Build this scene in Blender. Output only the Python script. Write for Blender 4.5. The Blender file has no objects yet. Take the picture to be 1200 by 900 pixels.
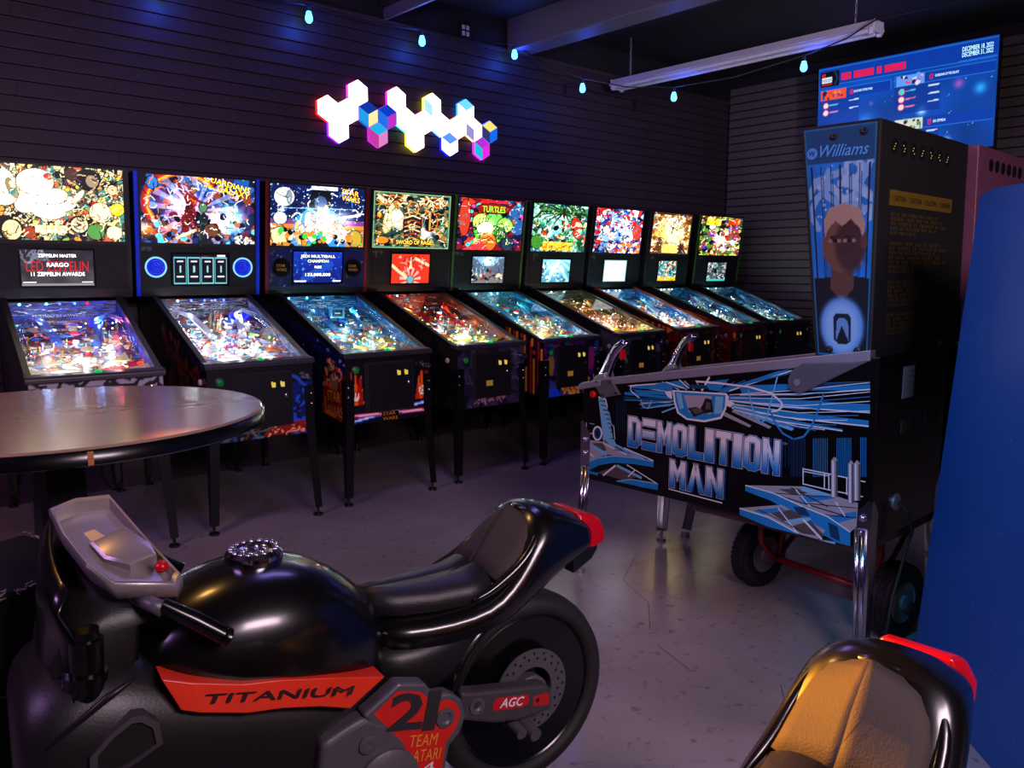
import bpy, bmesh, math, random
import numpy as np
from mathutils import Vector, Matrix

random.seed(7)
scene = bpy.context.scene
COL = scene.collection

# ------------------------------------------------------------------ camera, world, lights, exposure
F_PX = 950.0
YAW, PITCH = math.radians(48.392), math.radians(7.910)
cam_data = bpy.data.cameras.new('camera')
cam = bpy.data.objects.new('camera', cam_data)
COL.objects.link(cam)
cam_data.sensor_fit = 'HORIZONTAL'
cam_data.sensor_width = 36.0
cam_data.lens = 36.0 * F_PX / 1200.0
cam_data.clip_start = 0.05
fwd = Vector((math.cos(YAW) * math.cos(PITCH), math.sin(YAW) * math.cos(PITCH), -math.sin(PITCH)))
cam.location = (0, 0, 1.36)
cam.rotation_euler = fwd.to_track_quat('-Z', 'Y').to_euler()
scene.camera = cam

world = bpy.data.worlds.new('world')
scene.world = world
world.use_nodes = True
world.node_tree.nodes['Background'].inputs[0].default_value = (0.35, 0.25, 0.6, 1)
world.node_tree.nodes['Background'].inputs[1].default_value = 0.01

scene.view_settings.view_transform = 'Standard'
scene.view_settings.look = 'None'
scene.view_settings.gamma = 1.0
scene.view_settings.use_curve_mapping = False
scene.view_settings.exposure = 0.0
try:
    scene.cycles.use_denoising = True
    scene.cycles.max_bounces = 6
    scene.cycles.diffuse_bounces = 3
    scene.cycles.glossy_bounces = 3
    scene.cycles.transparent_max_bounces = 8
    scene.cycles.sample_clamp_indirect = 3.0
    scene.cycles.caustics_reflective = False
    scene.cycles.caustics_refractive = False
except Exception:
    pass


def lamp(name, kind, loc, target, energy, color, size=0.5, size_y=None, spot=60, blend=0.3):
    d = bpy.data.lights.new(name, kind)
    d.energy = energy
    d.color = color
    if kind == 'AREA':
        d.size = size
        if size_y:
            d.shape = 'RECTANGLE'
            d.size_y = size_y
    else:
        d.shadow_soft_size = size
    if kind == 'SPOT':
        d.spot_size = math.radians(spot)
        d.spot_blend = blend
    o = bpy.data.objects.new(name, d)
    COL.objects.link(o)
    o.location = loc
    if target is not None:
        o.rotation_euler = (Vector(target) - Vector(loc)).to_track_quat('-Z', 'Y').to_euler()
    return o


# lamps standing in for the unseen arcade's glow; some added to brighten single things
lamp('pink_neon', 'AREA', (0.9, -1.1, 2.25), (2.7, 2.2, 0.9), 68, (1.0, 0.75, 0.88), 1.3, 0.5)
lamp('violet_neon', 'AREA', (-1.9, 2.0, 2.5), (2.4, 4.4, 1.6), 44, (0.68, 0.34, 0.95), 1.6, 0.6)
lamp('indigo_row_fill', 'AREA', (2.2, 2.9, 3.40), (2.2, 2.9, 0.0), 14, (0.34, 0.28, 1.0), 1.2, 0.5)  # added fill above the row, tints the floor blue violet
lamp('lilac_fixture_fill', 'SPOT', (3.3, 0.1, 2.3), (5.93, 4.0, 3.04), 280, (0.72, 0.66, 1.0), 0.15, spot=34, blend=0.5)  # unseen spot added to brighten the strip light
lamp('blue_panel_fill', 'SPOT', (-0.5, 0.9, 2.7), (2.42, 0.75, 0.85), 190, (0.02, 0.46, 1.0), 0.10, spot=30, blend=0.5)  # unseen spot added to brighten the blue side panel
lamp('amber_ceiling_lamp', 'AREA', (0.35, 3.3, 3.38), (0.6, 2.2, 0.8), 12, (1.0, 0.50, 0.14), 0.3, 0.3)
lamp('amber_spotlight', 'SPOT', (-0.2, 5.0, 2.2), (1.09, 0.52, 0.70), 7500, (1.0, 0.36, 0.035), 0.04, spot=7.4, blend=0.25)

# ------------------------------------------------------------------ materials
def srgb(c):
    return tuple(((x / 12.92) if x <= 0.04045 else ((x + 0.055) / 1.055) ** 2.4) for x in c)


def pm(name, color, rough=0.5, metal=0.0, var=0.12, scale=30.0, bump=0.0, bscale=120.0, emit=None, strength=0.0, coat=0.0, spec=0.5):
    """Principled material whose colour and relief come from noise nodes (colour is given in sRGB)."""
    m = bpy.data.materials.new(name)
    m.use_nodes = True
    nt = m.node_tree
    b = nt.nodes['Principled BSDF']
    lin = srgb(color)
    n = nt.nodes.new('ShaderNodeTexNoise')
    n.inputs['Scale'].default_value = scale
    tc = nt.nodes.new('ShaderNodeTexCoord')
    nt.links.new(tc.outputs['Object'], n.inputs['Vector'])
    mix = nt.nodes.new('ShaderNodeMix')
    mix.data_type = 'RGBA'
    mix.inputs[6].default_value = (*[x * (1 - var) for x in lin], 1)
    mix.inputs[7].default_value = (*[min(1, x * (1 + var)) for x in lin], 1)
    nt.links.new(n.outputs['Fac'], mix.inputs[0])
    nt.links.new(mix.outputs[2], b.inputs['Base Color'])
    b.inputs['Roughness'].default_value = rough
    b.inputs['Metallic'].default_value = metal
    b.inputs['Specular IOR Level'].default_value = spec
    if coat:
        b.inputs['Coat Weight'].default_value = coat
        b.inputs['Coat Roughness'].default_value = 0.12
    if bump:
        n2 = nt.nodes.new('ShaderNodeTexNoise')
        n2.inputs['Scale'].default_value = bscale
        n2.inputs['Detail'].default_value = 4
        nt.links.new(tc.outputs['Object'], n2.inputs['Vector'])
        bp = nt.nodes.new('ShaderNodeBump')
        bp.inputs['Strength'].default_value = bump
        bp.inputs['Distance'].default_value = 0.004
        nt.links.new(n2.outputs['Fac'], bp.inputs['Height'])
        nt.links.new(bp.outputs['Normal'], b.inputs['Normal'])
    if emit is not None:
        b.inputs['Emission Color'].default_value = (*srgb(emit), 1)
        b.inputs['Emission Strength'].default_value = strength
    return m


def attr_mat(name, rough=0.4, emit=0.0, metal=0.0, spec=0.5):
    """Printed surface: the colours are stored on the mesh in the attribute Col; emit > 0 for backlit prints and screens."""
    m = bpy.data.materials.new(name)
    m.use_nodes = True
    nt = m.node_tree
    b = nt.nodes['Principled BSDF']
    a = nt.nodes.new('ShaderNodeAttribute')
    a.attribute_name = 'Col'
    b.inputs['Roughness'].default_value = rough
    b.inputs['Metallic'].default_value = metal
    b.inputs['Specular IOR Level'].default_value = spec
    if emit:
        b.inputs['Base Color'].default_value = (0.01, 0.01, 0.012, 1)
        nt.links.new(a.outputs['Color'], b.inputs['Emission Color'])
        b.inputs['Emission Strength'].default_value = emit
    else:
        nt.links.new(a.outputs['Color'], b.inputs['Base Color'])
    return m


def glass_mat(name, tint=(1, 1, 1), ior=1.5, rough=0.0):
    m = bpy.data.materials.new(name)
    m.use_nodes = True
    nt = m.node_tree
    nt.nodes.remove(nt.nodes['Principled BSDF'])
    out = nt.nodes['Material Output']
    t = nt.nodes.new('ShaderNodeBsdfTransparent')
    t.inputs[0].default_value = (*tint, 1)
    g = nt.nodes.new('ShaderNodeBsdfGlossy')
    g.inputs['Roughness'].default_value = rough
    fr = nt.nodes.new('ShaderNodeFresnel')
    fr.inputs[0].default_value = ior
    geo = nt.nodes.new('ShaderNodeNewGeometry')
    inv = nt.nodes.new('ShaderNodeMath')
    inv.operation = 'SUBTRACT'
    inv.inputs[0].default_value = 1.0
    mul = nt.nodes.new('ShaderNodeMath')
    mul.operation = 'MULTIPLY'
    mx = nt.nodes.new('ShaderNodeMixShader')
    nt.links.new(geo.outputs['Backfacing'], inv.inputs[1])
    nt.links.new(fr.outputs[0], mul.inputs[0])
    nt.links.new(inv.outputs[0], mul.inputs[1])
    nt.links.new(mul.outputs[0], mx.inputs[0])
    nt.links.new(t.outputs[0], mx.inputs[1])
    nt.links.new(g.outputs[0], mx.inputs[2])
    nt.links.new(mx.outputs[0], out.inputs['Surface'])
    return m


M = {}
M['black'] = pm('black_paint', (0.055, 0.05, 0.06), 0.45)
M['blackgloss'] = pm('black_gloss', (0.03, 0.03, 0.035), 0.22, var=0.05)
M['blackmatte'] = pm('black_matte', (0.05, 0.048, 0.055), 0.7, bump=0.1)
M['armor'] = pm('black_powder_coat', (0.10, 0.095, 0.11), 0.35, bump=0.15, bscale=400)
M['railgrey'] = pm('dark_grey_rail', (0.30, 0.28, 0.30), 0.38, 0.6)
M['legblack'] = pm('black_leg_enamel', (0.035, 0.033, 0.04), 0.35)
M['chrome'] = pm('chrome', (0.78, 0.78, 0.82), 0.14, 1.0, var=0.03)
M['steel'] = pm('brushed_steel', (0.66, 0.65, 0.68), 0.42, 0.75, var=0.06, scale=80)
M['silver'] = pm('silver_plastic', (0.66, 0.63, 0.62), 0.33, 0.6, var=0.05)
M['greymetal'] = pm('grey_casting', (0.36, 0.35, 0.37), 0.45, 0.35, var=0.1, bump=0.15)
M['rubber'] = pm('tyre_rubber', (0.10, 0.095, 0.095), 0.65, bump=0.2)
M['redtube'] = pm('red_enamel', (0.55, 0.09, 0.08), 0.38, var=0.2)
M['redlens'] = pm('red_lens', (0.70, 0.02, 0.06), 0.25, emit=(0.9, 0.0, 0.05), strength=0.03)
M['redplastic'] = pm('red_plastic', (0.75, 0.05, 0.05), 0.3)
M['white'] = pm('white_enamel', (0.82, 0.80, 0.84), 0.4, var=0.04)
M['print'] = attr_mat('printed_vinyl', 0.38)
M['printmatte'] = attr_mat('printed_vinyl_matte', 0.55, spec=0.3)
M['lit'] = attr_mat('backlit_print', 0.3, 1.75)
M['litlow'] = attr_mat('backlit_screen', 0.25, 1.1)
M['lit3'] = attr_mat('lit_insert', 0.3, 3.2)
M['lit8'] = attr_mat('lit_bulb', 0.3, 10.0)
M['hex'] = attr_mat('hexagon_lamp_face', 0.4, 5.0)
M['glass'] = glass_mat('clear_glass')
M['plastic'] = attr_mat('coloured_plastic', 0.2)
M['greenlit'] = pm('green_lit_button', (0.0, 0.5, 0.2), 0.3, emit=(0.0, 0.75, 0.35), strength=0.8)
M['greendim'] = pm('green_ring', (0.02, 0.2, 0.08), 0.4, emit=(0.05, 0.55, 0.25), strength=0.25)
M['amberlit'] = pm('amber_coin_slot', (0.7, 0.6, 0.25), 0.4, emit=(0.95, 0.82, 0.35), strength=0.7)
M['bulbblue'] = pm('blue_lit_bulb', (0.3, 0.6, 1.0), 0.2, emit=(0.30, 0.72, 1.0), strength=5.0)


# ------------------------------------------------------------------ mesh helpers
def tag(o, label=None, cat=None, group=None, kind=None):
    if label: o['label'] = label
    if cat: o['category'] = cat
    if group: o['group'] = group
    if kind: o['kind'] = kind
    return o


def empty(name, loc=(0, 0, 0), rz=0.0, label=None, cat=None, group=None):
    o = bpy.data.objects.new(name, None)
    COL.objects.link(o)
    o.location = loc
    o.rotation_euler = (0, 0, rz)
    o.empty_display_size = 0.1
    return tag(o, label, cat, group)


def link(name, me, mat=None, parent=None):
    o = bpy.data.objects.new(name, me)
    COL.objects.link(o)
    if mat is not None and not me.materials:
        me.materials.append(mat)
    if parent is not None:
        o.parent = parent
    return o


class MB:
    """Collects vertices and faces for ONE mesh object."""
    def __init__(s):
        s.v, s.f, s.c = [], [], []
        s.col = None

    def add(s, vs, fs, col=None):
        n = len(s.v)
        s.v += [tuple(p) for p in vs]
        s.f += [tuple(i + n for i in f) for f in fs]
        s.c += [col or (1, 1, 1)] * len(vs)
        return s

    def box(s, lo, hi, col=None, rot=None, at=None):
        x0, y0, z0 = lo
        x1, y1, z1 = hi
        vs = [Vector(p) for p in ((x0, y0, z0), (x1, y0, z0), (x1, y1, z0), (x0, y1, z0), (x0, y0, z1), (x1, y0, z1), (x1, y1, z1), (x0, y1, z1))]
        if rot is not None:
            vs = [rot @ p for p in vs]
        if at is not None:
            vs = [p + Vector(at) for p in vs]
        return s.add(vs, ((0, 3, 2, 1), (4, 5, 6, 7), (0, 1, 5, 4), (1, 2, 6, 5), (2, 3, 7, 6), (3, 0, 4, 7)), col)

    def prism(s, pts, off, col=None):
        """pts: closed 3D polygon, off: extrusion vector."""
        n = len(pts)
        p = [Vector(q) for q in pts]
        q = [a + Vector(off) for a in p]
        fs = [tuple(range(n))[::-1], tuple(range(n, 2 * n))]
        fs += [(i, (i + 1) % n, n + (i + 1) % n, n + i) for i in range(n)]
        return s.add(p + q, fs, col)

    def cyl(s, a, b, r, r2=None, n=14, col=None, caps=True):
        a, b = Vector(a), Vector(b)
        r2 = r if r2 is None else r2
        d = (b - a).normalized()
        u = d.orthogonal().normalized()
        w = d.cross(u)
        vs = []
        for c, rr in ((a, r), (b, r2)):
            for i in range(n):
                t = 2 * math.pi * i / n
                vs.append(c + (u * math.cos(t) + w * math.sin(t)) * rr)
        fs = [(i, (i + 1) % n, n + (i + 1) % n, n + i) for i in range(n)]
        if caps:
            fs += [tuple(range(n))[::-1], tuple(range(n, 2 * n))]
        return s.add(vs, fs, col)

    def tube(s, pts, r, n=8, col=None, radii=None):
        pts = [Vector(p) for p in pts]
        vs, fs = [], []
        prev = None
        for k, p in enumerate(pts):
            d = (pts[min(k + 1, len(pts) - 1)] - pts[max(k - 1, 0)]).normalized()
            u = d.orthogonal().normalized() if prev is None else (prev - d * prev.dot(d)).normalized()
            prev = u
            w = d.cross(u)
            rr = radii[k] if radii else r
            vs += [p + (u * math.cos(2 * math.pi * i / n) + w * math.sin(2 * math.pi * i / n)) * rr for i in range(n)]
            if k:
                o = (k - 1) * n
                fs += [(o + i, o + (i + 1) % n, o + n + (i + 1) % n, o + n + i) for i in range(n)]
        fs += [tuple(range(n))[::-1], tuple(range(len(vs) - n, len(vs)))]
        return s.add(vs, fs, col)

    def lathe(s, prof, c, axis='Z', n=24, col=None, closed=False):
        """prof: list of (radius, height) about an axis through c."""
        c = Vector(c)
        ax = {'X': (Vector((0, 1, 0)), Vector((0, 0, 1)), Vector((1, 0, 0))), 'Y': (Vector((0, 0, 1)), Vector((1, 0, 0)), Vector((0, 1, 0))), 'Z': (Vector((1, 0, 0)), Vector((0, 1, 0)), Vector((0, 0, 1)))}[axis] if isinstance(axis, str) else axis
        vs, fs = [], []
        for r, h in prof:
            for i in range(n):
                t = 2 * math.pi * i / n
                vs.append(c + (ax[0] * math.cos(t) + ax[1] * math.sin(t)) * r + ax[2] * h)
        m = len(prof)
        for k in range(m if closed else m - 1):
            o, q = k * n, ((k + 1) % m) * n
            fs += [(o + i, o + (i + 1) % n, q + (i + 1) % n, q + i) for i in range(n)]
        if not closed:
            if prof[0][0] > 1e-4: fs.append(tuple(range(n))[::-1])
            if prof[-1][0] > 1e-4: fs.append(tuple(range((m - 1) * n, m * n)))
        return s.add(vs, fs, col)

    def ball(s, c, r, n=10, m=6, col=None, sz=1.0):
        prof = [(max(1e-5, r * math.sin(math.pi * k / m)), -r * sz * math.cos(math.pi * k / m)) for k in range(m + 1)]
        return s.lathe(prof, c, 'Z', n, col)

    def loft(s, rings, col=None, caps=True):
        n = len(rings[0])
        vs = [p for r in rings for p in r]
        fs = []
        for k in range(len(rings) - 1):
            o = k * n
            fs += [(o + i, o + (i + 1) % n, o + n + (i + 1) % n, o + n + i) for i in range(n)]
        if caps:
            fs += [tuple(range(n))[::-1], tuple(range((len(rings) - 1) * n, len(rings) * n))]
        return s.add(vs, fs, col)

    def grid(s, rows, col=None, colors=None):
        """rows: list of lists of 3D points (an open sheet)."""
        m = len(rows[0])
        vs = [p for r in rows for p in r]
        fs = []
        for k in range(len(rows) - 1):
            for i in range(m - 1):
                fs.append((k * m + i, k * m + i + 1, (k + 1) * m + i + 1, (k + 1) * m + i))
        return s.add(vs, fs, col)

    def mesh(s, name, mat=None, smooth=False, recalc=True, angle=None):
        me = bpy.data.meshes.new(name)
        me.from_pydata(s.v, [], s.f)
        if any(c != (1, 1, 1) for c in s.c) or mat in ATTR:
            a = me.color_attributes.new('Col', 'FLOAT_COLOR', 'POINT')
            arr = np.ones((len(s.v), 4), dtype=np.float32)
            arr[:, :3] = np.array([srgb(c) for c in s.c], dtype=np.float32)
            a.data.foreach_set('color', arr.ravel())
        if recalc:
            bm = bmesh.new()
            bm.from_mesh(me)
            bmesh.ops.recalc_face_normals(bm, faces=bm.faces)
            bm.to_mesh(me)
            bm.free()
        if smooth:
            me.shade_smooth()
            if angle is not None:
                try:
                    me.set_sharp_from_angle(angle=math.radians(angle))
                except Exception:
                    pass
        if mat is not None:
            me.materials.append(mat)
        return me

    def build(s, name, mat, parent=None, smooth=False, bevel=0.0, sub=0, angle=None, seg=2, solid=0.0, recalc=True):
        o = link(name, s.mesh(name, mat, smooth, recalc, angle), None, parent)
        if solid:
            md = o.modifiers.new('solid', 'SOLIDIFY')
            md.thickness = solid
            md.offset = -1
        if bevel:
            md = o.modifiers.new('bevel', 'BEVEL')
            md.width = bevel
            md.segments = seg
            md.limit_method = 'ANGLE'
        if sub:
            md = o.modifiers.new('sub', 'SUBSURF')
            md.levels = md.render_levels = sub
        return o


def text(name, body, o, ux, uy, height, mat, parent, width=None, col=(1, 1, 1), align='L', shear=0.0, lift=0.0, bold=0.0):
    """Flat lettering: o = baseline point, ux / uy = unit directions of reading and up."""
    cu = bpy.data.curves.new(name, 'FONT')
    cu.body = body
    cu.resolution_u = 2
    cu.shear = shear
    cu.offset = bold
    tmp = bpy.data.objects.new(name + '_tmp', cu)
    me = bpy.data.meshes.new_from_object(tmp)
    bpy.data.objects.remove(tmp)
    bpy.data.curves.remove(cu)
    n = len(me.vertices)
    co = np.empty(n * 3, dtype=np.float64)
    me.vertices.foreach_get('co', co)
    co = co.reshape(-1, 3)
    x0, x1 = co[:, 0].min(), co[:, 0].max()
    y1 = co[:, 1].max()
    co[:, 0] -= x0
    k = height / max(y1, 1e-6)
    kx = k if width is None else width / (x1 - x0)
    w = (x1 - x0) * kx
    sh = {'L': 0, 'C': -w / 2, 'R': -w}[align]
    ux, uy, o = Vector(ux), Vector(uy), Vector(o)
    nn = ux.cross(uy).normalized()
    P = np.array([o + nn * lift + ux * (float(c[0]) * kx + sh) + uy * (float(c[1]) * k) for c in co], dtype=np.float32)
    me.vertices.foreach_set('co', P.ravel())
    if mat in ATTR:
        a = me.color_attributes.new('Col', 'FLOAT_COLOR', 'POINT')
        arr = np.ones((n, 4), dtype=np.float32)
        arr[:, :3] = srgb(col)
        a.data.foreach_set('color', arr.ravel())
    me.update()
    me.materials.clear()
    me.materials.append(mat)
    ob = bpy.data.objects.new(name, me)
    COL.objects.link(ob)
    if parent is not None:
        ob.parent = parent
    return ob


ATTR = [M[k] for k in ('print', 'printmatte', 'lit', 'litlow', 'lit3', 'lit8', 'hex', 'plastic')]


# ------------------------------------------------------------------ painter: colours for printed panels, computed on a grid
class Art:
    def __init__(s, nx, ny, asp, seed=0, base=(0, 0, 0)):
        s.nx, s.ny, s.a = nx, ny, asp
        u, v = np.meshgrid(np.linspace(0, 1, nx), np.linspace(0, 1, ny))
        s.X, s.Y = u * asp, v
        s.im = np.zeros((ny, nx, 3)) + np.array(base)
        s.r = np.random.RandomState(seed)

    def put(s, m, c, a=1.0):
        m = (np.clip(m, 0, 1) * a)[..., None]
        s.im = s.im * (1 - m) + np.array(c) * m
        return s

    def cells(s, n, pal, edge=0.012, ec=(0.02, 0.02, 0.03), mask=None, a=1.0):
        px = s.r.rand(n) * s.a
        py = s.r.rand(n)
        d1 = np.full(s.X.shape, 9.0)
        d2 = d1.copy()
        idx = np.zeros(s.X.shape, int)
        for k in range(n):
            d = np.hypot(s.X - px[k], s.Y - py[k])
            nearer = d < d1
            d2 = np.where(nearer, d1, np.minimum(d2, d))
            idx = np.where(nearer, k, idx)
            d1 = np.where(nearer, d, d1)
        p = np.array(pal)[s.r.randint(0, len(pal), n)]
        c = p[idx]
        if edge:
            e = (d2 - d1 < edge)[..., None]
            c = np.where(e, np.array(ec), c)
        m = np.ones(s.X.shape) if mask is None else mask
        m = (m * a)[..., None]
        s.im = s.im * (1 - m) + c * m
        return s

    def grad(s, c0, c1, ax='y'):
        t = (s.Y if ax == 'y' else s.X / s.a)[..., None]
        s.im = np.array(c0) * (1 - t) + np.array(c1) * t
        return s

    def em(s, cx, cy, rx, ry, rot=0.0, soft=0.0):
        x, y = s.X - cx * s.a, s.Y - cy
        cr, sr = math.cos(rot), math.sin(rot)
        d = np.hypot((x * cr + y * sr) / rx, (-x * sr + y * cr) / ry)
        return (d < 1).astype(float) if not soft else np.clip((1 + soft - d) / soft, 0, 1)

    def ell(s, cx, cy, rx, ry, c, rot=0.0, soft=0.0, a=1.0, line=None, lw=0.015):
        if line is not None:
            s.put(s.em(cx, cy, rx + lw, ry + lw, rot), line, a)
        return s.put(s.em(cx, cy, rx, ry, rot, soft), c, a)

    def poly(s, pts, c, a=1.0):
        x, y = s.X / s.a, s.Y
        ins = np.zeros(x.shape, bool)
        n = len(pts)
        for i in range(n):
            (x0, y0), (x1, y1) = pts[i], pts[(i + 1) % n]
            if y0 == y1: continue
            cond = ((y0 > y) != (y1 > y)) & (x < (x1 - x0) * (y - y0) / (y1 - y0) + x0)
            ins ^= cond
        return s.put(ins.astype(float), c, a)

    def line(s, pts, w, c, a=1.0):
        for (x0, y0), (x1, y1) in zip(pts[:-1], pts[1:]):
            ax, ay, bx, by = x0 * s.a, y0, x1 * s.a, y1
            L2 = (bx - ax) ** 2 + (by - ay) ** 2 + 1e-9
            t = np.clip(((s.X - ax) * (bx - ax) + (s.Y - ay) * (by - ay)) / L2, 0, 1)
            d = np.hypot(s.X - ax - t * (bx - ax), s.Y - ay - t * (by - ay))
            s.put((d < w).astype(float), c, a)
        return s

    def glow(s, cx, cy, r, c, p=1.0):
        d = np.hypot(s.X - cx * s.a, s.Y - cy) / r
        s.im = s.im + (np.exp(-d * d * 2) * p)[..., None] * np.array(c)
        return s

    def rays(s, cx, cy, n, c, a=0.5, r0=0.0, r1=9.0, ph=0.0):
        x, y = s.X - cx * s.a, s.Y - cy
        t = np.sin(np.arctan2(y, x) * n + ph) > 0.2
        d = np.hypot(x, y)
        return s.put((t & (d > r0) & (d < r1)).astype(float), c, a)

    def specks(s, n, pal, r=0.012, box=(0, 0, 1, 1), line=None):
        for k in range(n):
            rr = r * (0.4 + 1.1 * s.r.rand())
            s.ell(box[0] + (box[2] - box[0]) * s.r.rand(), box[1] + (box[3] - box[1]) * s.r.rand(), rr, rr * (0.6 + 0.8 * s.r.rand()), pal[s.r.randint(len(pal))], s.r.rand() * 3, line=line, lw=0.006)
        return s

    def squig(s, n, pal, w=0.006, L=0.12, box=(0, 0, 1, 1)):
        for k in range(n):
            x = box[0] + (box[2] - box[0]) * s.r.rand()
            y = box[1] + (box[3] - box[1]) * s.r.rand()
            an = s.r.rand() * 6.28
            pts = [(x, y)]
            for q in range(4):
                an += s.r.randn() * 0.8
                x += math.cos(an) * L / 4 / s.a
                y += math.sin(an) * L / 4
                pts.append((x, y))
            s.line(pts, w, pal[s.r.randint(len(pal))])
        return s

    def band(s, y0, y1, c, a=1.0, x0=0, x1=1):
        u = s.X / s.a
        return s.put(((s.Y >= y0) & (s.Y <= y1) & (u >= x0) & (u <= x1)).astype(float), c, a)

    def frame(s, w, c):
        u = s.X
        return s.put(((u < w) | (u > s.a - w) | (s.Y < w) | (s.Y > 1 - w)).astype(float), c)

    def noise(s, sc, amt, seed=0):
        r = np.random.RandomState(seed)
        g = r.rand(int(sc) + 3, int(sc * s.a) + 3)
        x, y = s.X * sc, s.Y * sc
        xi, yi = x.astype(int), y.astype(int)
        fx, fy = x - xi, y - yi
        v = g[yi, xi] * (1 - fx) * (1 - fy) + g[yi, xi + 1] * fx * (1 - fy) + g[yi + 1, xi] * (1 - fx) * fy + g[yi + 1, xi + 1] * fx * fy
        s.im = s.im * (1 - amt + 2 * amt * v)[..., None]
        return s


def lin_arr(im):
    im = np.clip(im, 0, 1.6)
    return np.where(im <= 0.04045, im / 12.92, ((im + 0.055) / 1.055) ** 2.4)


def art_panel(name, art, p00, p10, p01, mat, parent, p11=None):
    """A printed sheet: p00 lower left, p10 lower right, p01 upper left."""
    ny, nx = art.ny, art.nx
    p00, p10, p01 = np.array(p00, float), np.array(p10, float), np.array(p01, float)
    p11 = p10 + p01 - p00 if p11 is None else np.array(p11, float)
    u, v = np.meshgrid(np.linspace(0, 1, nx), np.linspace(0, 1, ny))
    u, v = u[..., None], v[..., None]
    P = (p00 * (1 - u) + p10 * u) * (1 - v) + (p01 * (1 - u) + p11 * u) * v
    n = nx * ny
    i = np.arange(n).reshape(ny, nx)
    q = np.stack([i[:-1, :-1], i[:-1, 1:], i[1:, 1:], i[1:, :-1]], -1).reshape(-1, 4)
    me = bpy.data.meshes.new(name)
    me.vertices.add(n)
    me.vertices.foreach_set('co', P.reshape(-1).astype(np.float32))
    me.loops.add(q.size)
    me.loops.foreach_set('vertex_index', q.reshape(-1).astype(np.int32))
    me.polygons.add(len(q))
    me.polygons.foreach_set('loop_start', (np.arange(len(q)) * 4).astype(np.int32))
    me.update(calc_edges=True)
    a = me.color_attributes.new('Col', 'FLOAT_COLOR', 'POINT')
    arr = np.ones((n, 4), dtype=np.float32)
    arr[:, :3] = lin_arr(art.im).reshape(-1, 3)
    a.data.foreach_set('color', arr.ravel())
    me.materials.append(mat)
    return link(name, me, None, parent)


def flat_art(name, shapes, fn, mat, parent, pal, lift=0.0006, step=0.00004):
    """Printed vector art: polygons and strokes given in panel coordinates; fn(x, y, h) -> 3D point."""
    mb = MB()
    h = lift
    for k, w, c, pts in shapes:
        col = pal[c] if isinstance(c, str) else c
        if k == 'p':
            mb.add([fn(x, y, h) for x, y in pts], [tuple(range(len(pts)))], col)
        else:
            for (x0, y0), (x1, y1) in zip(pts[:-1], pts[1:]):
                dx, dy = x1 - x0, y1 - y0
                L = math.hypot(dx, dy) or 1
                nx_, ny_ = -dy / L * w / 2, dx / L * w / 2
                mb.add([fn(x0 + nx_, y0 + ny_, h), fn(x0 - nx_, y0 - ny_, h), fn(x1 - nx_, y1 - ny_, h), fn(x1 + nx_, y1 + ny_, h)], [(0, 1, 2, 3)], col)
        h += step
    me = mb.mesh(name, mat, recalc=False)
    return link(name, me, None, parent)


def copy_tree(o, parent=None):
    c = o.copy()
    COL.objects.link(c)
    c.parent = parent
    for ch in list(o.children):
        copy_tree(ch, c)
    return c

# ------------------------------------------------------------------ the room
def floor_material():
    m = bpy.data.materials.new('painted_concrete')
    m.use_nodes = True
    nt = m.node_tree
    b = nt.nodes['Principled BSDF']
    tc = nt.nodes.new('ShaderNodeTexCoord')
    n1 = nt.nodes.new('ShaderNodeTexNoise'); n1.inputs['Scale'].default_value = 1.3; n1.inputs['Detail'].default_value = 6
    n2 = nt.nodes.new('ShaderNodeTexNoise'); n2.inputs['Scale'].default_value = 26; n2.inputs['Detail'].default_value = 5
    vo = nt.nodes.new('ShaderNodeTexVoronoi'); vo.inputs['Scale'].default_value = 9
    for n in (n1, n2, vo):
        nt.links.new(tc.outputs['Object'], n.inputs['Vector'])
    r1 = nt.nodes.new('ShaderNodeValToRGB')
    r1.color_ramp.elements[0].position = 0.3; r1.color_ramp.elements[0].color = (0.225, 0.195, 0.205, 1)
    r1.color_ramp.elements[1].position = 0.7; r1.color_ramp.elements[1].color = (0.37, 0.33, 0.335, 1)
    nt.links.new(n1.outputs['Fac'], r1.inputs[0])
    r2 = nt.nodes.new('ShaderNodeValToRGB')
    r2.color_ramp.elements[0].position = 0.27; r2.color_ramp.elements[0].color = (0.35, 0.33, 0.33, 1)
    r2.color_ramp.elements[1].position = 0.40; r2.color_ramp.elements[1].color = (1, 1, 1, 1)
    nt.links.new(n2.outputs['Fac'], r2.inputs[0])
    mx = nt.nodes.new('ShaderNodeMix'); mx.data_type = 'RGBA'; mx.blend_type = 'MULTIPLY'; mx.inputs[0].default_value = 0.7
    nt.links.new(r1.outputs[0], mx.inputs[6]); nt.links.new(r2.outputs[0], mx.inputs[7])
    nt.links.new(mx.outputs[2], b.inputs['Base Color'])
    b.inputs['Specular IOR Level'].default_value = 0.8
    rr = nt.nodes.new('ShaderNodeMapRange')
    rr.inputs['To Min'].default_value = 0.08; rr.inputs['To Max'].default_value = 0.30
    nt.links.new(n1.outputs['Fac'], rr.inputs['Value'])
    nt.links.new(rr.outputs[0], b.inputs['Roughness'])
    bp = nt.nodes.new('ShaderNodeBump'); bp.inputs['Strength'].default_value = 0.22; bp.inputs['Distance'].default_value = 0.004
    n3 = nt.nodes.new('ShaderNodeTexNoise'); n3.inputs['Scale'].default_value = 14; n3.inputs['Detail'].default_value = 3
    nt.links.new(tc.outputs['Object'], n3.inputs['Vector'])
    nt.links.new(n3.outputs['Fac'], bp.inputs['Height']); nt.links.new(bp.outputs['Normal'], b.inputs['Normal'])
    return m


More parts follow.
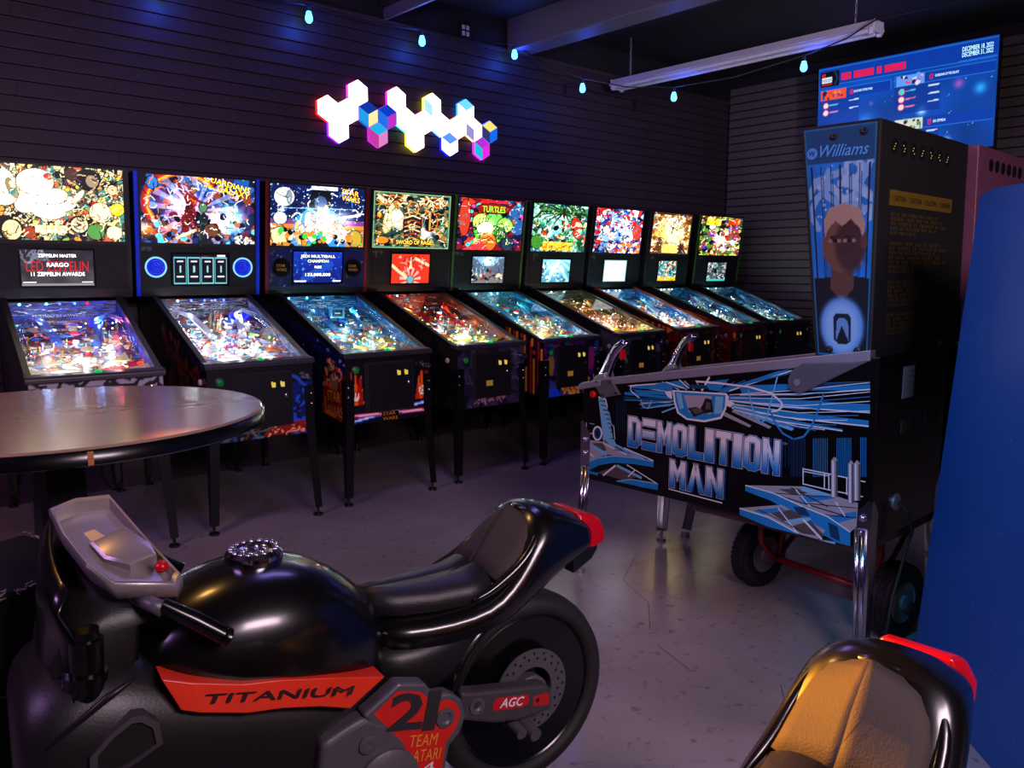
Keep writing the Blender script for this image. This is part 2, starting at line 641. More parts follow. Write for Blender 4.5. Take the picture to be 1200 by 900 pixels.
WALL = pm('dark_wall_paint', (0.225, 0.175, 0.205), 0.55, var=0.25, scale=3, bump=0.12, bscale=60)
WALLB = pm('dark_grey_siding_paint', (0.36, 0.33, 0.33), 0.6, var=0.25, scale=3, bump=0.12, bscale=60)
CEIL = pm('black_ceiling_paint', (0.10, 0.09, 0.105), 0.7, var=0.2, scale=4, bump=0.2, bscale=30)
BEAM = pm('ceiling_beam_paint', (0.36, 0.33, 0.40), 0.5, var=0.1, scale=6)
X0, X1, Y0, Y1, H = -2.6, 8.05, -2.4, 5.42, 3.46
fl = MB().box((X0, Y0, -0.1), (X1 + 0.1, Y1 + 0.1, 0)).build('floor', floor_material()); tag(fl, kind='structure')
cr = MB()
for pts in (((0.9, 3.35), (2.9, 3.42), (4.9, 3.40)), ((1.75, 0.75), (1.95, 1.0), (2.1, 1.12), (2.35, 1.3)), ((2.35, 1.85), (2.55, 2.02), (2.66, 2.25), (2.95, 2.42)), ((2.2, 1.55), (2.27, 1.75))):
    for (xa, ya), (xb, yb) in zip(pts[:-1], pts[1:]):
        d = Vector((xb - xa, yb - ya, 0)); nrm = Vector((-d.y, d.x, 0)).normalized() * 0.0013
        a, b = Vector((xa, ya, 0.0004)), Vector((xb, yb, 0.0004))
        cr.add([a + nrm, a - nrm, b - nrm, b + nrm], [(0, 1, 2, 3)])
o = cr.build('crack', pm('floor_crack', (0.24, 0.22, 0.23), 0.7), fl); tag(o, kind='stuff')
ce = MB().box((X0, Y0, H), (X1 + 0.1, Y1 + 0.1, H + 0.1)).build('ceiling', CEIL); tag(ce, kind='structure')
GAP = pm('black_wall_behind_siding', (0.075, 0.06, 0.075), 0.8)  # painted black so the gaps between boards read as shadow lines
wb = MB().box((X0, Y1, 0), (X1 + 0.1, Y1 + 0.1, H)).build('wall_back', GAP); tag(wb, kind='structure')
wr = MB().box((X1, Y0, 0), (X1 + 0.1, Y1, H)).build('wall_right', GAP); tag(wr, kind='structure')
wf = MB().box((X0, Y0 - 0.1, 0), (X1 + 0.1, Y0, H)).build('wall_front', WALL); tag(wf, kind='structure')
wl = MB().box((X0 - 0.1, Y0, 0), (X0, Y1 + 0.1, H)).build('wall_left', WALL); tag(wl, kind='structure')
# lap siding: every board a piece of its wall (unit board, scaled)
PH = 0.0855
me_plank = MB().prism([(0, 0, 0), (0, -0.020, 0.0), (0, -0.020, 0.006), (0, -0.010, PH - 0.005), (0, 0, PH - 0.005)], (1, 0, 0)).mesh('plank', WALL)
k = 0
z = 0.12
while z < 3.19:
    cuts = [X0, 0.55 + 1.3 * ((k * 37) % 5) / 5, 2.95 + 0.9 * ((k * 53) % 3) / 3, 6.1 + 0.7 * ((k * 29) % 4) / 4, X1 - 0.03]
    for a, b in zip(cuts[:-1], cuts[1:]):
        o = link('plank', me_plank, None, wb)
        o.location = (a + 0.001, Y1, z); o.scale = (b - a - 0.0012, 1, 1)
    z += PH
    k += 1
me_plank2 = MB().prism([(0, 0, 0), (-0.020, 0, 0.0), (-0.020, 0, 0.006), (-0.010, 0, PH - 0.013), (0, 0, PH - 0.013)], (0, 1, 0)).mesh('plank_side', WALLB)
z = 0.12
while z < 3.3:
    o = link('plank', me_plank2, None, wr)
    o.location = (X1, 0.6, z); o.scale = (1, Y1 - 0.03 - 0.6, 1)
    z += PH
o = MB().box((X0, Y1 - 0.03, 3.19), (X1 - 0.02, Y1, 3.225)).build('trim_1', WALL, bevel=0.004); tag(o, kind='structure')
o = MB().box((X0, Y1 - 0.026, 0), (X1 - 0.02, Y1, 0.12)).build('baseboard_back', WALL, bevel=0.004); tag(o, kind='structure')
o = MB().box((X1 - 0.026, Y0, 0), (X1, Y1 - 0.03, 0.12)).build('baseboard_right', WALLB, bevel=0.004); tag(o, kind='structure')
# ceiling beam and the thin joist beside it
o = MB().box((4.73, Y0, 3.2), (4.96, Y1 - 0.03, H)).build('trim_2', BEAM, bevel=0.006); tag(o, kind='structure', label='broad violet lit beam crossing the ceiling')
o = MB().box((3.505, Y0, 3.215), (3.53, Y1 - 0.03, 3.30)).build('trim_3', BEAM, bevel=0.003); tag(o, kind='structure', label='narrow rail crossing the ceiling')
o = MB().box((3.46, Y0, 3.30), (3.57, Y1 - 0.03, H)).build('trim_4', CEIL, bevel=0.003); tag(o, kind='structure')
# wall outlet with four white sockets above the hexagon lamps
t = empty('wall_outlet', (4.285, Y1, 3.285), 0, 'dark wall box with four small white squares, high above the hexagon lamps', 'outlet')
MB().box((-0.055, -0.03, -0.06), (0.055, 0, 0.06)).build('box', M['black'], t, bevel=0.004)
for dx in (-0.022, 0.022):
    for dz in (-0.024, 0.024):
        MB().box((dx - 0.014, -0.036, dz - 0.017), (dx + 0.014, -0.029, dz + 0.017)).build('socket', M['white'], t, bevel=0.003)

# ------------------------------------------------------------------ the nine pinball machines along the back wall
# local frame: x to the player's right, y from the player towards the wall, z up; origin on the floor under the front panel
CW, BW = 0.285, 0.366
RED, ORG, YEL, GRN, CYN, BLU, PUR, MAG, WHT, CRM, BLK, GLD, TEA, BRN = (0.85, 0.1, 0.08), (1, 0.5, 0.1), (1, 0.85, 0.15), (0.2, 0.75, 0.25), (0.3, 0.85, 0.95), (0.1, 0.25, 0.9), (0.45, 0.2, 0.75), (0.9, 0.25, 0.65), (1.15, 1.15, 1.15), (1, 0.93, 0.72), (0.02, 0.02, 0.03), (0.85, 0.62, 0.25), (0.1, 0.5, 0.5), (0.4, 0.22, 0.12)
NB, DB = (0.03, 0.06, 0.2), (0.02, 0.03, 0.1)


def bg1():
    a = Art(240, 142, 1.7, 11)
    a.cells(420, [CRM, (0.95, 0.88, 0.62), (0.9, 0.8, 0.5), (0.75, 0.35, 0.2), (0.2, 0.55, 0.5), (0.35, 0.3, 0.25), (0.9, 0.6, 0.2), (0.5, 0.65, 0.3), (0.1, 0.08, 0.08), (0.85, 0.75, 0.55)], 0.008)
    a.specks(190, [BLK, CRM, RED, TEA, YEL, (0.3, 0.2, 0.15), (0.4, 0.7, 0.75), CRM], 0.022, line=BLK)
    a.squig(200, [BLK, BLK, CRM, (0.4, 0.25, 0.15)], 0.005, 0.14)
    for cx, cy, r in ((0.66, 0.22, 0.13), (0.92, 0.72, 0.08)):
        for q, c in enumerate((BLK, CRM, (0.7, 0.65, 0.5), CRM, (0.5, 0.4, 0.3))):
            a.ell(cx, cy, r * (1 - q * 0.2), r * (1 - q * 0.2), c)
    for cx, cy, r, c in ((0.78, 0.13, 0.11, (0.3, 0.55, 0.25)), (0.92, 0.12, 0.10, CRM), (0.14, 0.12, 0.20, BLK), (0.30, 0.10, 0.08, (0.6, 0.2, 0.1)), (0.74, 0.84, 0.15, BLK), (0.82, 0.40, 0.14, CRM), (0.95, 0.45, 0.09, YEL), (0.62, 0.9, 0.08, (0.25, 0.15, 0.1))):
        a.ell(cx, cy, r, r * 0.95, c, line=BLK, lw=0.010)
    a.ell(0.18, 0.13, 0.11, 0.13, (0.95, 0.85, 0.6)); a.ell(0.77, 0.83, 0.08, 0.09, (0.6, 0.5, 0.4)); a.squig(60, [BLK, CRM, (0.5, 0.35, 0.2)], 0.007, 0.10, (0.05, 0.02, 1, 0.4)); a.squig(30, [BLK, (0.8, 0.7, 0.5)], 0.007, 0.1, (0.62, 0.6, 1, 1))
    cream, edge = (1.02, 0.98, 0.80), (0.35, 0.28, 0.18)
    for cx, cy, rx, ry, ro in ((0.30, 0.50, 0.16, 0.13, 0.5), (0.44, 0.42, 0.22, 0.13, -0.1), (0.56, 0.50, 0.15, 0.10, 0.3), (0.48, 0.60, 0.18, 0.10, 0.1), (0.66, 0.60, 0.12, 0.035, 0.9), (0.33, 0.62, 0.16, 0.12, -0.3)):
        a.ell(cx, cy, rx, ry, cream, ro, line=edge, lw=0.010)
    for cx, cy, rx, ry, ro in ((0.13, 0.70, 0.19, 0.25, 0.25), (0.36, 0.78, 0.22, 0.17, 0.1)):
        a.ell(cx, cy, rx, ry, cream, ro, line=edge, lw=0.012)
    for cx, cy, rx, ry, ro, c in ((0.20, 0.68, 0.05, 0.13, 0.35, (0.55, 0.5, 0.3)), (0.46, 0.86, 0.06, 0.04, 0.5, (0.75, 0.7, 0.5))):
        a.ell(cx, cy, rx, ry, c, ro, line=edge, lw=0.008); a.specks(18, [BLK, ORG, TEA, CRM, RED], 0.02, (cx - rx * 0.4, cy - ry * 0.6, cx + rx * 0.4, cy + ry * 0.6))
    a.ell(0.06, 0.60, 0.05, 0.07, cream, 0.3); a.glow(0.42, 0.52, 0.28, (0.5, 0.5, 0.6), 0.9); a.glow(0.30, 0.50, 0.15, (0.4, 0.4, 0.5), 0.7)
    for pts in (((0.24, 0.62), (0.30, 0.55), (0.38, 0.60)), ((0.40, 0.44), (0.46, 0.50), (0.55, 0.46)), ((0.50, 0.62), (0.58, 0.58)), ((0.26, 0.46), (0.34, 0.42)), ((0.60, 0.50), (0.70, 0.58))):
        a.line(pts, 0.006, (0.6, 0.5, 0.35))
    a.poly([(0.34, 0.10), (0.57, 0.10), (0.57, 0.20), (0.34, 0.20)], CRM)
    return a


def bg2():
    a = Art(220, 142, 1.55, 22)
    a.cells(260, [NB, (0.05, 0.15, 0.4), (0.1, 0.3, 0.6), (0.25, 0.1, 0.3), (0.02, 0.02, 0.08), (0.5, 0.2, 0.1), (0.15, 0.35, 0.6)], 0.0)
    for q in range(6):
        a.line([(0.36 + 0.30 * math.cos(t) * (1 + q * 0.03), 0.6 + 0.42 * math.sin(t) * (1 + q * 0.03)) for t in np.linspace(0.7, 4.3, 26)], 0.022, [(1, 0.35, 0.05), ORG, YEL, (1, 0.4, 0.1), RED, (0.6, 0.1, 0.1)][q], 0.75)
    a.rays(0.46, 0.5, 17, (0.9, 0.85, 1.1), 0.45, 0.05, 0.6)
    a.glow(0.36, 0.52, 0.3, (1, 0.75, 1.1), 1.1); a.glow(0.78, 0.38, 0.26, (0.7, 1, 1.2), 1.0); a.glow(0.62, 0.30, 0.25, (1.1, 0.9, 1), 0.7)
    a.specks(70, [BLK, NB, (0.4, 0.12, 0.1), BRN, (0.7, 0.4, 0.25), CYN], 0.04, (0, 0, 1, 0.45))
    a.poly([(0.33, 0.16), (0.36, 0.42), (0.38, 0.60), (0.36, 0.70), (0.43, 0.76), (0.49, 0.68), (0.46, 0.55), (0.47, 0.40), (0.41, 0.30), (0.40, 0.16)], (0.45, 0.07, 0.06)); a.poly([(0.42, 0.33), (0.50, 0.16), (0.46, 0.14), (0.39, 0.30)], (0.3, 0.05, 0.06)); a.squig(26, [(0.2, 0.03, 0.04), (0.7, 0.2, 0.15), (0.1, 0.05, 0.08)], 0.008, 0.09, (0.36, 0.2, 0.47, 0.72)); a.line([(0.47, 0.66), (0.56, 0.60), (0.60, 0.66)], 0.02, (0.45, 0.08, 0.06))
    a.line([(0.42, 0.68), (0.30, 0.92)], 0.03, (0.55, 0.1, 0.08)); a.ell(0.445, 0.81, 0.04, 0.055, (0.6, 0.35, 0.25), line=(0.25, 0.1, 0.08)); a.ell(0.44, 0.845, 0.045, 0.03, (0.3, 0.15, 0.08))
    a.poly([(0.47, 0.0), (0.50, 0.2), (0.49, 0.42), (0.53, 0.47), (0.58, 0.42), (0.56, 0.25), (0.60, 0.0)], (0.06, 0.12, 0.12)); a.squig(16, [(0.2, 0.3, 0.3), BLK], 0.007, 0.1, (0.49, 0.02, 0.57, 0.42)); a.ell(0.53, 0.55, 0.05, 0.07, (0.25, 0.5, 0.3), line=(0.3, 0.05, 0.08))
    a.ell(0.60, 0.20, 0.10, 0.10, BRN, line=BLK); a.line([(0.3, 0.08), (0.46, 0.2)], 0.02, CRM); a.ell(0.1, 0.88, 0.07, 0.09, (0.15, 0.45, 0.8), line=BLK)
    a.glow(0.03, 0.2, 0.15, ORG, 1.0); a.squig(60, [BLK, (0.9, 0.9, 1.1), ORG], 0.006, 0.14)
    a.specks(26, [CRM, WHT], 0.014, (0.82, 0.0, 1, 0.14))
    return a


def bg3():
    a = Art(210, 142, 1.5, 33).grad((0.9, 0.5, 0.1), (0.03, 0.08, 0.3))
    a.band(0.42, 1, (0.03, 0.08, 0.28)); a.band(0.36, 0.44, (0.45, 0.2, 0.5)); a.band(0.30, 0.36, (1, 0.5, 0.15))
    a.specks(150, [WHT, (0.5, 0.7, 1)], 0.007, (0, 0.4, 1, 1))
    a.ell(0.14, 0.80, 0.15, 0.15, (1, 1, 0.95)); a.ell(0.19, 0.80, 0.05, 0.12, (0.5, 0.55, 0.6)); a.squig(50, [(0.2, 0.5, 0.9), BLK, WHT], 0.007, 0.2)
    a.poly([(0.20, 0.0), (0.25, 0.45), (0.38, 0.62), (0.62, 0.62), (0.75, 0.5), (0.8, 0.0)], (0.15, 0.55, 0.9))
    a.ell(0.52, 0.78, 0.17, 0.24, (0.03, 0.03, 0.05)); a.ell(0.52, 0.72, 0.10, 0.12, (0.2, 0.3, 0.5)); a.band(0.94, 1, (0.9, 0.9, 1), 1, 0.42, 0.7)
    a.glow(0.52, 0.46, 0.28, (1.2, 1.15, 1.1), 0.75); a.glow(0.78, 0.46, 0.2, (1.1, 1.1, 1.0), 0.6)
    for cx, cy, rx, ry, c, ro in ((0.42, 0.32, 0.10, 0.26, (0.95, 0.93, 0.88), 0.15), (0.62, 0.30, 0.11, 0.26, (1.0, 0.95, 0.85), -0.2), (0.30, 0.22, 0.08, 0.2, (0.85, 0.75, 0.5), 0.1), (0.74, 0.22, 0.10, 0.18, (0.95, 0.9, 0.8), 0.3), (0.52, 0.46, 0.07, 0.2, (1.05, 1.0, 0.95), 0.0)):
        a.ell(cx, cy, rx, ry, c, ro, line=(0.3, 0.35, 0.5), lw=0.008); a.squig(14, [(0.45, 0.45, 0.6), WHT, (0.75, 0.55, 0.35)], 0.006, 0.14, (cx - 0.05, cy - 0.15, cx + 0.05, cy + 0.18))
    a.poly([(0.40, 0.0), (0.48, 0.12), (0.55, 0.14), (0.62, 0.0)], BLK); a.ell(0.35, 0.1, 0.04, 0.12, ORG, line=BLK); a.ell(0.58, 0.5, 0.05, 0.2, (0.95, 0.9, 0.85))
    a.ell(0.10, 0.45, 0.10, 0.10, (0.8, 0.85, 0.9), line=BLK); a.ell(0.10, 0.16, 0.13, 0.14, (0.9, 0.85, 0.6), line=BLK); a.ell(0.9, 0.14, 0.12, 0.14, (0.7, 0.6, 0.2), line=BLK); a.specks(60, [GRN, ORG, CRM, BLK], 0.03, (0, 0, 1, 0.26))
    a.line([(0.62, 0.45), (0.95, 0.55)], 0.02, WHT); a.line([(0.1, 0.62), (0.9, 0.64)], 0.006, (0.6, 0.85, 1.1))
    return a


def bg4():
    a = Art(180, 142, 1.25, 44)
    a.cells(300, [(0.05, 0.2, 0.2), (0.1, 0.35, 0.33), (0.3, 0.25, 0.12), BLK, GLD, (0.02, 0.1, 0.12), (0.5, 0.45, 0.25)], 0.008)
    a.rays(0.5, 0.5, 14, (0.2, 0.45, 0.42), 0.4)
    a.ell(0.20, 0.52, 0.07, 0.25, (1.0, 0.9, 0.6), -0.2, line=GLD); a.ell(0.31, 0.52, 0.10, 0.20, (0.75, 0.7, 0.6), 0.2, line=BLK); a.squig(24, [WHT, BLK, GLD], 0.007, 0.12, (0.16, 0.35, 0.4, 0.72)); a.glow(0.29, 0.55, 0.16, (1.1, 1, 0.9), 0.6); a.glow(0.68, 0.32, 0.16, (1.1, 1.1, 1.2), 1.0)
    a.poly([(0.40, 0.1), (0.37, 0.5), (0.44, 0.8), (0.56, 0.8), (0.63, 0.5), (0.6, 0.1)], (0.12, 0.10, 0.10)); a.ell(0.5, 0.72, 0.08, 0.12, (0.3, 0.25, 0.2), line=GLD)
    for q in range(7): a.line([(0.40, 0.15 + q * 0.08), (0.5, 0.2 + q * 0.08), (0.6, 0.15 + q * 0.08)], 0.01, [GLD, (0.7, 0.2, 0.1), CRM][q % 3])
    a.ell(0.73, 0.5, 0.12, 0.18, (0.05, 0.05, 0.06), line=(0.9, 0.4, 0.15)); a.line([(0.73, 0.35), (0.73, 0.65)], 0.012, GLD)
    for cx in (0.22, 0.78):
        a.ell(cx, 0.86, 0.22, 0.07, (0.25, 0.12, 0.04), line=ORG); a.squig(26, [CRM, CRM, ORG], 0.008, 0.1, (cx - 0.16, 0.80, cx + 0.15, 0.92))
    a.squig(90, [(0.2, 0.6, 0.6), BLK, GLD, CRM], 0.006, 0.13)
    a.ell(0.12, 0.14, 0.10, 0.06, ORG, line=BLK); a.band(0.06, 0.16, (0.2, 0.12, 0.04), 0.8, 0.26, 0.76); a.frame(0.03, (0.05, 0.45, 0.42)); a.frame(0.016, (0.5, 0.6, 0.4))
    return a


def bg5():
    a = Art(180, 142, 1.25, 55)
    a.cells(170, [(0.75, 0.08, 0.06), (0.5, 0.05, 0.1), (0.85, 0.2, 0.1), (0.2, 0.1, 0.3), (0.1, 0.3, 0.5), (0.6, 0.05, 0.05)], 0.008)
    a.ell(0.92, 0.62, 0.2, 0.3, (0.15, 0.35, 0.6)); a.specks(60, [(0.8, 0.3, 0.2), NB, CYN, MAG, BLK], 0.04, line=BLK)
    for cx, cy, rx, ry, c in ((0.5, 0.4, 0.32, 0.28, (0.3, 0.75, 0.2)), (0.35, 0.55, 0.16, 0.16, (0.75, 0.95, 0.4)), (0.55, 0.62, 0.16, 0.13, (0.4, 0.85, 0.3)), (0.72, 0.5, 0.15, 0.15, (0.6, 0.9, 0.3)), (0.42, 0.42, 0.15, 0.13, (1.1, 1.1, 0.85)), (0.66, 0.36, 0.12, 0.12, (0.2, 0.5, 0.2)), (0.46, 0.16, 0.17, 0.18, (0.9, 0.4, 0.1)), (0.78, 0.14, 0.12, 0.14, (0.15, 0.2, 0.3))):
        a.ell(cx, cy, rx, ry, c, line=BLK, lw=0.018)
    a.glow(0.45, 0.45, 0.2, (1, 1.1, 0.7), 0.7); a.line([(0.28, 0.2), (0.2, 0.05)], 0.03, GRN)
    a.squig(70, [BLK, BLK, (0.9, 1, 0.6)], 0.008, 0.12, (0.2, 0.1, 0.85, 0.7)); a.ell(0.53, 0.82, 0.34, 0.09, (0.55, 0.08, 0.06), line=BLK); a.band(0.93, 0.985, (0.9, 0.1, 0.1), 1, 0.35, 0.75)
    a.ell(0.1, 0.62, 0.1, 0.35, (0.75, 0.2, 0.12), line=BLK); a.poly([(0.08, 0.0), (0.35, 0.2), (0.5, 0.0)], (0.85, 0.2, 0.2))
    return a


def bg6():
    a = Art(130, 112, 1.2, 66)
    a.cells(260, [(0.1, 0.35, 0.2), (0.3, 0.6, 0.4), (0.5, 0.8, 0.7), (0.05, 0.15, 0.1), (0.7, 0.9, 0.8), (0.2, 0.5, 0.6)], 0.006)
    a.glow(0.5, 0.6, 0.35, (0.7, 1, 1), 0.7); a.glow(0.2, 0.7, 0.2, (0.8, 1.1, 1.1), 0.6)
    for q in range(22):
        t = q * 0.29
        a.line([(0.56, 0.86), (0.56 + 0.42 * math.cos(t), 0.84 + 0.2 * math.sin(t)), (0.56 + 0.5 * math.cos(t), 0.72 + 0.14 * math.sin(t))], 0.016, [(0.05, 0.25, 0.1), (0.2, 0.5, 0.15), (0.02, 0.12, 0.06)][q % 3])
    a.line([(0.55, 0.9), (0.57, 0.2)], 0.03, (0.15, 0.1, 0.05)); a.ell(0.82, 0.52, 0.13, 0.24, (0.75, 0.2, 0.1), 0.3, line=BLK); a.specks(50, [(0.8, 0.25, 0.1), CRM, TEA, BLK, GRN], 0.04, (0, 0.2, 1, 0.65))
    a.squig(70, [BLK, (0.8, 1, 0.9), (0.05, 0.2, 0.1)], 0.007, 0.16)
    a.poly([(0.18, 0.03), (0.76, 0.03), (0.74, 0.2), (0.16, 0.22)], (0.95, 0.8, 0.2)); a.squig(26, [BRN, (0.8, 0.4, 0.05)], 0.008, 0.1, (0.2, 0.05, 0.72, 0.18)); a.ell(0.1, 0.2, 0.12, 0.14, (0.2, 0.5, 0.15), line=BLK)
    return a


def bg7():
    a = Art(120, 112, 1.1, 77)
    a.cells(260, [(0.05, 0.15, 0.5), (0.2, 0.4, 0.85), (0.7, 0.85, 1), (0.8, 0.15, 0.15), WHT, NB, (0.4, 0.6, 0.95)], 0.010, NB)
    a.ell(0.14, 0.86, 0.2, 0.2, (0.75, 0.1, 0.1)); a.glow(0.52, 0.52, 0.3, (1.1, 1.1, 1.2), 1.0); a.glow(0.7, 0.75, 0.15, (1, 1, 1.1), 0.8)
    a.specks(90, [WHT, WHT, (0.1, 0.2, 0.6), RED, (0.5, 0.75, 1)], 0.05, (0.05, 0.1, 0.95, 0.9), NB); a.squig(80, [NB, NB, WHT, RED], 0.009, 0.14)
    a.ell(0.9, 0.5, 0.1, 0.18, (0.8, 0.2, 0.15), line=NB); a.specks(40, [ORG, (0.8, 0.4, 0.2), RED, CRM], 0.03, (0.3, 0, 1, 0.2))
    return a


def bg8():
    a = Art(110, 112, 1.05, 88)
    a.cells(220, [(0.6, 0.35, 0.1), (0.9, 0.6, 0.2), (1, 0.85, 0.5), BRN, (0.35, 0.15, 0.05), CRM], 0.006)
    a.glow(0.5, 0.55, 0.42, (1.2, 1, 0.6), 1.2); a.ell(0.55, 0.78, 0.1, 0.14, (1.0, 0.95, 0.8), line=(0.1, 0.08, 0.06), lw=0.02)
    a.line([(0.53, 0.66), (0.50, 0.5)], 0.02, (0.15, 0.1, 0.06)); a.line([(0.52, 0.72), (0.6, 0.86)], 0.012, (0.1, 0.08, 0.06)); a.squig(60, [BRN, WHT, (0.3, 0.15, 0.05)], 0.008, 0.13)
    a.poly([(0.12, 0.02), (0.16, 0.4), (0.26, 0.42), (0.3, 0.02)], (0.35, 0.18, 0.05)); a.poly([(0.72, 0.02), (0.74, 0.3), (0.84, 0.3), (0.88, 0.02)], (0.25, 0.12, 0.04)); a.poly([(0.3, 0.03), (0.7, 0.03), (0.68, 0.22), (0.32, 0.24)], (1, 0.9, 0.4))
    a.band(0.95, 1, (0.3, 0.1, 0.08)); a.frame(0.02, (0.25, 0.12, 0.06))
    return a


def bg9():
    a = Art(110, 112, 1.0, 99)
    a.cells(260, [(0.15, 0.3, 0.1), (0.5, 0.6, 0.15), BLK, (0.6, 0.15, 0.1), (0.3, 0.25, 0.2), (0.85, 0.8, 0.3), (0.2, 0.2, 0.35)], 0.008)
    a.glow(0.45, 0.45, 0.22, (1.1, 1.0, 1), 1.0); a.glow(0.72, 0.45, 0.2, (1.1, 0.95, 0.9), 0.9); a.glow(0.55, 0.2, 0.2, (1, 0.9, 1), 0.6)
    a.poly([(0.12, 0.78), (0.45, 0.72), (0.48, 0.94), (0.14, 0.98)], (0.85, 0.9, 0.15)); a.poly([(0.62, 0.78), (0.95, 0.84), (0.95, 0.98), (0.66, 0.93)], (0.8, 0.2, 0.08))
    a.specks(70, [BLK, WHT, (0.7, 0.2, 0.15), (0.3, 0.5, 0.2), PUR], 0.05, (0.05, 0.05, 0.95, 0.75), BLK); a.squig(90, [BLK, CRM, (0.8, 0.9, 0.3), RED], 0.008, 0.14)
    return a


def screen_art(kind):
    if kind == 1:
        a = Art(90, 42, 2.1, 5).grad((0.30, 0.28, 0.30), (0.16, 0.16, 0.2)); a.squig(14, [(0.5, 0.5, 0.6)], 0.02, 0.5, (0, 0.75, 0.35, 1)); a.noise(5, 0.3, 1)
        a.band(0.0, 0.05, (0.6, 0.58, 0.6)); a.band(0.08, 0.11, WHT, 1, 0.02, 0.2); a.band(0.08, 0.11, WHT, 1, 0.83, 0.98)
    elif kind == 2:
        a = Art(110, 50, 2.0, 6, (0.03, 0.04, 0.07)); a.specks(26, [(0.35, 0.1, 0.08), (0.15, 0.05, 0.05)], 0.16, (0.4, 0, 1, 1))
        for k in range(4):
            x = 0.02 + k * 0.245
            a.poly([(x, 0.02), (x + 0.225, 0.02), (x + 0.225, 0.9), (x, 0.9)], (0.5, 0.85, 0.9)); a.poly([(x + 0.012, 0.05), (x + 0.213, 0.05), (x + 0.213, 0.86), (x + 0.012, 0.86)], (0.03, 0.05, 0.08))
            a.line([(x + 0.07, 0.76), (x + 0.16, 0.76)], 0.02, WHT); a.line([(x + 0.115, 0.6), (x + 0.115, 0.42)], 0.03, (0.7, 0.85, 0.9)); a.line([(x + 0.06, 0.26), (x + 0.17, 0.26)], 0.02, WHT)
        a.band(0.93, 0.98, WHT, 1, 0.8, 0.95)
    elif kind == 3:
        a = Art(90, 50, 1.75, 7).grad((0.05, 0.1, 0.45), (0.08, 0.22, 0.75)); a.specks(50, [(0.3, 0.6, 1), (0.1, 0.3, 0.8)], 0.03); a.line([(0.2, 0.1), (0.75, 0.6)], 0.12, (0.12, 0.4, 0.9), 0.6); a.line([(0.03, 0.06), (0.25, 0.06)], 0.02, WHT); a.line([(0.82, 0.06), (0.97, 0.06)], 0.02, WHT)
    elif kind == 4:
        a = Art(80, 54, 1.5, 8, (0.95, 0.22, 0.12)); a.rays(0.5, 0.12, 11, (1, 0.85, 0.8), 0.9, 0.16, 0.42); a.line([(0.02, 0.6), (0.38, 0.2)], 0.05, CRM); a.line([(0.98, 0.62), (0.62, 0.85)], 0.05, CRM); a.ell(0.5, 0.12, 0.13, 0.13, (0.4, 0.75, 0.8), line=BLK); a.squig(22, [(1, 0.8, 0.75), (0.5, 0.05, 0.05)], 0.012, 0.2, (0.2, 0.4, 0.9, 0.95)); a.poly([(0.46, 0.5), (0.54, 0.5), (0.5, 0.98)], CRM)
    elif kind == 5:
        a = Art(70, 54, 1.4, 9, (0.35, 0.45, 0.55)); a.poly([(0, 0), (0.35, 0.4), (0.65, 0.4), (1, 0)], (0.55, 0.5, 0.5)); a.poly([(0, 1), (0.35, 0.65), (0.65, 0.65), (1, 1)], (0.6, 0.8, 0.95)); a.glow(0.5, 0.85, 0.25, (1, 1.1, 1.1), 0.8); a.squig(60, [NB, (0.7, 0.85, 1), (0.4, 0.25, 0.3)], 0.014, 0.2); a.specks(20, [(0.6, 0.2, 0.2), NB, CRM], 0.06, (0, 0.1, 1, 0.5))
    elif kind == 6:
        a = Art(60, 54, 1.3, 10).grad((0.35, 0.65, 0.75), (0.55, 0.9, 1)); a.rays(0.5, 1.1, 16, (0.9, 1.1, 1.1), 0.6); a.specks(30, [TEA, WHT, (0.2, 0.45, 0.6)], 0.07); a.glow(0.5, 0.6, 0.4, (1, 1.1, 1.1), 0.5)
    elif kind == 7:
        a = Art(60, 54, 1.3, 11, (1.1, 1.12, 1.1)); a.frame(0.05, (0.6, 0.9, 0.9))
        for y in (0.2, 0.4, 0.6, 0.8): a.line([(0.38, y), (0.62, y)], 0.014, (0.8, 0.6, 0.6)); a.line([(0.3, y - 0.08), (0.7, y - 0.08)], 0.008, (0.75, 0.8, 0.8))
    elif kind == 8:
        a = Art(60, 54, 1.2, 12, (0.15, 0.55, 0.6)); a.cells(90, [(0.2, 0.65, 0.7), (0.1, 0.3, 0.4), CRM, (0.4, 0.85, 0.9), (0.7, 0.3, 0.25)], 0.01); a.band(0, 0.2, YEL); a.squig(30, [WHT, NB], 0.012, 0.2)
    else:
        a = Art(60, 54, 1.1, 13, (0.4, 0.5, 0.55)); a.cells(90, [(0.35, 0.45, 0.5), (0.6, 0.75, 0.75), (0.25, 0.25, 0.3), (0.75, 0.7, 0.75), (0.3, 0.5, 0.4)], 0.012); a.squig(30, [WHT, NB], 0.012, 0.2); a.band(0, 0.1, (0.3, 0.8, 0.8))
    return a


def field_art(pal, seed, low, top):
    """Printed playfield: busy graphics, the lower third in the colours LOW, the upper third in the colours TOP."""
    a = Art(86, 140, 0.6, seed)
    a.cells(330, pal, 0.006)
    a.cells(150, low, 0.008, mask=(a.Y < 0.36).astype(float)); a.cells(150, top, 0.004, mask=(a.Y > 0.7).astype(float))
    a.specks(150, pal + low, 0.016, line=BLK)
    a.squig(90, pal + [WHT, BLK], 0.005, 0.12)
    for k in range(16):
        t = k / 16
        a.poly([(0.5 + 0.3 * math.sin(t * 9), 0.3 + t * 0.4), (0.56 + 0.3 * math.sin(t * 9), 0.3 + t * 0.4), (0.53 + 0.3 * math.sin(t * 9), 0.34 + t * 0.4)], low[k % len(low)])
    a.ell(0.3, 0.13, 0.1, 0.07, low[0], line=BLK); a.ell(0.68, 0.13, 0.1, 0.07, low[-1], line=BLK)
    return a


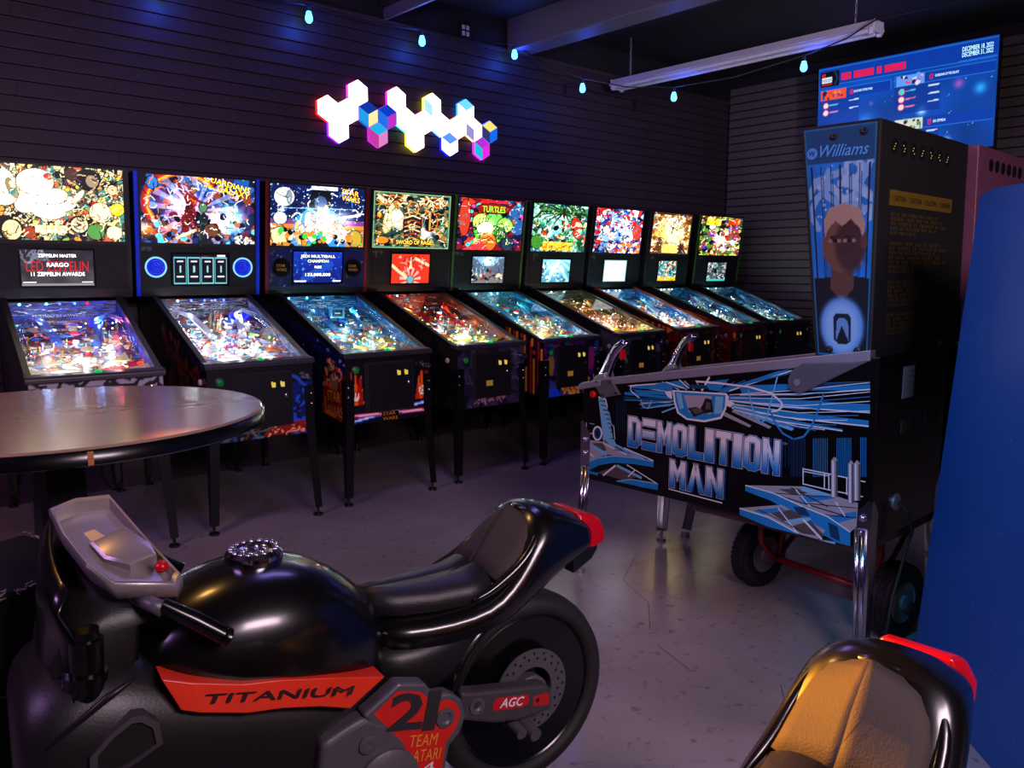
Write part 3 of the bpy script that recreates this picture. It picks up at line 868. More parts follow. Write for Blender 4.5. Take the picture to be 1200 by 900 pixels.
PF = dict(y0=0.065, y1=0.895, z0=0.842, z1=1.095, hw=0.262)


def pf(u, v, h=0.0):
    """u across 0..1, v from the player 0..1, h above the playfield."""
    dy, dz = PF['y1'] - PF['y0'], PF['z1'] - PF['z0']
    L = math.hypot(dy, dz)
    return Vector((PF['hw'] * (2 * u - 1), PF['y0'] + dy * v - dz / L * h, PF['z0'] + dz * v + dy / L * h))


PF_N = Vector((0, -(PF['z1'] - PF['z0']), PF['y1'] - PF['y0'])).normalized()
PF_U, PF_V = Vector((1, 0, 0)), Vector((0, PF['y1'] - PF['y0'], PF['z1'] - PF['z0'])).normalized()
PAX = (PF_U, PF_V, PF_N)


# shared meshes
def make_shared():
    S = {}
    m = MB()
    x0, x1 = -CW, CW
    side = [(0.0, 0.475), (0.0, 0.872), (0.93, 1.205), (1.27, 1.205), (1.27, 0.62), (0.30, 0.475)]
    for xa in (x0, x1 - 0.018):
        m.prism([(xa, y, z) for y, z in side], (0.018, 0, 0))
    m.box((x0 + 0.018, 0.0, 0.475), (x1 - 0.018, 0.02, 0.868)).box((x0 + 0.018, 1.25, 0.62), (x1 - 0.018, 1.27, 1.2))
    m.prism([(x0 + 0.018, 0.02, 0.48), (x0 + 0.018, 0.3, 0.48), (x0 + 0.018, 1.25, 0.625), (x0 + 0.018, 1.25, 0.64), (x0 + 0.018, 0.3, 0.495), (x0 + 0.018, 0.02, 0.495)], (2 * CW - 0.036, 0, 0))
    S['cabinet'] = m
    S['lockbar'] = MB().prism([(-0.296, -0.014, 0.862), (-0.296, -0.014, 0.882), (-0.296, -0.002, 0.893), (-0.296, 0.062, 0.899), (-0.296, 0.062, 0.876)], (0.592, 0, 0))
    for s, nm in ((-1, 'side_rail'), (1, 'side_rail')):
        xa = s * 0.292 if s < 0 else 0.262
        S['rail%d' % s] = MB().prism([(xa, 0.05, 0.884), (xa, 0.05, 0.897), (xa, 0.93, 1.222), (xa, 0.93, 1.20)], (0.03, 0, 0))
    S['glass'] = MB().prism([(-0.27, 0.05, 0.887), (-0.27, 0.905, 1.200), (-0.27, 0.904, 1.203), (-0.27, 0.049, 0.890)], (0.54, 0, 0))
    for sx in (-1, 1):
        for back in (0, 1):
            m = MB()
            ya, yb = (0.0, -0.025) if not back else (1.27, 1.295)
            d = 0.055 if not back else -0.055
            xt, xb = sx * (CW + 0.004), sx * (CW + 0.022)
            zt = 0.74 if not back else 0.86
            rings = []
            for (x, y, z, k) in ((xt, ya - (0.004 if not back else -0.004), zt, 1.0), (xt, ya - (0.004 if not back else -0.004), 0.5, 0.95), (xb, yb, 0.05, 0.72)):
                w = 0.055 * k * -sx
                dd = d * k
                e = 0.006
                rings.append([(x, y, z), (x + w, y, z), (x + w, y + math.copysign(e, dd), z), (x - sx * e, y + math.copysign(e, dd), z), (x - sx * e, y + dd, z), (x, y + dd, z)])
            m.loft(rings)
            S['leg%d%d' % (sx, back)] = m
    # backbox: side profile leans forward at the top
    S['backbox'] = MB().prism([(-BW, 0.958, 1.21), (-BW, 0.873, 1.93), (-BW, 1.27, 1.93), (-BW, 1.27, 1.21)], (2 * BW, 0, 0))
    return S


SH = {k: v.mesh('pinball_' + k) for k, v in make_shared().items()}


def front_y(z):
    return 0.958 - 0.085 * (z - 1.21) / 0.72


def bb(x, z, out=0.0):
    """Point on the leaning face of the backbox, OUT metres in front of it."""
    n = Vector((0, -0.72, -0.085)).normalized()
    return Vector((x, front_y(z), z)) + n * out


BBU = Vector((0, -0.085, 0.72)).normalized()


def mk(me, name, mat, parent, bevel=0.0):
    o = bpy.data.objects.new(name, me)
    COL.objects.link(o)
    o.parent = parent
    if not me.materials:
        me.materials.append(None)
    o.material_slots[0].link = 'OBJECT'
    o.material_slots[0].material = mat
    if bevel:
        md = o.modifiers.new('bevel', 'BEVEL'); md.width = bevel; md.segments = 2; md.limit_method = 'ANGLE'
    return o


def bb_frame(t, name, x0, x1, z0, z1, w, d, mat):
    m = MB()
    for a, b, c, e in ((x0 - w, x1 + w, z1, z1 + w), (x0 - w, x1 + w, z0 - w, z0), (x0 - w, x0, z0, z1), (x1, x1 + w, z0, z1)):
        p = [bb(a, c, 0), bb(b, c, 0), bb(b, e, 0), bb(a, e, 0)]
        q = [bb(a, c, d), bb(b, c, d), bb(b, e, d), bb(a, e, d)]
        m.add(p + q, ((4, 5, 6, 7), (0, 1, 5, 4), (1, 2, 6, 5), (2, 3, 7, 6), (3, 0, 4, 7), (3, 2, 1, 0)))
    return m.build(name, mat, t)


def pinball(idx, xf, xb, spec):
    rz = -math.atan2(xb - xf, 0.92)
    t = empty('pinball_machine', (xf, 4.06, 0), rz, spec['label'], 'pinball machine', 'pinball machines in the row along the back wall')
    R = random.Random(idx * 13 + 5)
    RS = np.random.RandomState(idx + 40)
    arm = M['armor'] if not spec.get('rail') else spec['rail']
    mk(SH['cabinet'], 'cabinet', M['black'], t)
    mk(SH['lockbar'], 'lockbar', M['railgrey'], t, 0.003)
    mk(SH['rail-1'], 'side_rail', arm, t, 0.003)
    mk(SH['rail1'], 'side_rail', arm, t, 0.003)
    mk(SH['glass'], 'playfield_glass', M['glass'], t)
    for sx in (-1, 1):
        for back in (0, 1):
            lg = mk(SH['leg%d%d' % (sx, back)], 'leg', M['legblack'], t)
            y = -0.025 + 0.02 if not back else 1.295 - 0.02
            xx = sx * (CW + 0.022) - sx * 0.018
            MB().cyl((xx, y, 0.0), (xx, y, 0.012), 0.026, n=12).cyl((xx, y, 0.012), (xx, y, 0.06), 0.008, n=8).build('leveler', M['armor'], lg, smooth=True, angle=40)
            if not back:
                for z in (0.695, 0.64):
                    MB().lathe([(0.009, 0.0), (0.009, 0.004), (0.004, 0.009), (1e-5, 0.010)], (sx * (CW - 0.012), -0.005, z), (Vector((1, 0, 0)), Vector((0, 0, 1)), Vector((0, -1, 0))), 10).build('bolt', M['chrome'], lg, smooth=True)
    # printed cabinet sides and front
    art_panel('front_decal', spec['front'], (-CW + 0.003, -0.0012, 0.478), (CW - 0.003, -0.0012, 0.478), (-CW + 0.003, -0.0012, 0.862), M['print'], t)
    for s in (-1, 1):
        x = s * (CW + 0.0012)
        sd = spec['side']
        if s < 0:
            art_panel('side_decal', sd, (x, 1.262, 0.625), (x, 0.004, 0.482), (x, 1.262, 1.198), M['print'], t, p11=(x, 0.004, 0.868))
    # coin door
    fr = MB().box((-0.165, -0.008, 0.535), (0.165, -0.001, 0.835)).build('coin_door', M['blackmatte'], t, bevel=0.01)
    MB().box((-0.150, -0.014, 0.55), (0.150, -0.007, 0.82)).build('door_panel', M['armor'], fr, bevel=0.006)
    n_slot = spec.get('slots', 2)
    for k in range(2):
        xx = 0.055 + 0.05 * k
        MB().box((xx - 0.018, -0.019, 0.742), (xx + 0.018, -0.013, 0.785)).build('coin_slot', M['armor'], fr, bevel=0.003)
        MB().box((xx - 0.009, -0.021, 0.748), (xx + 0.011, -0.018, 0.774)).box((xx - 0.012, -0.0215, 0.758), (xx - 0.004, -0.0185, 0.779)).build('slot_light', M['amberlit'], fr)
    if spec.get('bill'):
        MB().box((-0.07, -0.019, 0.61), (0.0, -0.013, 0.66)).build('bill_plate', M['armor'], fr, bevel=0.003)
        MB().box((-0.062, -0.021, 0.616), (-0.008, -0.018, 0.652)).build('bill_light', pm('amber_bill_slot', (0.5, 0.4, 0.15), 0.4, emit=(0.9, 0.65, 0.25), strength=0.22), fr)
    MB().lathe([(0.011, 0), (0.011, 0.006), (0.006, 0.010), (1e-5, 0.010)], (0.125, -0.013, 0.70), (Vector((1, 0, 0)), Vector((0, 0, 1)), Vector((0, -1, 0))), 12).build('lock', M['chrome'], fr, smooth=True, angle=40)
    ys = (Vector((1, 0, 0)), Vector((0, 0, 1)), Vector((0, -1, 0)))
    sb = MB().lathe([(0.026, 0), (0.026, 0.010), (0.019, 0.013), (0.019, 0.0)], (-0.222, -0.001, 0.795), ys, 18).build('start_button', M['railgrey'], t, smooth=True, angle=40)
    MB().lathe([(0.019, 0), (0.019, 0.010), (0.014, 0.014), (1e-5, 0.015)], (-0.222, -0.001, 0.795), ys, 18).build('button_cap', M['greendim'], sb, smooth=True, angle=40)
    pl = MB().lathe([(0.02, 0), (0.02, 0.012), (0.009, 0.014), (0.009, 0.05), (0.017, 0.055), (0.017, 0.07), (1e-5, 0.074)], (0.232, -0.001, 0.80), ys, 16).build('plunger', M['chrome'], t, smooth=True, angle=40)
    MB().lathe([(0.020, 0), (0.020, 0.006), (0.013, 0.013), (1e-5, 0.016)], (0.005, 0.024, 0.892), 'Z', 16).build('action_button', M['greenlit'], t, smooth=True, angle=40)
    for s in (-1, 1):
        MB().lathe([(0.017, 0), (0.017, 0.007), (0.012, 0.012), (1e-5, 0.012)], (s * (CW + 0.001), 0.10, 0.79), (Vector((0, 1, 0)), Vector((0, 0, 1)), Vector((s, 0, 0))), 14).build('flipper_button', M['redplastic'] if idx % 2 else M['white'], t, smooth=True, angle=40)
    # ------------- playfield
    pb = art_panel('playfield', field_art(spec['pal'], 300 + idx, spec['low'], spec['top']), pf(0, 0), pf(1, 0), pf(0, 1), M['print'], t)
    # mirror blades and back panel
    inner = spec['inner']
    for s in (-1, 1):
        x = s * (CW - 0.0195)
        ba = Art(40, 12, 3.3, idx * 3 + s, inner); ba.squig(26, [tuple(min(1, c * 1.6 + 0.1) for c in inner), tuple(c * 0.4 for c in inner)], 0.03, 0.6); ba.noise(4, 0.4, idx)
        art_panel('side_blade', ba, (x, 0.06, 0.83), (x, 0.90, 1.09), (x, 0.06, 0.882), M['print'], t, p11=(x, 0.90, 1.196))
    art_panel('back_panel', field_art(spec['top'], 500 + idx, spec['top'], spec['top']), (-0.262, 0.899, 1.09), (0.262, 0.899, 1.09), (-0.262, 0.902, 1.196), M['print'], t)
    # apron with two instruction cards
    ap = MB()
    for s in (-1, 1):
        ap.prism([pf(0.5 + s * 0.495, 0.0, 0.022), pf(0.5 + s * 0.495, 0.16, 0.022), pf(0.5 + s * 0.36, 0.12, 0.022), pf(0.5 + s * 0.13, 0.03, 0.022), pf(0.5 + s * 0.13, 0.0, 0.022)], PF_N * 0.003, spec['apron'])
    apo = ap.build('apron', M['plastic'], t)
    for s in (-1, 1):
        mb = MB()
        c = [pf(0.5 + s * 0.45, 0.025, 0.0262), pf(0.5 + s * 0.27, 0.025, 0.0262), pf(0.5 + s * 0.27, 0.075, 0.0262), pf(0.5 + s * 0.45, 0.10, 0.0262)]
        mb.prism(c, PF_N * 0.0006, (0.95, 0.92, 0.85)).build('instruction_card', M['plastic'], apo)
    # flippers, slingshots, bumpers
    for s in (-1, 1):
        a, b = pf(0.5 + s * 0.20, 0.20, 0.012), pf(0.5 + s * 0.07, 0.15, 0.012)
        d = (b - a)
        m = MB()
        n = PF_N.cross(d.normalized())
        m.prism([a + n * 0.011, a - n * 0.011, b - n * 0.005, b + d.normalized() * 0.005, b + n * 0.005], PF_N * 0.014, spec['flip']).cyl(a, a + PF_N * 0.018, 0.009, n=10, col=(0.9, 0.9, 0.9))
        m.build('flipper', M['plastic'], t)
        tri = [pf(0.5 + s * 0.36, 0.22, 0.018), pf(0.5 + s * 0.36, 0.36, 0.018), pf(0.5 + s * 0.22, 0.235, 0.018)]
        MB().prism(tri, PF_N * 0.004, spec['low'][R.randrange(len(spec['low']))]).build('slingshot', M['plastic'], t)
    for k, (u, v) in enumerate(((0.32, 0.72), (0.52, 0.80), (0.50, 0.66)) if idx % 2 else ((0.62, 0.74), (0.78, 0.82), (0.80, 0.68))):
        b_ = MB().lathe([(0.026, 0), (0.020, 0.008), (0.020, 0.026), (0.03, 0.03), (0.03, 0.034), (1e-5, 0.036)], pf(u, v), PAX, 16, spec['pal'][k % len(spec['pal'])]).build('pop_bumper', M['plastic'], t, smooth=True, angle=35)
        MB().lathe([(0.019, 0.0362), (1e-5, 0.0385)], pf(u, v), PAX, 12, [RED, WHT, BLU][(k + idx) % 3]).build('bumper_cap', M['lit'], b_)
    # ramps: clear plastic troughs and chrome wire rails
    for k in range(2):
        s = 1 if k == 0 else -1
        u0 = 0.5 + s * 0.16
        path = [(u0, 0.52, 0.004), (u0 + s * 0.05, 0.66, 0.03), (u0 + s * 0.10, 0.80, 0.05), (u0 + s * 0.20, 0.88, 0.055), (u0 + s * 0.29, 0.80, 0.05), (u0 + s * 0.31, 0.62, 0.045), (u0 + s * 0.30, 0.42, 0.035), (u0 + s * 0.28, 0.30, 0.025)]
        m = MB()
        rows = []
        for q, (u, v, h) in enumerate(path):
            c = pf(u, v, h)
            a = pf(*path[max(0, q - 1)]); b = pf(*path[min(len(path) - 1, q + 1)])
            d = (b - a).normalized(); n = PF_N.cross(d).normalized()
            rows.append([c + n * 0.02 + PF_N * 0.014, c + n * 0.018, c - n * 0.018, c - n * 0.02 + PF_N * 0.014])
        m.grid(rows[:5], spec['ramp'])
        m.build('ramp', M['plastic'], t, smooth=True, solid=0.0015, recalc=False)
        w = MB()
        for off, hh in ((0.012, 0.006), (-0.012, 0.006), (0.0, 0.0)):
            pts = []
            for q, (u, v, h) in enumerate(path[3:]):
                c = pf(u, v, h)
                pts.append(c + PF_U * off * (1 if q > 0 else 0.6) + PF_N * hh)
            w.tube(pts, 0.002, 5)
        w.build('wire_rail', M['chrome'], t, smooth=True)
    # coloured plastics on posts
    pls = MB()
    for k in range(16):
        u, v = 0.06 + 0.88 * R.random(), 0.40 + 0.52 * R.random()
        n = R.choice((3, 4, 5))
        r = 0.018 + 0.026 * R.random()
        h = 0.02 + 0.025 * R.random()
        ph = R.random() * 6
        u = min(max(u, 0.10), 0.90)
        c = pf(u, v, h)
        col = R.choice(spec['pal'] + spec['low'])
        pls.prism([c + PF_U * math.cos(ph + 6.283 * i / n) * r + PF_V * math.sin(ph + 6.283 * i / n) * r for i in range(n)], PF_N * 0.002, col)
    tag(pls.build('plastic', M['plastic'], t), kind='stuff')
    po = MB()
    for k in range(46):
        u, v = 0.04 + 0.92 * R.random(), 0.22 + 0.72 * R.random()
        po.cyl(pf(u, v), pf(u, v, 0.026), 0.004, 0.003, 6, R.choice([WHT, RED, YEL, (0.9, 0.9, 1), CYN]))
    tag(po.build('post', M['plastic'], t), kind='stuff')
    # drop targets
    for k in range(4):
        u = 0.07
        a = pf(u, 0.46 + 0.032 * k, 0.0)
        MB().prism([a, a + PF_V * 0.022, a + PF_V * 0.022 + PF_N * 0.026, a + PF_N * 0.026], (0.003, 0, 0), R.choice([WHT, YEL, RED, CYN])).build('drop_target', M['plastic'], t)
    # lit inserts and little lamps: nobody could count them
    ins = MB()
    for k in range(64):
        if k < 30:
            u, v = 0.5 + 0.36 * (R.random() * 2 - 1), 0.17 + 0.36 * R.random()
        else:
            u, v = 0.05 + 0.9 * R.random(), 0.2 + 0.75 * R.random()
        c = pf(u, v, 0.0012)
        r = 0.005 + 0.006 * R.random()
        n = R.choice((3, 4, 8, 8))
        ph = R.random() * 6
        ins.add([c + PF_U * math.cos(ph + 6.283 * i / n) * r + PF_V * math.sin(ph + 6.283 * i / n) * r for i in range(n)], [tuple(range(n))], R.choice(spec['ins']))
    tag(ins.build('playfield_insert', M['lit3'], t, recalc=False), kind='stuff')
    gl = MB()
    for k in range(spec.get('nb', 26)):
        u, v = 0.04 + 0.92 * R.random(), 0.18 + 0.76 * R.random()
        gl.ball(pf(u, v, 0.012 + 0.02 * R.random()), 0.0042, 6, 4, R.choice(spec['gi']))
    tag(gl.build('lamp_bulb', M['lit8'], t), kind='stuff')
    for k, (uu, c) in enumerate(spec['leds']):
        MB().ball((PF['hw'] * (2 * uu - 1), 0.892, 1.185), 0.0068, 8, 6, c).build('spotlight', M['lit8'], t)
    for k, (u, v, h, e, c) in enumerate(spec['lights']):
        d = bpy.data.lights.new('playfield_light', 'POINT')
        d.energy = e; d.color = c; d.shadow_soft_size = 0.012
        o = bpy.data.objects.new('playfield_light', d)
        COL.objects.link(o); o.parent = t; o.location = pf(u, v, h)
    for fn in spec.get('extra', ()):
        fn(t)
    # ------------- backbox
    mk(SH['backbox'], 'backbox', M['black'], t, 0.004)
    gx = 0.333
    bga = spec['bg']()
    bga.squig(70, [BLK, (0.9, 0.9, 0.85), spec['pal'][0], spec['pal'][2]], 0.0045, 0.09)
    bga.specks(80, [BLK, (1, 1, 0.95), spec['pal'][1], spec['low'][1]], 0.008)
    bgp = art_panel('backglass', bga, bb(-gx, 1.527, 0.002), bb(gx, 1.527, 0.002), bb(-gx, 1.915, 0.002), M['lit'], t)
    bb_frame(t, 'backglass_frame', -gx, gx, 1.527, 1.915, 0.012, 0.006, M['black'])
    for (body, x, z, h, w, col, ry) in spec.get('title', ()):
        ux = Vector((math.cos(ry), 0, 0)) + BBU * math.sin(ry)
        uy = BBU * math.cos(ry) - Vector((math.sin(ry), 0, 0))
        for dx, dz, cc, lf in ((0.003, -0.003, (0.05, 0.02, 0.02), 0.0035), (0, 0, col, 0.0045)):
            text('title_lettering', body, bb(x + dx, z + dz, lf), ux.normalized(), uy.normalized(), h, M['lit3' if lf > 0.004 else 'lit'], bgp, w, cc, 'C')
    sp = spec['panel']
    spo = art_panel('speaker_panel', sp, bb(-gx - 0.01, 1.258, 0.002), bb(gx + 0.01, 1.258, 0.002), bb(-gx - 0.01, 1.508, 0.002), M['litlow'] if spec.get('panel_lit') else M['printmatte'], t)
    x0, x1, z0, z1 = spec['scr']
    so = art_panel('screen', screen_art(idx), bb(x0, z0, 0.005), bb(x1, z0, 0.005), bb(x0, z1, 0.005), M['litlow'], t)
    bb_frame(t, 'screen_bezel', x0, x1, z0, z1, 0.010, 0.007, M['blackgloss'])
    MB().cyl(bb(0, 1.516, 0), bb(0, 1.516, 0.008), 0.006, n=10).build('backbox_lock', M['chrome'], t)
    for (body, x, z, h, w, col, mat, lf) in spec.get('stext', ()):
        text('screen_lettering', body, bb(x, z, lf), (1, 0, 0), BBU, h, M[mat], so, w, col, 'C', bold=0.012 if mat == 'lit' else 0.0)
    if spec.get('speakers'):
        for s in (-1, 1):
            c = bb(s * 0.258, 1.385, 0.002)
            ax = (Vector((1, 0, 0)), BBU, Vector((0, -0.72, -0.085)).normalized())
            so2 = MB().lathe([(0.062, 0), (0.062, 0.006), (0.053, 0.006), (0.053, 0.002)], c, ax, 28, spec['speakers'][0]).build('speaker', M['litlow'] if spec['speakers'][2] else M['plastic'], t)
            g = MB()
            for q in range(4):
                r0 = 0.052 - q * 0.013
                g.lathe([(r0, 0.002), (r0, 0.0035), (r0 - 0.010, 0.0035), (max(r0 - 0.012, 0.001), 0.002)], c, ax, 24, tuple(x * (1 - 0.12 * (q % 2)) for x in spec['speakers'][1]))
            g.build('speaker_grille', M['litlow'] if spec['speakers'][2] else M['plastic'], so2)
            if spec.get('spktext'):
                text('speaker_lettering', 'STAR\nWARS', c + ax[2] * 0.0065 + BBU * 0.004, (1, 0, 0), BBU, 0.018, M['print'], so2, 0.07, (0.75, 0.55, 0.2), 'C')
    tr = spec.get('trim')
    if tr is not None:
        for s in (-1, 1):
            p = [bb(s * (BW - 0.010) - 0.010, 1.215, 0.004), bb(s * (BW - 0.010) + 0.010, 1.215, 0.004), bb(s * (BW - 0.010) + 0.010, 1.928, 0.004), bb(s * (BW - 0.010) - 0.010, 1.928, 0.004)]
            MB().prism(p, (0, 0.02, 0)).build('edge_trim', tr, t)
    # cable down the back
    MB().tube([(0.15, 1.285, 0.9), (0.16, 1.31, 0.5), (0.2, 1.31, 0.1), (0.24, 1.29, 0.012), (0.30, 1.32, 0.012)], 0.005, 6).build('power_cord', M['blackmatte'], t, smooth=True)
    return t


def plain_panel(seed, base=(0.06, 0.055, 0.065)):
    a = Art(60, 24, 2.8, seed, base); a.noise(6, 0.25, seed); a.squig(5, [(0.35, 0.33, 0.35)], 0.02, 0.12, (0.01, 0.9, 0.14, 0.96)); a.band(0, 0.03, (0.15, 0.14, 0.16))
    return a


def front_art(kind):
    a = Art(90, 62, 1.48, 700 + kind, (0.035, 0.033, 0.045))
    if kind == 1:
        a.squig(60, [(0.4, 0.4, 0.42), (0.25, 0.25, 0.27)], 0.01, 0.2); a.band(0.86, 0.99, (0.55, 0.53, 0.55)); a.squig(24, [BLK], 0.02, 0.3, (0, 0.84, 1, 1)); a.band(0, 0.18, (0.5, 0.48, 0.5), 1, 0.1, 0.9); a.squig(16, [BLK, (0.6, 0.5, 0.2)], 0.02, 0.2, (0.1, 0.02, 0.9, 0.16))
    elif kind == 2:
        a.poly([(0.76, 0.0), (1, 0.0), (1, 0.75), (0.76, 0.75)], (0.03, 0.10, 0.35)); a.squig(16, [(0.1, 0.3, 0.7), (0.02, 0.05, 0.2)], 0.02, 0.3, (0.78, 0.1, 1, 0.7))
        a.poly([(0.5, 0.03), (0.92, 0.03), (0.96, 0.18), (0.7, 0.2), (0.54, 0.14)], (0.5, 0.08, 0.06)); a.squig(20, [(0.9, 0.6, 0.4), (0.3, 0.02, 0.02)], 0.009, 0.07, (0.56, 0.04, 0.92, 0.14)); a.line([(0.05, 0.1), (0.5, 0.1), (0.62, 0.16)], 0.012, (0.3, 0.35, 0.3)); a.squig(26, [(0.35, 0.4, 0.4), (0.1, 0.3, 0.5), (0.3, 0.2, 0.1)], 0.012, 0.14, (0.02, 0.02, 0.5, 0.15))
    elif kind == 3:
        for x0, x1, f in ((0.03, 0.17, 1), (0.83, 0.97, -1)):
            for k in range(12):
                xx = x0 + (x1 - x0) * a.r.rand()
                a.poly([(xx - 0.03, 0.28), (xx, 0.55 + 0.3 * a.r.rand()), (xx + 0.03, 0.28)], [(0.75, 0.15, 0.05), (0.9, 0.35, 0.1), (0.6, 0.08, 0.05)][k % 3])
            cx = (x0 + x1) / 2
            a.ell(cx, 0.42, 0.075, 0.09, (0.7, 0.1, 0.06))
            if f > 0:
                a.ell(cx, 0.42, 0.062, 0.075, CRM); a.ell(cx, 0.45, 0.042, 0.055, (0.7, 0.1, 0.06)); a.poly([(cx - 0.012, 0.36), (cx, 0.5), (cx + 0.012, 0.36)], CRM)
            else:
                a.ell(cx, 0.42, 0.062, 0.075, CRM); a.ell(cx, 0.42, 0.048, 0.058, (0.7, 0.1, 0.06)); a.rays(cx, 0.42, 6, CRM, 1, 0.012, 0.055); a.ell(cx, 0.42, 0.018, 0.022, CRM)
        a.band(0, 0.2, (0.03, 0.04, 0.12)); a.line([(0.02, 0.03), (0.98, 0.24)], 0.03, (0.2, 0.35, 0.7)); a.line([(0.02, 0.03), (0.98, 0.24)], 0.012, (0.8, 0.9, 1)); a.line([(0.02, 0.13), (0.98, 0.10)], 0.03, (0.6, 0.1, 0.2)); a.line([(0.02, 0.13), (0.98, 0.10)], 0.012, (1, 0.75, 0.8))
    elif kind == 4:
        a.cells(80, [(0.10, 0.09, 0.16), (0.16, 0.14, 0.22), (0.06, 0.06, 0.10), (0.2, 0.18, 0.26)], 0.0); a.squig(40, [(0.3, 0.27, 0.36), (0.05, 0.05, 0.08)], 0.008, 0.2); a.squig(26, [(0.6, 0.4, 0.45)], 0.010, 0.08, (0.2, 0.08, 0.75, 0.16))
    elif kind == 5:
        a.cells(120, [(0.06, 0.08, 0.35), (0.25, 0.1, 0.4), (0.05, 0.05, 0.12), (0.5, 0.1, 0.35), (0.1, 0.25, 0.5)], 0.01); a.ell(0.12, 0.6, 0.08, 0.2, (0.5, 0.4, 0.15)); a.ell(0.86, 0.65, 0.08, 0.22, (0.6, 0.12, 0.45)); a.squig(24, [(0.9, 0.65, 0.2), (0.7, 0.3, 0.1)], 0.02, 0.2, (0.3, 0.02, 0.95, 0.14)); a.poly([(0.02, 0.0), (0.3, 0.0), (0.22, 0.18), (0.02, 0.14)], (0.1, 0.25, 0.8))
    elif kind == 6:
        a.im[:] = (0.42, 0.42, 0.48); a.cells(40, [(0.5, 0.5, 0.55), (0.3, 0.3, 0.36), (0.12, 0.12, 0.16)], 0.012); a.squig(40, [BLK, (0.7, 0.7, 0.75)], 0.012, 0.2); a.ell(0.1, 0.3, 0.1, 0.25, (0.2, 0.18, 0.2)); a.ell(0.9, 0.35, 0.09, 0.3, (0.15, 0.14, 0.18))
    elif kind == 7:
        a.cells(60, [(0.6, 0.1, 0.05), (0.75, 0.22, 0.06), (0.45, 0.06, 0.05), (0.15, 0.03, 0.05)], 0.01); a.squig(40, [(0.95, 0.5, 0.15), BLK], 0.012, 0.2)
    elif kind == 8:
        a.cells(60, [(0.55, 0.06, 0.05), (0.65, 0.15, 0.06), (0.3, 0.04, 0.04)], 0.01); a.squig(30, [(0.9, 0.35, 0.1), BLK], 0.012, 0.2)
    elif kind == 9:
        a.cells(60, [(0.03, 0.03, 0.05), (0.06, 0.06, 0.10), (0.08, 0.1, 0.18)], 0.0); a.glow(0.7, 0.1, 0.1, (0.1, 0.2, 1), 1.2)
    a.im *= 1.35
    return a


def side_art(kind):
    a = Art(80, 36, 3.0, 800 + kind, (0.03, 0.03, 0.04))
    if kind == 2:
        a.ell(0.62, 0.4, 0.35, 0.4, (0.12, 0.05, 0.07), soft=0.5); a.squig(60, [(0.35, 0.1, 0.1), (0.10, 0.08, 0.25), (0.35, 0.2, 0.12), BLK], 0.03, 0.4, (0.4, 0, 1, 1)); a.squig(12, [(0.7, 0.5, 0.2)], 0.015, 0.1, (0.85, 0.2, 0.97, 0.6))
    elif kind == 3:
        a.grad((0.03, 0.04, 0.14), (0.04, 0.06, 0.22)); a.specks(70, [(0.4, 0.5, 0.8), (0.1, 0.15, 0.4)], 0.02)
        for k in range(26):
            x = 0.78 + 0.2 * a.r.rand(); a.poly([(x - 0.03, 0.0), (x + 0.01, 0.55 + 0.35 * a.r.rand()), (x + 0.035, 0.0)], [(0.55, 0.12, 0.05), (0.85, 0.35, 0.12), (0.35, 0.06, 0.05)][k % 3])
        a.ell(0.88, 0.62, 0.16, 0.22, (0.5, 0.35, 0.3)); a.squig(16, [BLK, (0.8, 0.6, 0.5)], 0.02, 0.2, (0.82, 0.45, 0.95, 0.8)); a.poly([(0.79, 0.06), (0.985, 0.06), (0.985, 0.42), (0.79, 0.42)], (0.45, 0.12, 0.05))
    elif kind == 4:
        a.cells(30, [(0.05, 0.05, 0.06), (0.10, 0.08, 0.07), (0.03, 0.03, 0.04)], 0.0)
    elif kind == 5:
        for k in range(14): a.poly([(0.70 + k * 0.022, 0.02), (0.712 + k * 0.022, 0.02), (0.700 + k * 0.022, 0.98), (0.690 + k * 0.022, 0.98)], [(0.6, 0.12, 0.08), (0.85, 0.5, 0.15), (0.15, 0.05, 0.2)][k % 3])
    elif kind in (7, 8):
        a.cells(60, [(0.55, 0.08, 0.05), (0.7, 0.2, 0.06), (0.35, 0.05, 0.04)], 0.0); a.squig(30, [(0.9, 0.45, 0.12), (0.15, 0.02, 0.02)], 0.025, 0.4)
    elif kind == 6:
        a.cells(40, [(0.10, 0.10, 0.12), (0.05, 0.05, 0.07), (0.2, 0.2, 0.24)], 0.0)
    else:
        a.noise(5, 0.4, kind)
    a.im *= 1.35
    return a


def panel3():
    a = Art(90, 34, 2.7, 31).grad((0.03, 0.06, 0.25), (0.04, 0.08, 0.32)); a.specks(80, [(0.2, 0.3, 0.7), (0.6, 0.7, 0.9)], 0.012); a.squig(16, [(0.3, 0.45, 0.8), (0.4, 0.35, 0.2)], 0.014, 0.14); a.frame(0.015, (0.1, 0.15, 0.4))
    return a


BLUE_TRIM = pm('blue_edge_trim', (0.03, 0.12, 0.55), 0.35, emit=(0.02, 0.15, 0.8), strength=0.45)
RED_TRIM = pm('red_edge_trim', (0.45, 0.06, 0.06), 0.4)
GREEN_TRIM = pm('green_edge_trim', (0.22, 0.38, 0.14), 0.4)
ORANGE_RAIL = pm('orange_side_rail', (0.55, 0.2, 0.07), 0.35)
STEELRAIL = M['railgrey']


def dome(u, v, r, col, mat='lit', h=0.02):
    def f(t):
        MB().lathe([(r, 0), (r, 0.006), (r * 0.85, r * 0.45), (r * 0.5, r * 0.75), (1e-5, r * 0.85)], pf(u, v, h), PAX, 20, col).build('dome_light', M[mat], t, smooth=True)
    return f


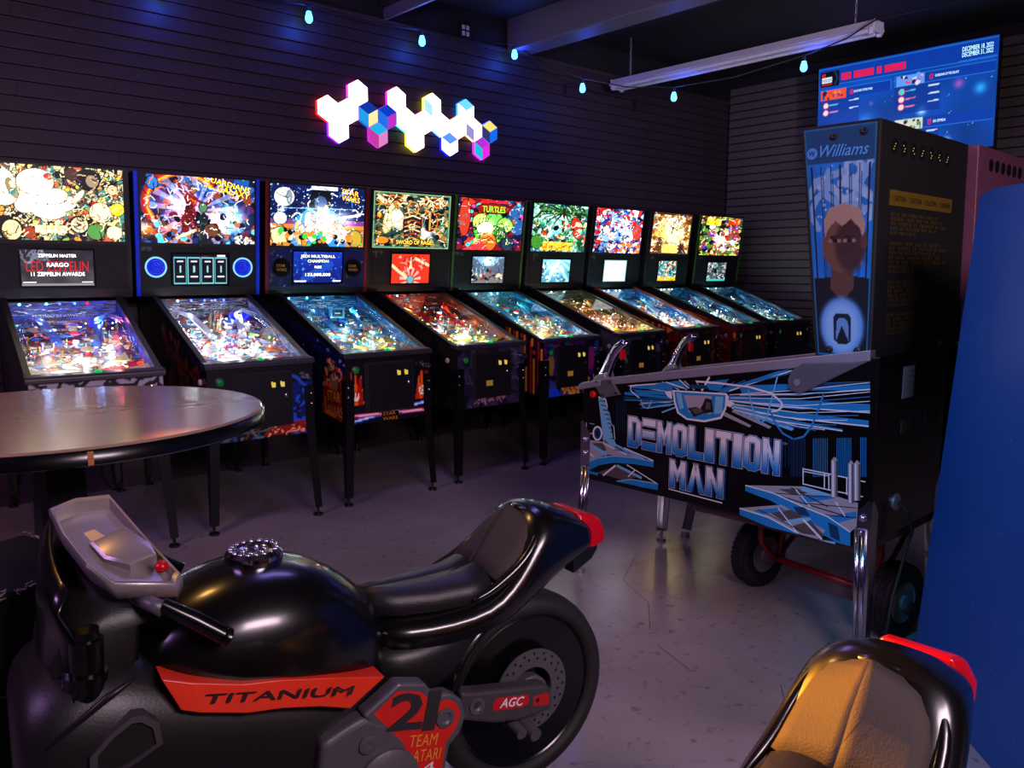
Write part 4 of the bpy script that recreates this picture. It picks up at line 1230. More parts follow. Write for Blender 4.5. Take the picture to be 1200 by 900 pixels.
def disc_toy(u, v, r, col, mat='lit'):
    def f(t):
        o = MB().lathe([(r, 0.03), (r, 0.045), (r * 0.8, 0.05), (1e-5, 0.05)], pf(u, v), PAX, 26, col).build('round_target', M[mat], t, smooth=True, angle=30)
        MB().lathe([(r * 0.3, 0.0505), (1e-5, 0.056)], pf(u, v), PAX, 14, tuple(c * 0.4 for c in col)).build('target_hub', M['plastic'], o)
    return f


def mini_screen(u, v):
    def f(t):
        c = pf(u, v, 0.03)
        o = MB().box((-0.05, -0.008, 0), (0.05, 0.008, 0.066), (0.25, 0.6, 0.75), at=c).build('small_screen', M['plastic'], t)
        MB().box((-0.037, -0.0095, 0.01), (0.037, -0.008, 0.055), (0.02, 0.07, 0.10), at=c).box((-0.02, -0.0105, 0.028), (0.02, -0.0095, 0.034), (0.5, 0.8, 0.9), at=c).build('screen_face', M['litlow'], o)
    return f


def stump(u, v):
    def f(t):
        m = MB()
        for k in range(9):
            a = k * 0.7
            m.cyl(pf(u, v, 0.0) + PF_U * math.cos(a) * 0.026 + PF_V * math.sin(a) * 0.02, pf(u, v, 0.06 + 0.025 * (k % 3)) + PF_U * math.cos(a) * 0.034 + PF_V * math.sin(a) * 0.024, 0.014, 0.004, 6, (0.45, 0.42, 0.36))
        m.build('wooden_stump_toy', M['plastic'], t)
    return f


W1, WARM, COOL, BL, RD = (1, 0.95, 0.85), (1, 0.8, 0.5), (0.75, 0.9, 1), (0.2, 0.35, 1), (1, 0.15, 0.1)


def L(*a):
    return a


def lights(front, mid, back, k=1.0):
    k *= 1.9
    return [(0.26, 0.16, 0.034, 0.22 * k, front), (0.74, 0.16, 0.034, 0.22 * k, front), (0.50, 0.30, 0.040, 0.26 * k, front), (0.22, 0.46, 0.048, 0.34 * k, mid), (0.78, 0.48, 0.048, 0.34 * k, mid), (0.5, 0.62, 0.055, 0.34 * k, mid), (0.25, 0.84, 0.07, 0.34 * k, back), (0.75, 0.82, 0.07, 0.34 * k, back)]


SPECS = [
    dict(label='pinball machine with big white shapes on its backglass and red lettering on a grey screen', bg=bg1,
         title=[('III', 0.0 - 0.03, 1.585, 0.032, 0.075, (0.9, 0.75, 0.4), 0)], panel=plain_panel(1), scr=(-0.185, 0.165, 1.283, 1.475),
         stext=[('LED ZEPPELIN', -0.01, 1.36, 0.055, 0.30, (0.9, 0.12, 0.1), 'litlow', 0.0055), ('ZEPPELIN MASTER', -0.01, 1.437, 0.017, 0.185, WHT, 'lit', 0.006), ('RARGO', -0.01, 1.386, 0.021, 0.105, WHT, 'lit', 0.006), ('11 ZEPPELIN AWARDS', -0.01, 1.336, 0.021, 0.26, WHT, 'lit', 0.006)],
         front=front_art(1), side=side_art(1), pal=[(0.25, 0.3, 0.5), CRM, (0.5, 0.2, 0.3), (0.15, 0.2, 0.45), (0.6, 0.55, 0.45), (0.3, 0.5, 0.8), PUR], low=[CRM, (0.95, 0.85, 0.6), CRM, (0.3, 0.6, 0.9), ORG, RED], top=[(0.1, 0.2, 0.4), (0.05, 0.08, 0.2), (0.3, 0.45, 0.7), BLU],
         inner=(0.15, 0.25, 0.8), apron=(0.9, 0.85, 0.65), flip=(0.9, 0.9, 0.9), ramp=(0.35, 0.5, 0.9), ins=[BLU, CYN, WHT, RED, CRM], gi=[W1, COOL, BL, RD], leds=[(0.10, (0.4, 0.85, 1)), (0.34, (0.4, 0.85, 1)), (0.46, (0.15, 0.3, 1)), (0.6, (0.2, 0.4, 1)), (0.72, (1, 0.05, 0.05))],
         lights=lights(W1, (0.7, 0.75, 1), (0.25, 0.45, 1)) + [(0.92, 0.8, 0.06, 0.8, (1, 0.1, 0.15))], extra=[disc_toy(0.73, 0.80, 0.035, (0.1, 0.15, 0.9)), dome(0.93, 0.17, 0.014, (1, 0.15, 0.05))], trim=None),
    dict(label='pinball machine with blue edge trim and two round glowing blue speakers', bg=bg2,
         title=[('GUARDIANS', 0.165, 1.868, 0.032, 0.28, (1.1, 0.85, 0.15), -0.22), ('of the', 0.055, 1.856, 0.014, 0.06, (1.1, 0.85, 0.15), -0.22), ('GALAXY', 0.20, 1.822, 0.036, 0.20, (1.1, 0.85, 0.15), -0.22)], panel=plain_panel(2, (0.05, 0.055, 0.085)), scr=(-0.165, 0.165, 1.283, 1.462), speakers=((0.55, 0.85, 1), (0.04, 0.12, 0.85), True),
         front=front_art(2), side=side_art(2), pal=[WHT, (0.6, 0.8, 1), (0.8, 0.85, 0.9), (0.4, 0.6, 0.3), MAG, (0.5, 0.7, 0.95), (0.9, 0.3, 0.2)], low=[WHT, (0.9, 0.95, 1), (0.5, 0.7, 0.9), ORG, (0.9, 0.8, 0.7)], top=[(0.3, 0.4, 0.6), (0.1, 0.1, 0.2), (0.6, 0.65, 0.7), (0.5, 0.2, 0.2)],
         inner=(0.35, 0.4, 0.6), apron=(0.55, 0.55, 0.6), flip=(0.9, 0.9, 0.95), ramp=(0.8, 0.85, 0.95), ins=[WHT, CYN, GRN, RED, BLU, WHT], gi=[W1, COOL, W1], nb=40, leds=[(0.2, (0.6, 0.7, 1)), (0.35, BL), (0.5, BL), (0.62, BL), (0.72, BL)],
         lights=lights(W1, W1, COOL, 0.85) + [(0.12, 0.66, 0.045, 0.7, W1)], extra=[disc_toy(0.80, 0.84, 0.062, (0.02, 0.05, 0.85)), stump(0.45, 0.70), dome(0.60, 0.88, 0.02, (1, 0.1, 0.05))], trim=BLUE_TRIM),
    dict(label='pinball machine with red edge trim and yellow lettering on a starry backglass, blue screen below', bg=bg3,
         title=[('STAR', 0.225, 1.868, 0.034, 0.125, (1.1, 0.7, 0.1), -0.12), ('WARS', 0.228, 1.828, 0.034, 0.135, (1.1, 0.7, 0.1), -0.12)], panel=panel3(), panel_lit=False, scr=(-0.175, 0.175, 1.285, 1.49), speakers=((0.10, 0.09, 0.08), (0.05, 0.05, 0.06), False), spktext=True,
         stext=[('JEDI MULTIBALL', 0.0, 1.452, 0.018, 0.25, (1.1, 1.1, 0.7), 'lit', 0.006), ('CHAMPION', 0.0, 1.420, 0.018, 0.15, (1.1, 1.1, 0.7), 'lit', 0.006), ('RBE', 0.0, 1.382, 0.016, 0.05, WHT, 'lit', 0.006), ('133,000,000', 0.0, 1.330, 0.020, 0.18, WHT, 'lit', 0.006)],
         front=front_art(3), side=side_art(3), pal=[(0.1, 0.35, 0.45), (0.2, 0.6, 0.75), (0.05, 0.2, 0.3), (0.4, 0.75, 0.8), (0.6, 0.5, 0.2), (0.15, 0.45, 0.6)], low=[(0.1, 0.35, 0.5), (0.8, 0.6, 0.2), (0.9, 0.9, 0.6), (0.15, 0.5, 0.7), (0.6, 0.7, 0.3)], top=[(0.05, 0.3, 0.45), (0.1, 0.5, 0.65), (0.02, 0.15, 0.3), (0.3, 0.7, 0.85)],
         inner=(0.1, 0.45, 0.75), apron=(0.45, 0.35, 0.25), flip=(0.95, 0.9, 0.5), ramp=(0.2, 0.5, 0.7), ins=[CYN, YEL, ORG, WHT, GRN, CYN], gi=[COOL, W1, (0.5, 0.9, 1)], leds=[(0.06, (0.4, 0.9, 1)), (0.3, (0.4, 0.9, 1)), (0.52, (0.4, 0.8, 1))],
         lights=lights((1, 0.85, 0.55), (0.5, 0.85, 1), (0.25, 0.75, 1)) , extra=[mini_screen(0.5, 0.74), dome(0.7, 0.26, 0.016, (1, 0.8, 0.2))], trim=RED_TRIM),
    dict(label='pinball machine with a teal and gold framed backglass and a bright orange red screen', bg=bg4,
         title=[('SWORD OF RAGE', 0.02, 1.556, 0.028, 0.31, (1.0, 0.75, 0.25), 0)], panel=plain_panel(4), scr=(-0.165, 0.165, 1.275, 1.485),
         front=front_art(4), side=side_art(4), pal=[(0.6, 0.15, 0.12), (0.2, 0.5, 0.6), (0.8, 0.6, 0.3), (0.15, 0.1, 0.12), (0.4, 0.75, 0.8), (0.5, 0.1, 0.15)], low=[(0.9, 0.8, 0.2), (0.5, 0.75, 0.2), (0.8, 0.2, 0.15), (0.2, 0.6, 0.75), CRM], top=[(0.35, 0.1, 0.08), (0.15, 0.05, 0.06), (0.55, 0.25, 0.12), (0.25, 0.15, 0.15)],
         inner=(0.45, 0.25, 0.12), apron=(0.25, 0.2, 0.2), flip=(0.9, 0.85, 0.3), ramp=(0.6, 0.12, 0.10), ins=[YEL, RED, CYN, WHT, GRN], gi=[WARM, RD, COOL], leds=[(0.1, (1, 0.05, 0.05)), (0.22, (0.5, 0.85, 1)), (0.34, (1, 0.05, 0.05))],
         lights=lights((1, 0.85, 0.6), (0.9, 0.8, 0.8), (1, 0.35, 0.15)), extra=[dome(0.28, 0.90, 0.034, (1.1, 0.8, 0.35), 'lit3')], trim=None, bill=True),
    dict(label='pinball machine with green edge trim and green lettering on a red backglass', bg=bg5,
         title=[('TURTLES', 0.02, 1.818, 0.046, 0.235, (0.45, 0.9, 0.15), 0)], panel=plain_panel(5), scr=(-0.165, 0.165, 1.27, 1.475),
         front=front_art(5), side=side_art(5), pal=[(0.1, 0.5, 0.55), (0.3, 0.75, 0.8), (0.05, 0.25, 0.35), (0.7, 0.65, 0.3), (0.8, 0.3, 0.2), (0.2, 0.6, 0.3)], low=[(0.95, 0.75, 0.3), CRM, (0.8, 0.85, 0.9), (0.8, 0.3, 0.2), (0.3, 0.7, 0.8)], top=[(0.1, 0.5, 0.6), (0.05, 0.3, 0.4), (0.3, 0.75, 0.85), (0.4, 0.5, 0.4)],
         inner=(0.1, 0.5, 0.75), apron=(0.25, 0.45, 0.5), flip=(0.9, 0.9, 0.3), ramp=(0.25, 0.6, 0.7), ins=[CYN, WHT, YEL, ORG, GRN], gi=[COOL, W1, WARM], leds=[(0.2, (0.5, 0.9, 1)), (0.5, (0.5, 0.9, 1)), (0.62, (0.4, 0.8, 1))],
         lights=lights((1, 0.85, 0.6), (0.6, 0.9, 1), (0.3, 0.85, 1)), extra=[dome(0.6, 0.72, 0.02, (0.8, 0.1, 0.1))], trim=GREEN_TRIM, bill=True),
    dict(label='pinball machine with a palm trunk and yellow caption on a pale green backglass', bg=bg6,
         panel=plain_panel(6), scr=(-0.175, 0.165, 1.27, 1.46),
         front=front_art(6), side=side_art(6), pal=[(0.5, 0.4, 0.2), (0.7, 0.45, 0.2), (0.25, 0.35, 0.25), (0.85, 0.7, 0.4), (0.2, 0.2, 0.15)], low=[(1, 0.85, 0.45), (0.95, 0.6, 0.2), CRM, (0.8, 0.3, 0.1)], top=[(0.15, 0.25, 0.2), (0.3, 0.4, 0.35), (0.1, 0.15, 0.15), (0.45, 0.4, 0.25)],
         inner=(0.3, 0.3, 0.2), apron=(0.45, 0.4, 0.3), flip=(0.9, 0.8, 0.3), ramp=(0.6, 0.45, 0.25), ins=[YEL, ORG, WHT, RED, CRM], gi=[WARM, W1, WARM], leds=[(0.3, (0.8, 0.9, 0.7)), (0.6, (0.5, 0.8, 0.9))],
         lights=lights((1, 0.75, 0.35), (1, 0.7, 0.35), (0.6, 0.8, 0.7)), trim=None, bill=True),
    dict(label='pinball machine with orange rails, a blue white and red backglass and a blank white screen', bg=bg7,
         panel=plain_panel(7), scr=(-0.16, 0.16, 1.268, 1.462),
         front=front_art(7), side=side_art(7), pal=[(0.2, 0.5, 0.8), (0.6, 0.8, 0.95), (0.8, 0.5, 0.2), (0.1, 0.25, 0.45), (0.9, 0.9, 0.95)], low=[(0.95, 0.8, 0.5), (0.5, 0.75, 0.95), WHT, (0.9, 0.5, 0.2)], top=[(0.15, 0.45, 0.7), (0.35, 0.7, 0.9), (0.1, 0.25, 0.4)],
         inner=(0.15, 0.45, 0.75), apron=(0.6, 0.5, 0.35), flip=(0.95, 0.95, 0.95), ramp=(0.5, 0.75, 0.9), ins=[CYN, WHT, ORG, BLU], gi=[COOL, W1], leds=[(0.12, (0.7, 0.9, 1)), (0.24, (0.7, 0.9, 1)), (0.44, (0.7, 0.9, 1)), (0.54, (0.7, 0.9, 1))],
         lights=lights((1, 0.85, 0.6), (0.7, 0.9, 1), (0.35, 0.8, 1)), trim=None, rail=ORANGE_RAIL, bill=True),
    dict(label='pinball machine with a red cabinet and a glowing golden backglass', bg=bg8,
         panel=plain_panel(8), scr=(-0.155, 0.155, 1.27, 1.46),
         front=front_art(8), side=side_art(8), pal=[(0.15, 0.4, 0.5), (0.4, 0.65, 0.7), (0.6, 0.5, 0.4), (0.1, 0.2, 0.25), (0.8, 0.85, 0.9)], low=[(0.7, 0.65, 0.5), (0.4, 0.6, 0.6), CRM, (0.5, 0.3, 0.2)], top=[(0.1, 0.45, 0.6), (0.3, 0.7, 0.85), (0.1, 0.25, 0.35)],
         inner=(0.1, 0.4, 0.6), apron=(0.35, 0.35, 0.35), flip=(0.9, 0.9, 0.9), ramp=(0.4, 0.6, 0.7), ins=[CYN, WHT, CRM], gi=[COOL, W1], nb=18, leds=[(0.1, (0.7, 0.9, 1)), (0.2, (0.7, 0.9, 1)), (0.3, (0.7, 0.9, 1)), (0.45, (0.7, 0.9, 1)), (0.55, (0.7, 0.9, 1))],
         lights=lights((0.8, 0.8, 0.7), (0.6, 0.9, 1), (0.35, 0.8, 1), 0.75), trim=None),
    dict(label='pinball machine with pale green edge trim and a busy yellow green backglass, by the corner', bg=bg9,
         panel=plain_panel(9), scr=(-0.15, 0.15, 1.262, 1.45),
         front=front_art(9), side=side_art(9), pal=[(0.1, 0.35, 0.5), (0.3, 0.6, 0.75), (0.05, 0.15, 0.2), (0.5, 0.6, 0.6)], low=[(0.2, 0.5, 0.6), (0.5, 0.7, 0.75), (0.1, 0.25, 0.3), CRM], top=[(0.1, 0.4, 0.6), (0.25, 0.6, 0.75), (0.05, 0.15, 0.25)],
         inner=(0.1, 0.4, 0.6), apron=(0.2, 0.22, 0.25), flip=(0.8, 0.8, 0.8), ramp=(0.3, 0.5, 0.6), ins=[CYN, WHT, GRN], gi=[COOL], nb=14, leds=[(0.15, (0.6, 0.9, 1)), (0.4, (0.7, 0.9, 1))],
         lights=lights((0.5, 0.8, 0.9), (0.5, 0.85, 1), (0.35, 0.8, 1), 0.6), trim=GREEN_TRIM),
]
ROW = [(1.04, 1.125), (1.835, 1.895), (2.63, 2.685), (3.428, 3.438), (4.185, 4.18), (4.975, 4.945), (5.725, 5.70), (6.53, 6.47), (7.24, 7.30)]
MACHINES = [pinball(i + 1, xf, xb, sp) for i, ((xf, xb), sp) in enumerate(zip(ROW, SPECS))]
text('side_lettering', 'STAR\nWARS', (-CW - 0.0022, 0.245, 0.60), (0, -1, 0), (0, 0, 1), 0.06, M['print'], MACHINES[2], 0.20, (1.0, 0.72, 0.25), 'L')
MB().box((-0.058, -0.0026, 0.481), (0.058, -0.0014, 0.533), (0.03, 0.02, 0.03)).build('front_badge', M['print'], MACHINES[2])
text('front_lettering', 'STAR\nWARS', (0.0, -0.0030, 0.510), (1, 0, 0), (0, 0, 1), 0.020, M['print'], MACHINES[2], 0.10, (1.0, 0.62, 0.12), 'C')

# ------------------------------------------------------------------ the big machine on the hand truck
# printed side art: (polygon or line, stroke width, points as metres from the front corner and height)
SIDE_ART = [
 ('B',0,[(0.676,0.899),(0.776,0.943),(0.924,1.005),(0.98,1.019),(0.934,0.995),(0.797,0.937),(0.735,0.91)]),
 ('W',0.0045,[(0.735,0.914),(0.837,0.956),(0.99,1.016)]),
 ('B',0,[(0.776,0.938),(0.926,0.958),(1.257,1.002),(1.259,0.974),(1.031,0.947),(0.788,0.907)]),
 ('W',0.0045,[(0.778,0.904),(1.031,0.935),(1.259,0.975)]),
 ('D',0,[(0.937,0.934),(1.258,0.992),(1.257,1.002),(1.029,0.969)]),
 ('B',0,[(0.725,0.895),(0.957,0.907),(1.262,0.926),(1.263,0.899),(0.959,0.881),(0.736,0.877)]),
 ('W',0.0045,[(0.736,0.877),(0.959,0.881),(1.263,0.898)]),
 ('B',0,[(0.737,0.863),(0.94,0.865),(1.261,0.871),(1.262,0.852),(0.961,0.845),(0.748,0.85)]),
 ('W',0.005,[(0.748,0.85),(0.961,0.843),(1.262,0.852)]),
 ('B',0,[(0.78,0.84),(0.942,0.838),(1.175,0.83),(1.175,0.823),(0.942,0.822)]),
 ('W',0.004,[(0.781,0.835),(0.942,0.826),(1.175,0.824)]),
 ('L',0,[(0.748,0.864),(0.779,0.868),(1.001,0.807),(0.992,0.798),(0.759,0.842)]),
 ('G',0,[(0.759,0.851),(0.914,0.802),(0.905,0.793),(0.749,0.836)]),
 ('G',0,[(0.717,0.832),(0.834,0.795),(0.824,0.787),(0.712,0.817)]),
 ('W',0.0026,[(0.736,0.899),(1.012,0.947),(1.257,0.998)]),
 ('B',0.0026,[(0.738,0.894),(1.013,0.928),(1.258,0.983)]),
 ('W',0.0026,[(0.74,0.888),(1.014,0.916),(1.259,0.967)]),
 ('B',0.0026,[(0.743,0.883),(1.014,0.903),(1.26,0.951)]),
 ('W',0.0026,[(0.745,0.877),(1.015,0.891),(1.261,0.936)]),
 ('B',0.0026,[(0.747,0.872),(1.016,0.879),(1.262,0.92)]),
 ('W',0.0026,[(0.75,0.866),(1.016,0.866),(1.263,0.904)]),
 ('B',0.0026,[(0.752,0.861),(1.017,0.854),(1.227,0.884)]),
 ('W',0.0026,[(0.754,0.856),(1.018,0.841),(1.19,0.863)]),
 ('B',0.0026,[(0.757,0.85),(1.018,0.829),(1.153,0.841)]),
 ('W',0.0026,[(0.759,0.845),(1.019,0.817),(1.114,0.819)]),
 ('B',0.003,[(0.781,0.835),(0.913,0.816)]),
 ('L',0.003,[(0.793,0.833),(0.943,0.815)]),
 ('B',0.003,[(0.806,0.831),(0.972,0.814)]),
 ('L',0.003,[(0.818,0.829),(1,0.814)]),
 ('B',0.003,[(0.831,0.827),(1.028,0.813)]),
 ('L',0.003,[(0.843,0.825),(1.056,0.813)]),
 ('B',0.003,[(0.855,0.822),(1.083,0.812)]),
 ('W',0.0026,[(0.47,0.882),(0.261,0.882)]),
 ('B',0.0026,[(0.47,0.875),(0.259,0.87)]),
 ('B',0.0026,[(0.47,0.867),(0.257,0.859)]),
 ('W',0.0026,[(0.47,0.86),(0.254,0.847)]),
 ('B',0.0026,[(0.471,0.853),(0.252,0.835)]),
 ('B',0.0026,[(0.471,0.846),(0.25,0.823)]),
 ('W',0.0026,[(0.471,0.839),(0.326,0.82)]),
 ('B',0.0026,[(0.471,0.832),(0.323,0.808)]),
 ('B',0.0026,[(0.471,0.825),(0.321,0.796)]),
 ('W',0.0028,[(0.426,0.918),(0.511,0.894)]),
 ('W',0.0028,[(0.48,0.925),(0.546,0.898)]),
 ('W',0.0028,[(0.533,0.932),(0.581,0.901)]),
 ('W',0.0028,[(0.585,0.939),(0.615,0.905)]),
 ('W',0.0028,[(0.635,0.946),(0.648,0.909)]),
 ('B',0.0024,[(0.692,0.91),(0.755,0.95)]),
 ('B',0.0024,[(0.692,0.91),(0.801,0.961)]),
 ('B',0.0024,[(0.692,0.91),(0.846,0.972)]),
 ('B',0.0024,[(0.692,0.91),(0.891,0.983)]),
 ('B',0.0024,[(0.692,0.91),(0.934,0.993)]),
 ('B',0.0024,[(0.692,0.91),(0.976,1.003)]),
 ('B',0,[(0.248,0.884),(0.475,0.914),(0.481,0.888),(0.281,0.877)]),
 ('W',0.005,[(0.261,0.885),(0.486,0.921)]),
 ('B',0,[(0.282,0.87),(0.476,0.884),(0.47,0.869),(0.314,0.856)]),
 ('B',0,[(0.236,0.856),(0.464,0.863),(0.477,0.854),(0.236,0.844)]),
 ('D',0,[(0.223,0.836),(0.477,0.852),(0.477,0.844),(0.25,0.826)]),
 ('B',0.005,[(0.236,0.822),(0.483,0.843)]),
 ('L',0.004,[(0.316,0.813),(0.489,0.848)]),
 ('L',0.006,[(0.43,0.793),(0.501,0.825)]),
 ('L',0.005,[(0.354,0.802),(0.495,0.836)]),
 ('B',0,[(0.389,0.906),(0.51,0.931),(0.558,0.903),(0.499,0.9)]),
 ('B',0,[(0.625,0.937),(0.733,0.959),(0.692,0.908),(0.648,0.909)]),
 ('W',0.008,[(0.615,0.902),(0.648,0.959)]),
 ('W',0.0045,[(0.51,0.934),(0.557,0.906)]),
 ('W',0.0045,[(0.444,0.919),(0.534,0.903)]),
 ('D',0,[(0.557,0.919),(0.625,0.928),(0.648,0.912),(0.557,0.905)]),
 ('L',0.0055,[(0.816,0.926),(0.831,0.874),(0.848,0.83),(0.874,0.811),(0.893,0.831),(0.908,0.893),(0.929,0.987)]),
 ('B',0.007,[(0.912,0.852),(0.928,0.818),(0.959,0.785),(1.002,0.769),(1.039,0.784),(1.065,0.823),(1.088,0.888),(1.103,0.941)]),
 ('W',0.007,[(0.591,0.936),(0.691,0.939),(0.817,0.938),(0.908,0.924),(0.948,0.897),(0.954,0.882),(0.936,0.864),(0.911,0.858)]),
 ('L',0.006,[(0.321,0.834),(0.335,0.804),(0.361,0.802),(0.379,0.836)]),
 ('W',0.0045,[(0.315,0.839),(0.269,0.865),(0.268,0.883),(0.294,0.889)]),
 ('W',0,[(0.478,0.89),(0.725,0.904),(0.736,0.891),(0.725,0.842),(0.707,0.804),(0.631,0.78),(0.55,0.779),(0.505,0.8),(0.487,0.843)]),
 ('B',0,[(0.488,0.885),(0.721,0.897),(0.72,0.851),(0.701,0.811),(0.63,0.788),(0.552,0.786),(0.512,0.806),(0.496,0.844)]),
 ('L',0,[(0.497,0.881),(0.521,0.881),(0.535,0.824),(0.516,0.816)]),
 ('L',0,[(0.677,0.887),(0.712,0.889),(0.708,0.826),(0.674,0.817)]),
 ('G',0,[(0.533,0.876),(0.66,0.887),(0.661,0.815),(0.561,0.81)]),
 ('K',0,[(0.633,0.875),(0.661,0.873),(0.671,0.826),(0.629,0.813),(0.612,0.833),(0.622,0.849)]),
 ('K',0,[(0.554,0.826),(0.594,0.836),(0.629,0.816),(0.584,0.795)]),
 ('N',0,[(0.566,0.825),(0.606,0.833),(0.627,0.822),(0.59,0.806)]),
 ('N',0,[(0.637,0.861),(0.655,0.861),(0.658,0.836),(0.634,0.831)]),
 ('W',0,[(0.442,0.879),(0.475,0.887),(0.479,0.852),(0.455,0.862)]),
 ('W',0,[(0.73,0.881),(0.76,0.87),(0.743,0.852),(0.729,0.857)]),
 ('L',0,[(0.092,0.819),(0.134,0.815),(0.179,0.65),(0.124,0.634)]),
 ('D',0.005,[(0.099,0.803),(0.136,0.804)]),
 ('D',0.005,[(0.109,0.785),(0.142,0.785)]),
 ('D',0.005,[(0.118,0.766),(0.148,0.766)]),
 ('D',0.005,[(0.128,0.747),(0.154,0.748)]),
 ('D',0.005,[(0.137,0.729),(0.161,0.729)]),
 ('D',0.005,[(0.147,0.711),(0.167,0.71)]),
 ('D',0.005,[(0.156,0.692),(0.173,0.691)]),
 ('D',0.005,[(0.166,0.674),(0.179,0.673)]),
 ('W',0.005,[(0.092,0.819),(0.134,0.815),(0.145,0.781)]),
 ('L',0.005,[(0.153,0.761),(0.168,0.708),(0.185,0.7)]),
 ('W',0.004,[(0.182,0.699),(0.189,0.646)]),
 ('W',0,[(0.119,0.662),(0.117,0.647),(0.109,0.634),(0.098,0.626),(0.085,0.624),(0.073,0.629),(0.065,0.639),(0.062,0.653),(0.065,0.668),(0.072,0.681),(0.084,0.689),(0.096,0.691),(0.108,0.686),(0.116,0.676),(0.119,0.662)]),
 ('D',0,[(0.111,0.66),(0.109,0.649),(0.103,0.639),(0.096,0.633),(0.087,0.632),(0.079,0.636),(0.073,0.644),(0.071,0.654),(0.072,0.666),(0.078,0.675),(0.086,0.682),(0.095,0.683),(0.103,0.679),(0.108,0.671),(0.111,0.66)]),
 ('K',0,[(0.099,0.659),(0.097,0.65),(0.091,0.645),(0.085,0.648),(0.082,0.656),(0.084,0.665),(0.09,0.67),(0.097,0.667),(0.099,0.659)]),
 ('L',0,[(0.117,0.64),(0.186,0.645),(0.201,0.617),(0.145,0.606)]),
 ('D',0.006,[(0.131,0.631),(0.173,0.61)]),
 ('W',0.003,[(0.026,0.697),(0.027,0.649),(0.074,0.653)]),
 ('L',0.003,[(0.044,0.696),(0.073,0.695)]),
 ('G',0,[(0.023,0.62),(0.131,0.626),(0.255,0.596),(0.396,0.583),(0.269,0.585),(0.146,0.571),(0.032,0.522)]),
 ('N',0,[(0.06,0.609),(0.124,0.619),(0.146,0.589),(0.104,0.583)]),
 ('W',0.007,[(0.028,0.57),(0.075,0.548)]),
 ('L',0.016,[(0.023,0.609),(0.146,0.571)]),
 ('W',0.0045,[(0.124,0.619),(0.256,0.589)]),
 ('L',0.01,[(0.187,0.623),(0.348,0.585)]),
 ('W',0.005,[(0.241,0.616),(0.396,0.587)]),
 ('B',0.006,[(0.187,0.602),(0.269,0.599)]),
 ('B',0,[(0.029,0.514),(0.09,0.543),(0.188,0.571),(0.296,0.581),(0.396,0.583),(0.397,0.56),(0.296,0.555),(0.189,0.543),(0.105,0.517),(0.03,0.474)]),
 ('L',0.006,[(0.029,0.515),(0.09,0.546),(0.188,0.573),(0.296,0.583),(0.396,0.584)]),
 ('N',0,[(0.091,0.48),(0.203,0.533),(0.317,0.505),(0.245,0.475)]),
 ('W',0.008,[(0.127,0.475),(0.196,0.532)]),
 ('L',0.012,[(0.203,0.533),(0.337,0.503)]),
 ('W',0.0045,[(0.257,0.546),(0.417,0.494)]),
 ('W',0.0045,[(0.265,0.495),(0.304,0.533)]),
 ('B',0.012,[(0.033,0.475),(0.098,0.475)]),
 ('B',0,[(0.204,0.462),(0.285,0.486),(0.422,0.493),(0.422,0.468),(0.338,0.464),(0.272,0.464)]),
 ('L',0.005,[(0.204,0.464),(0.285,0.487),(0.422,0.494)]),
 ('D',0.0022,[(0.993,0.77),(1,0.633)]),
 ('D',0.0022,[(1,0.771),(1.007,0.634)]),
 ('D',0.0022,[(1.006,0.772),(1.013,0.635)]),
 ('D',0.0022,[(1.013,0.773),(1.02,0.636)]),
 ('D',0.0022,[(1.019,0.774),(1.026,0.637)]),
 ('D',0.0022,[(1.026,0.775),(1.033,0.639)]),
 ('D',0.0022,[(1.032,0.776),(1.039,0.64)]),
 ('D',0.0022,[(1.039,0.777),(1.046,0.641)]),
 ('D',0.0022,[(1.045,0.778),(1.052,0.642)]),
 ('B',0.0022,[(1.076,0.784),(1.083,0.648)]),
 ('B',0.0022,[(1.082,0.785),(1.089,0.649)]),
 ('B',0.0022,[(1.088,0.786),(1.096,0.65)]),
 ('B',0.0022,[(1.095,0.787),(1.102,0.652)]),
 ('B',0.0022,[(1.101,0.788),(1.108,0.653)]),
 ('B',0.0022,[(1.107,0.789),(1.115,0.654)]),
 ('B',0.0022,[(1.113,0.79),(1.121,0.655)]),
 ('B',0.0022,[(1.119,0.791),(1.127,0.656)]),
 ('B',0.0022,[(1.126,0.792),(1.133,0.657)]),
 ('B',0.0022,[(1.16,0.798),(1.167,0.664)]),
 ('B',0.0022,[(1.166,0.799),(1.173,0.665)]),
 ('B',0.0022,[(1.172,0.8),(1.179,0.666)]),
 ('B',0.0022,[(1.178,0.801),(1.185,0.667)]),
 ('B',0.0022,[(1.184,0.802),(1.191,0.668)]),
 ('B',0.0022,[(1.189,0.803),(1.197,0.669)]),
 ('B',0.0022,[(1.195,0.804),(1.203,0.671)]),
 ('B',0.0022,[(1.201,0.805),(1.209,0.672)]),
 ('B',0.0022,[(1.207,0.806),(1.215,0.673)]),
 ('B',0.0022,[(1.24,0.812),(1.248,0.679)]),
 ('B',0.0022,[(1.245,0.813),(1.253,0.68)]),
 ('B',0.0022,[(1.251,0.814),(1.259,0.681)]),
 ('B',0.0022,[(1.257,0.815),(1.265,0.682)]),
 ('D',0.0018,[(0.805,0.744),(0.81,0.635)]),
 ('D',0.0018,[(0.82,0.746),(0.825,0.638)]),
 ('D',0.0018,[(0.834,0.748),(0.839,0.641)]),
 ('D',0.0018,[(0.848,0.751),(0.853,0.643)]),
 ('D',0.0018,[(0.863,0.753),(0.867,0.646)]),
 ('D',0.0018,[(0.877,0.755),(0.882,0.648)]),
 ('D',0.0018,[(0.89,0.757),(0.895,0.651)]),
 ('D',0.0018,[(0.904,0.759),(0.909,0.653)]),
 ('D',0.0018,[(0.918,0.761),(0.923,0.655)]),
 ('D',0.0018,[(0.932,0.763),(0.937,0.658)]),
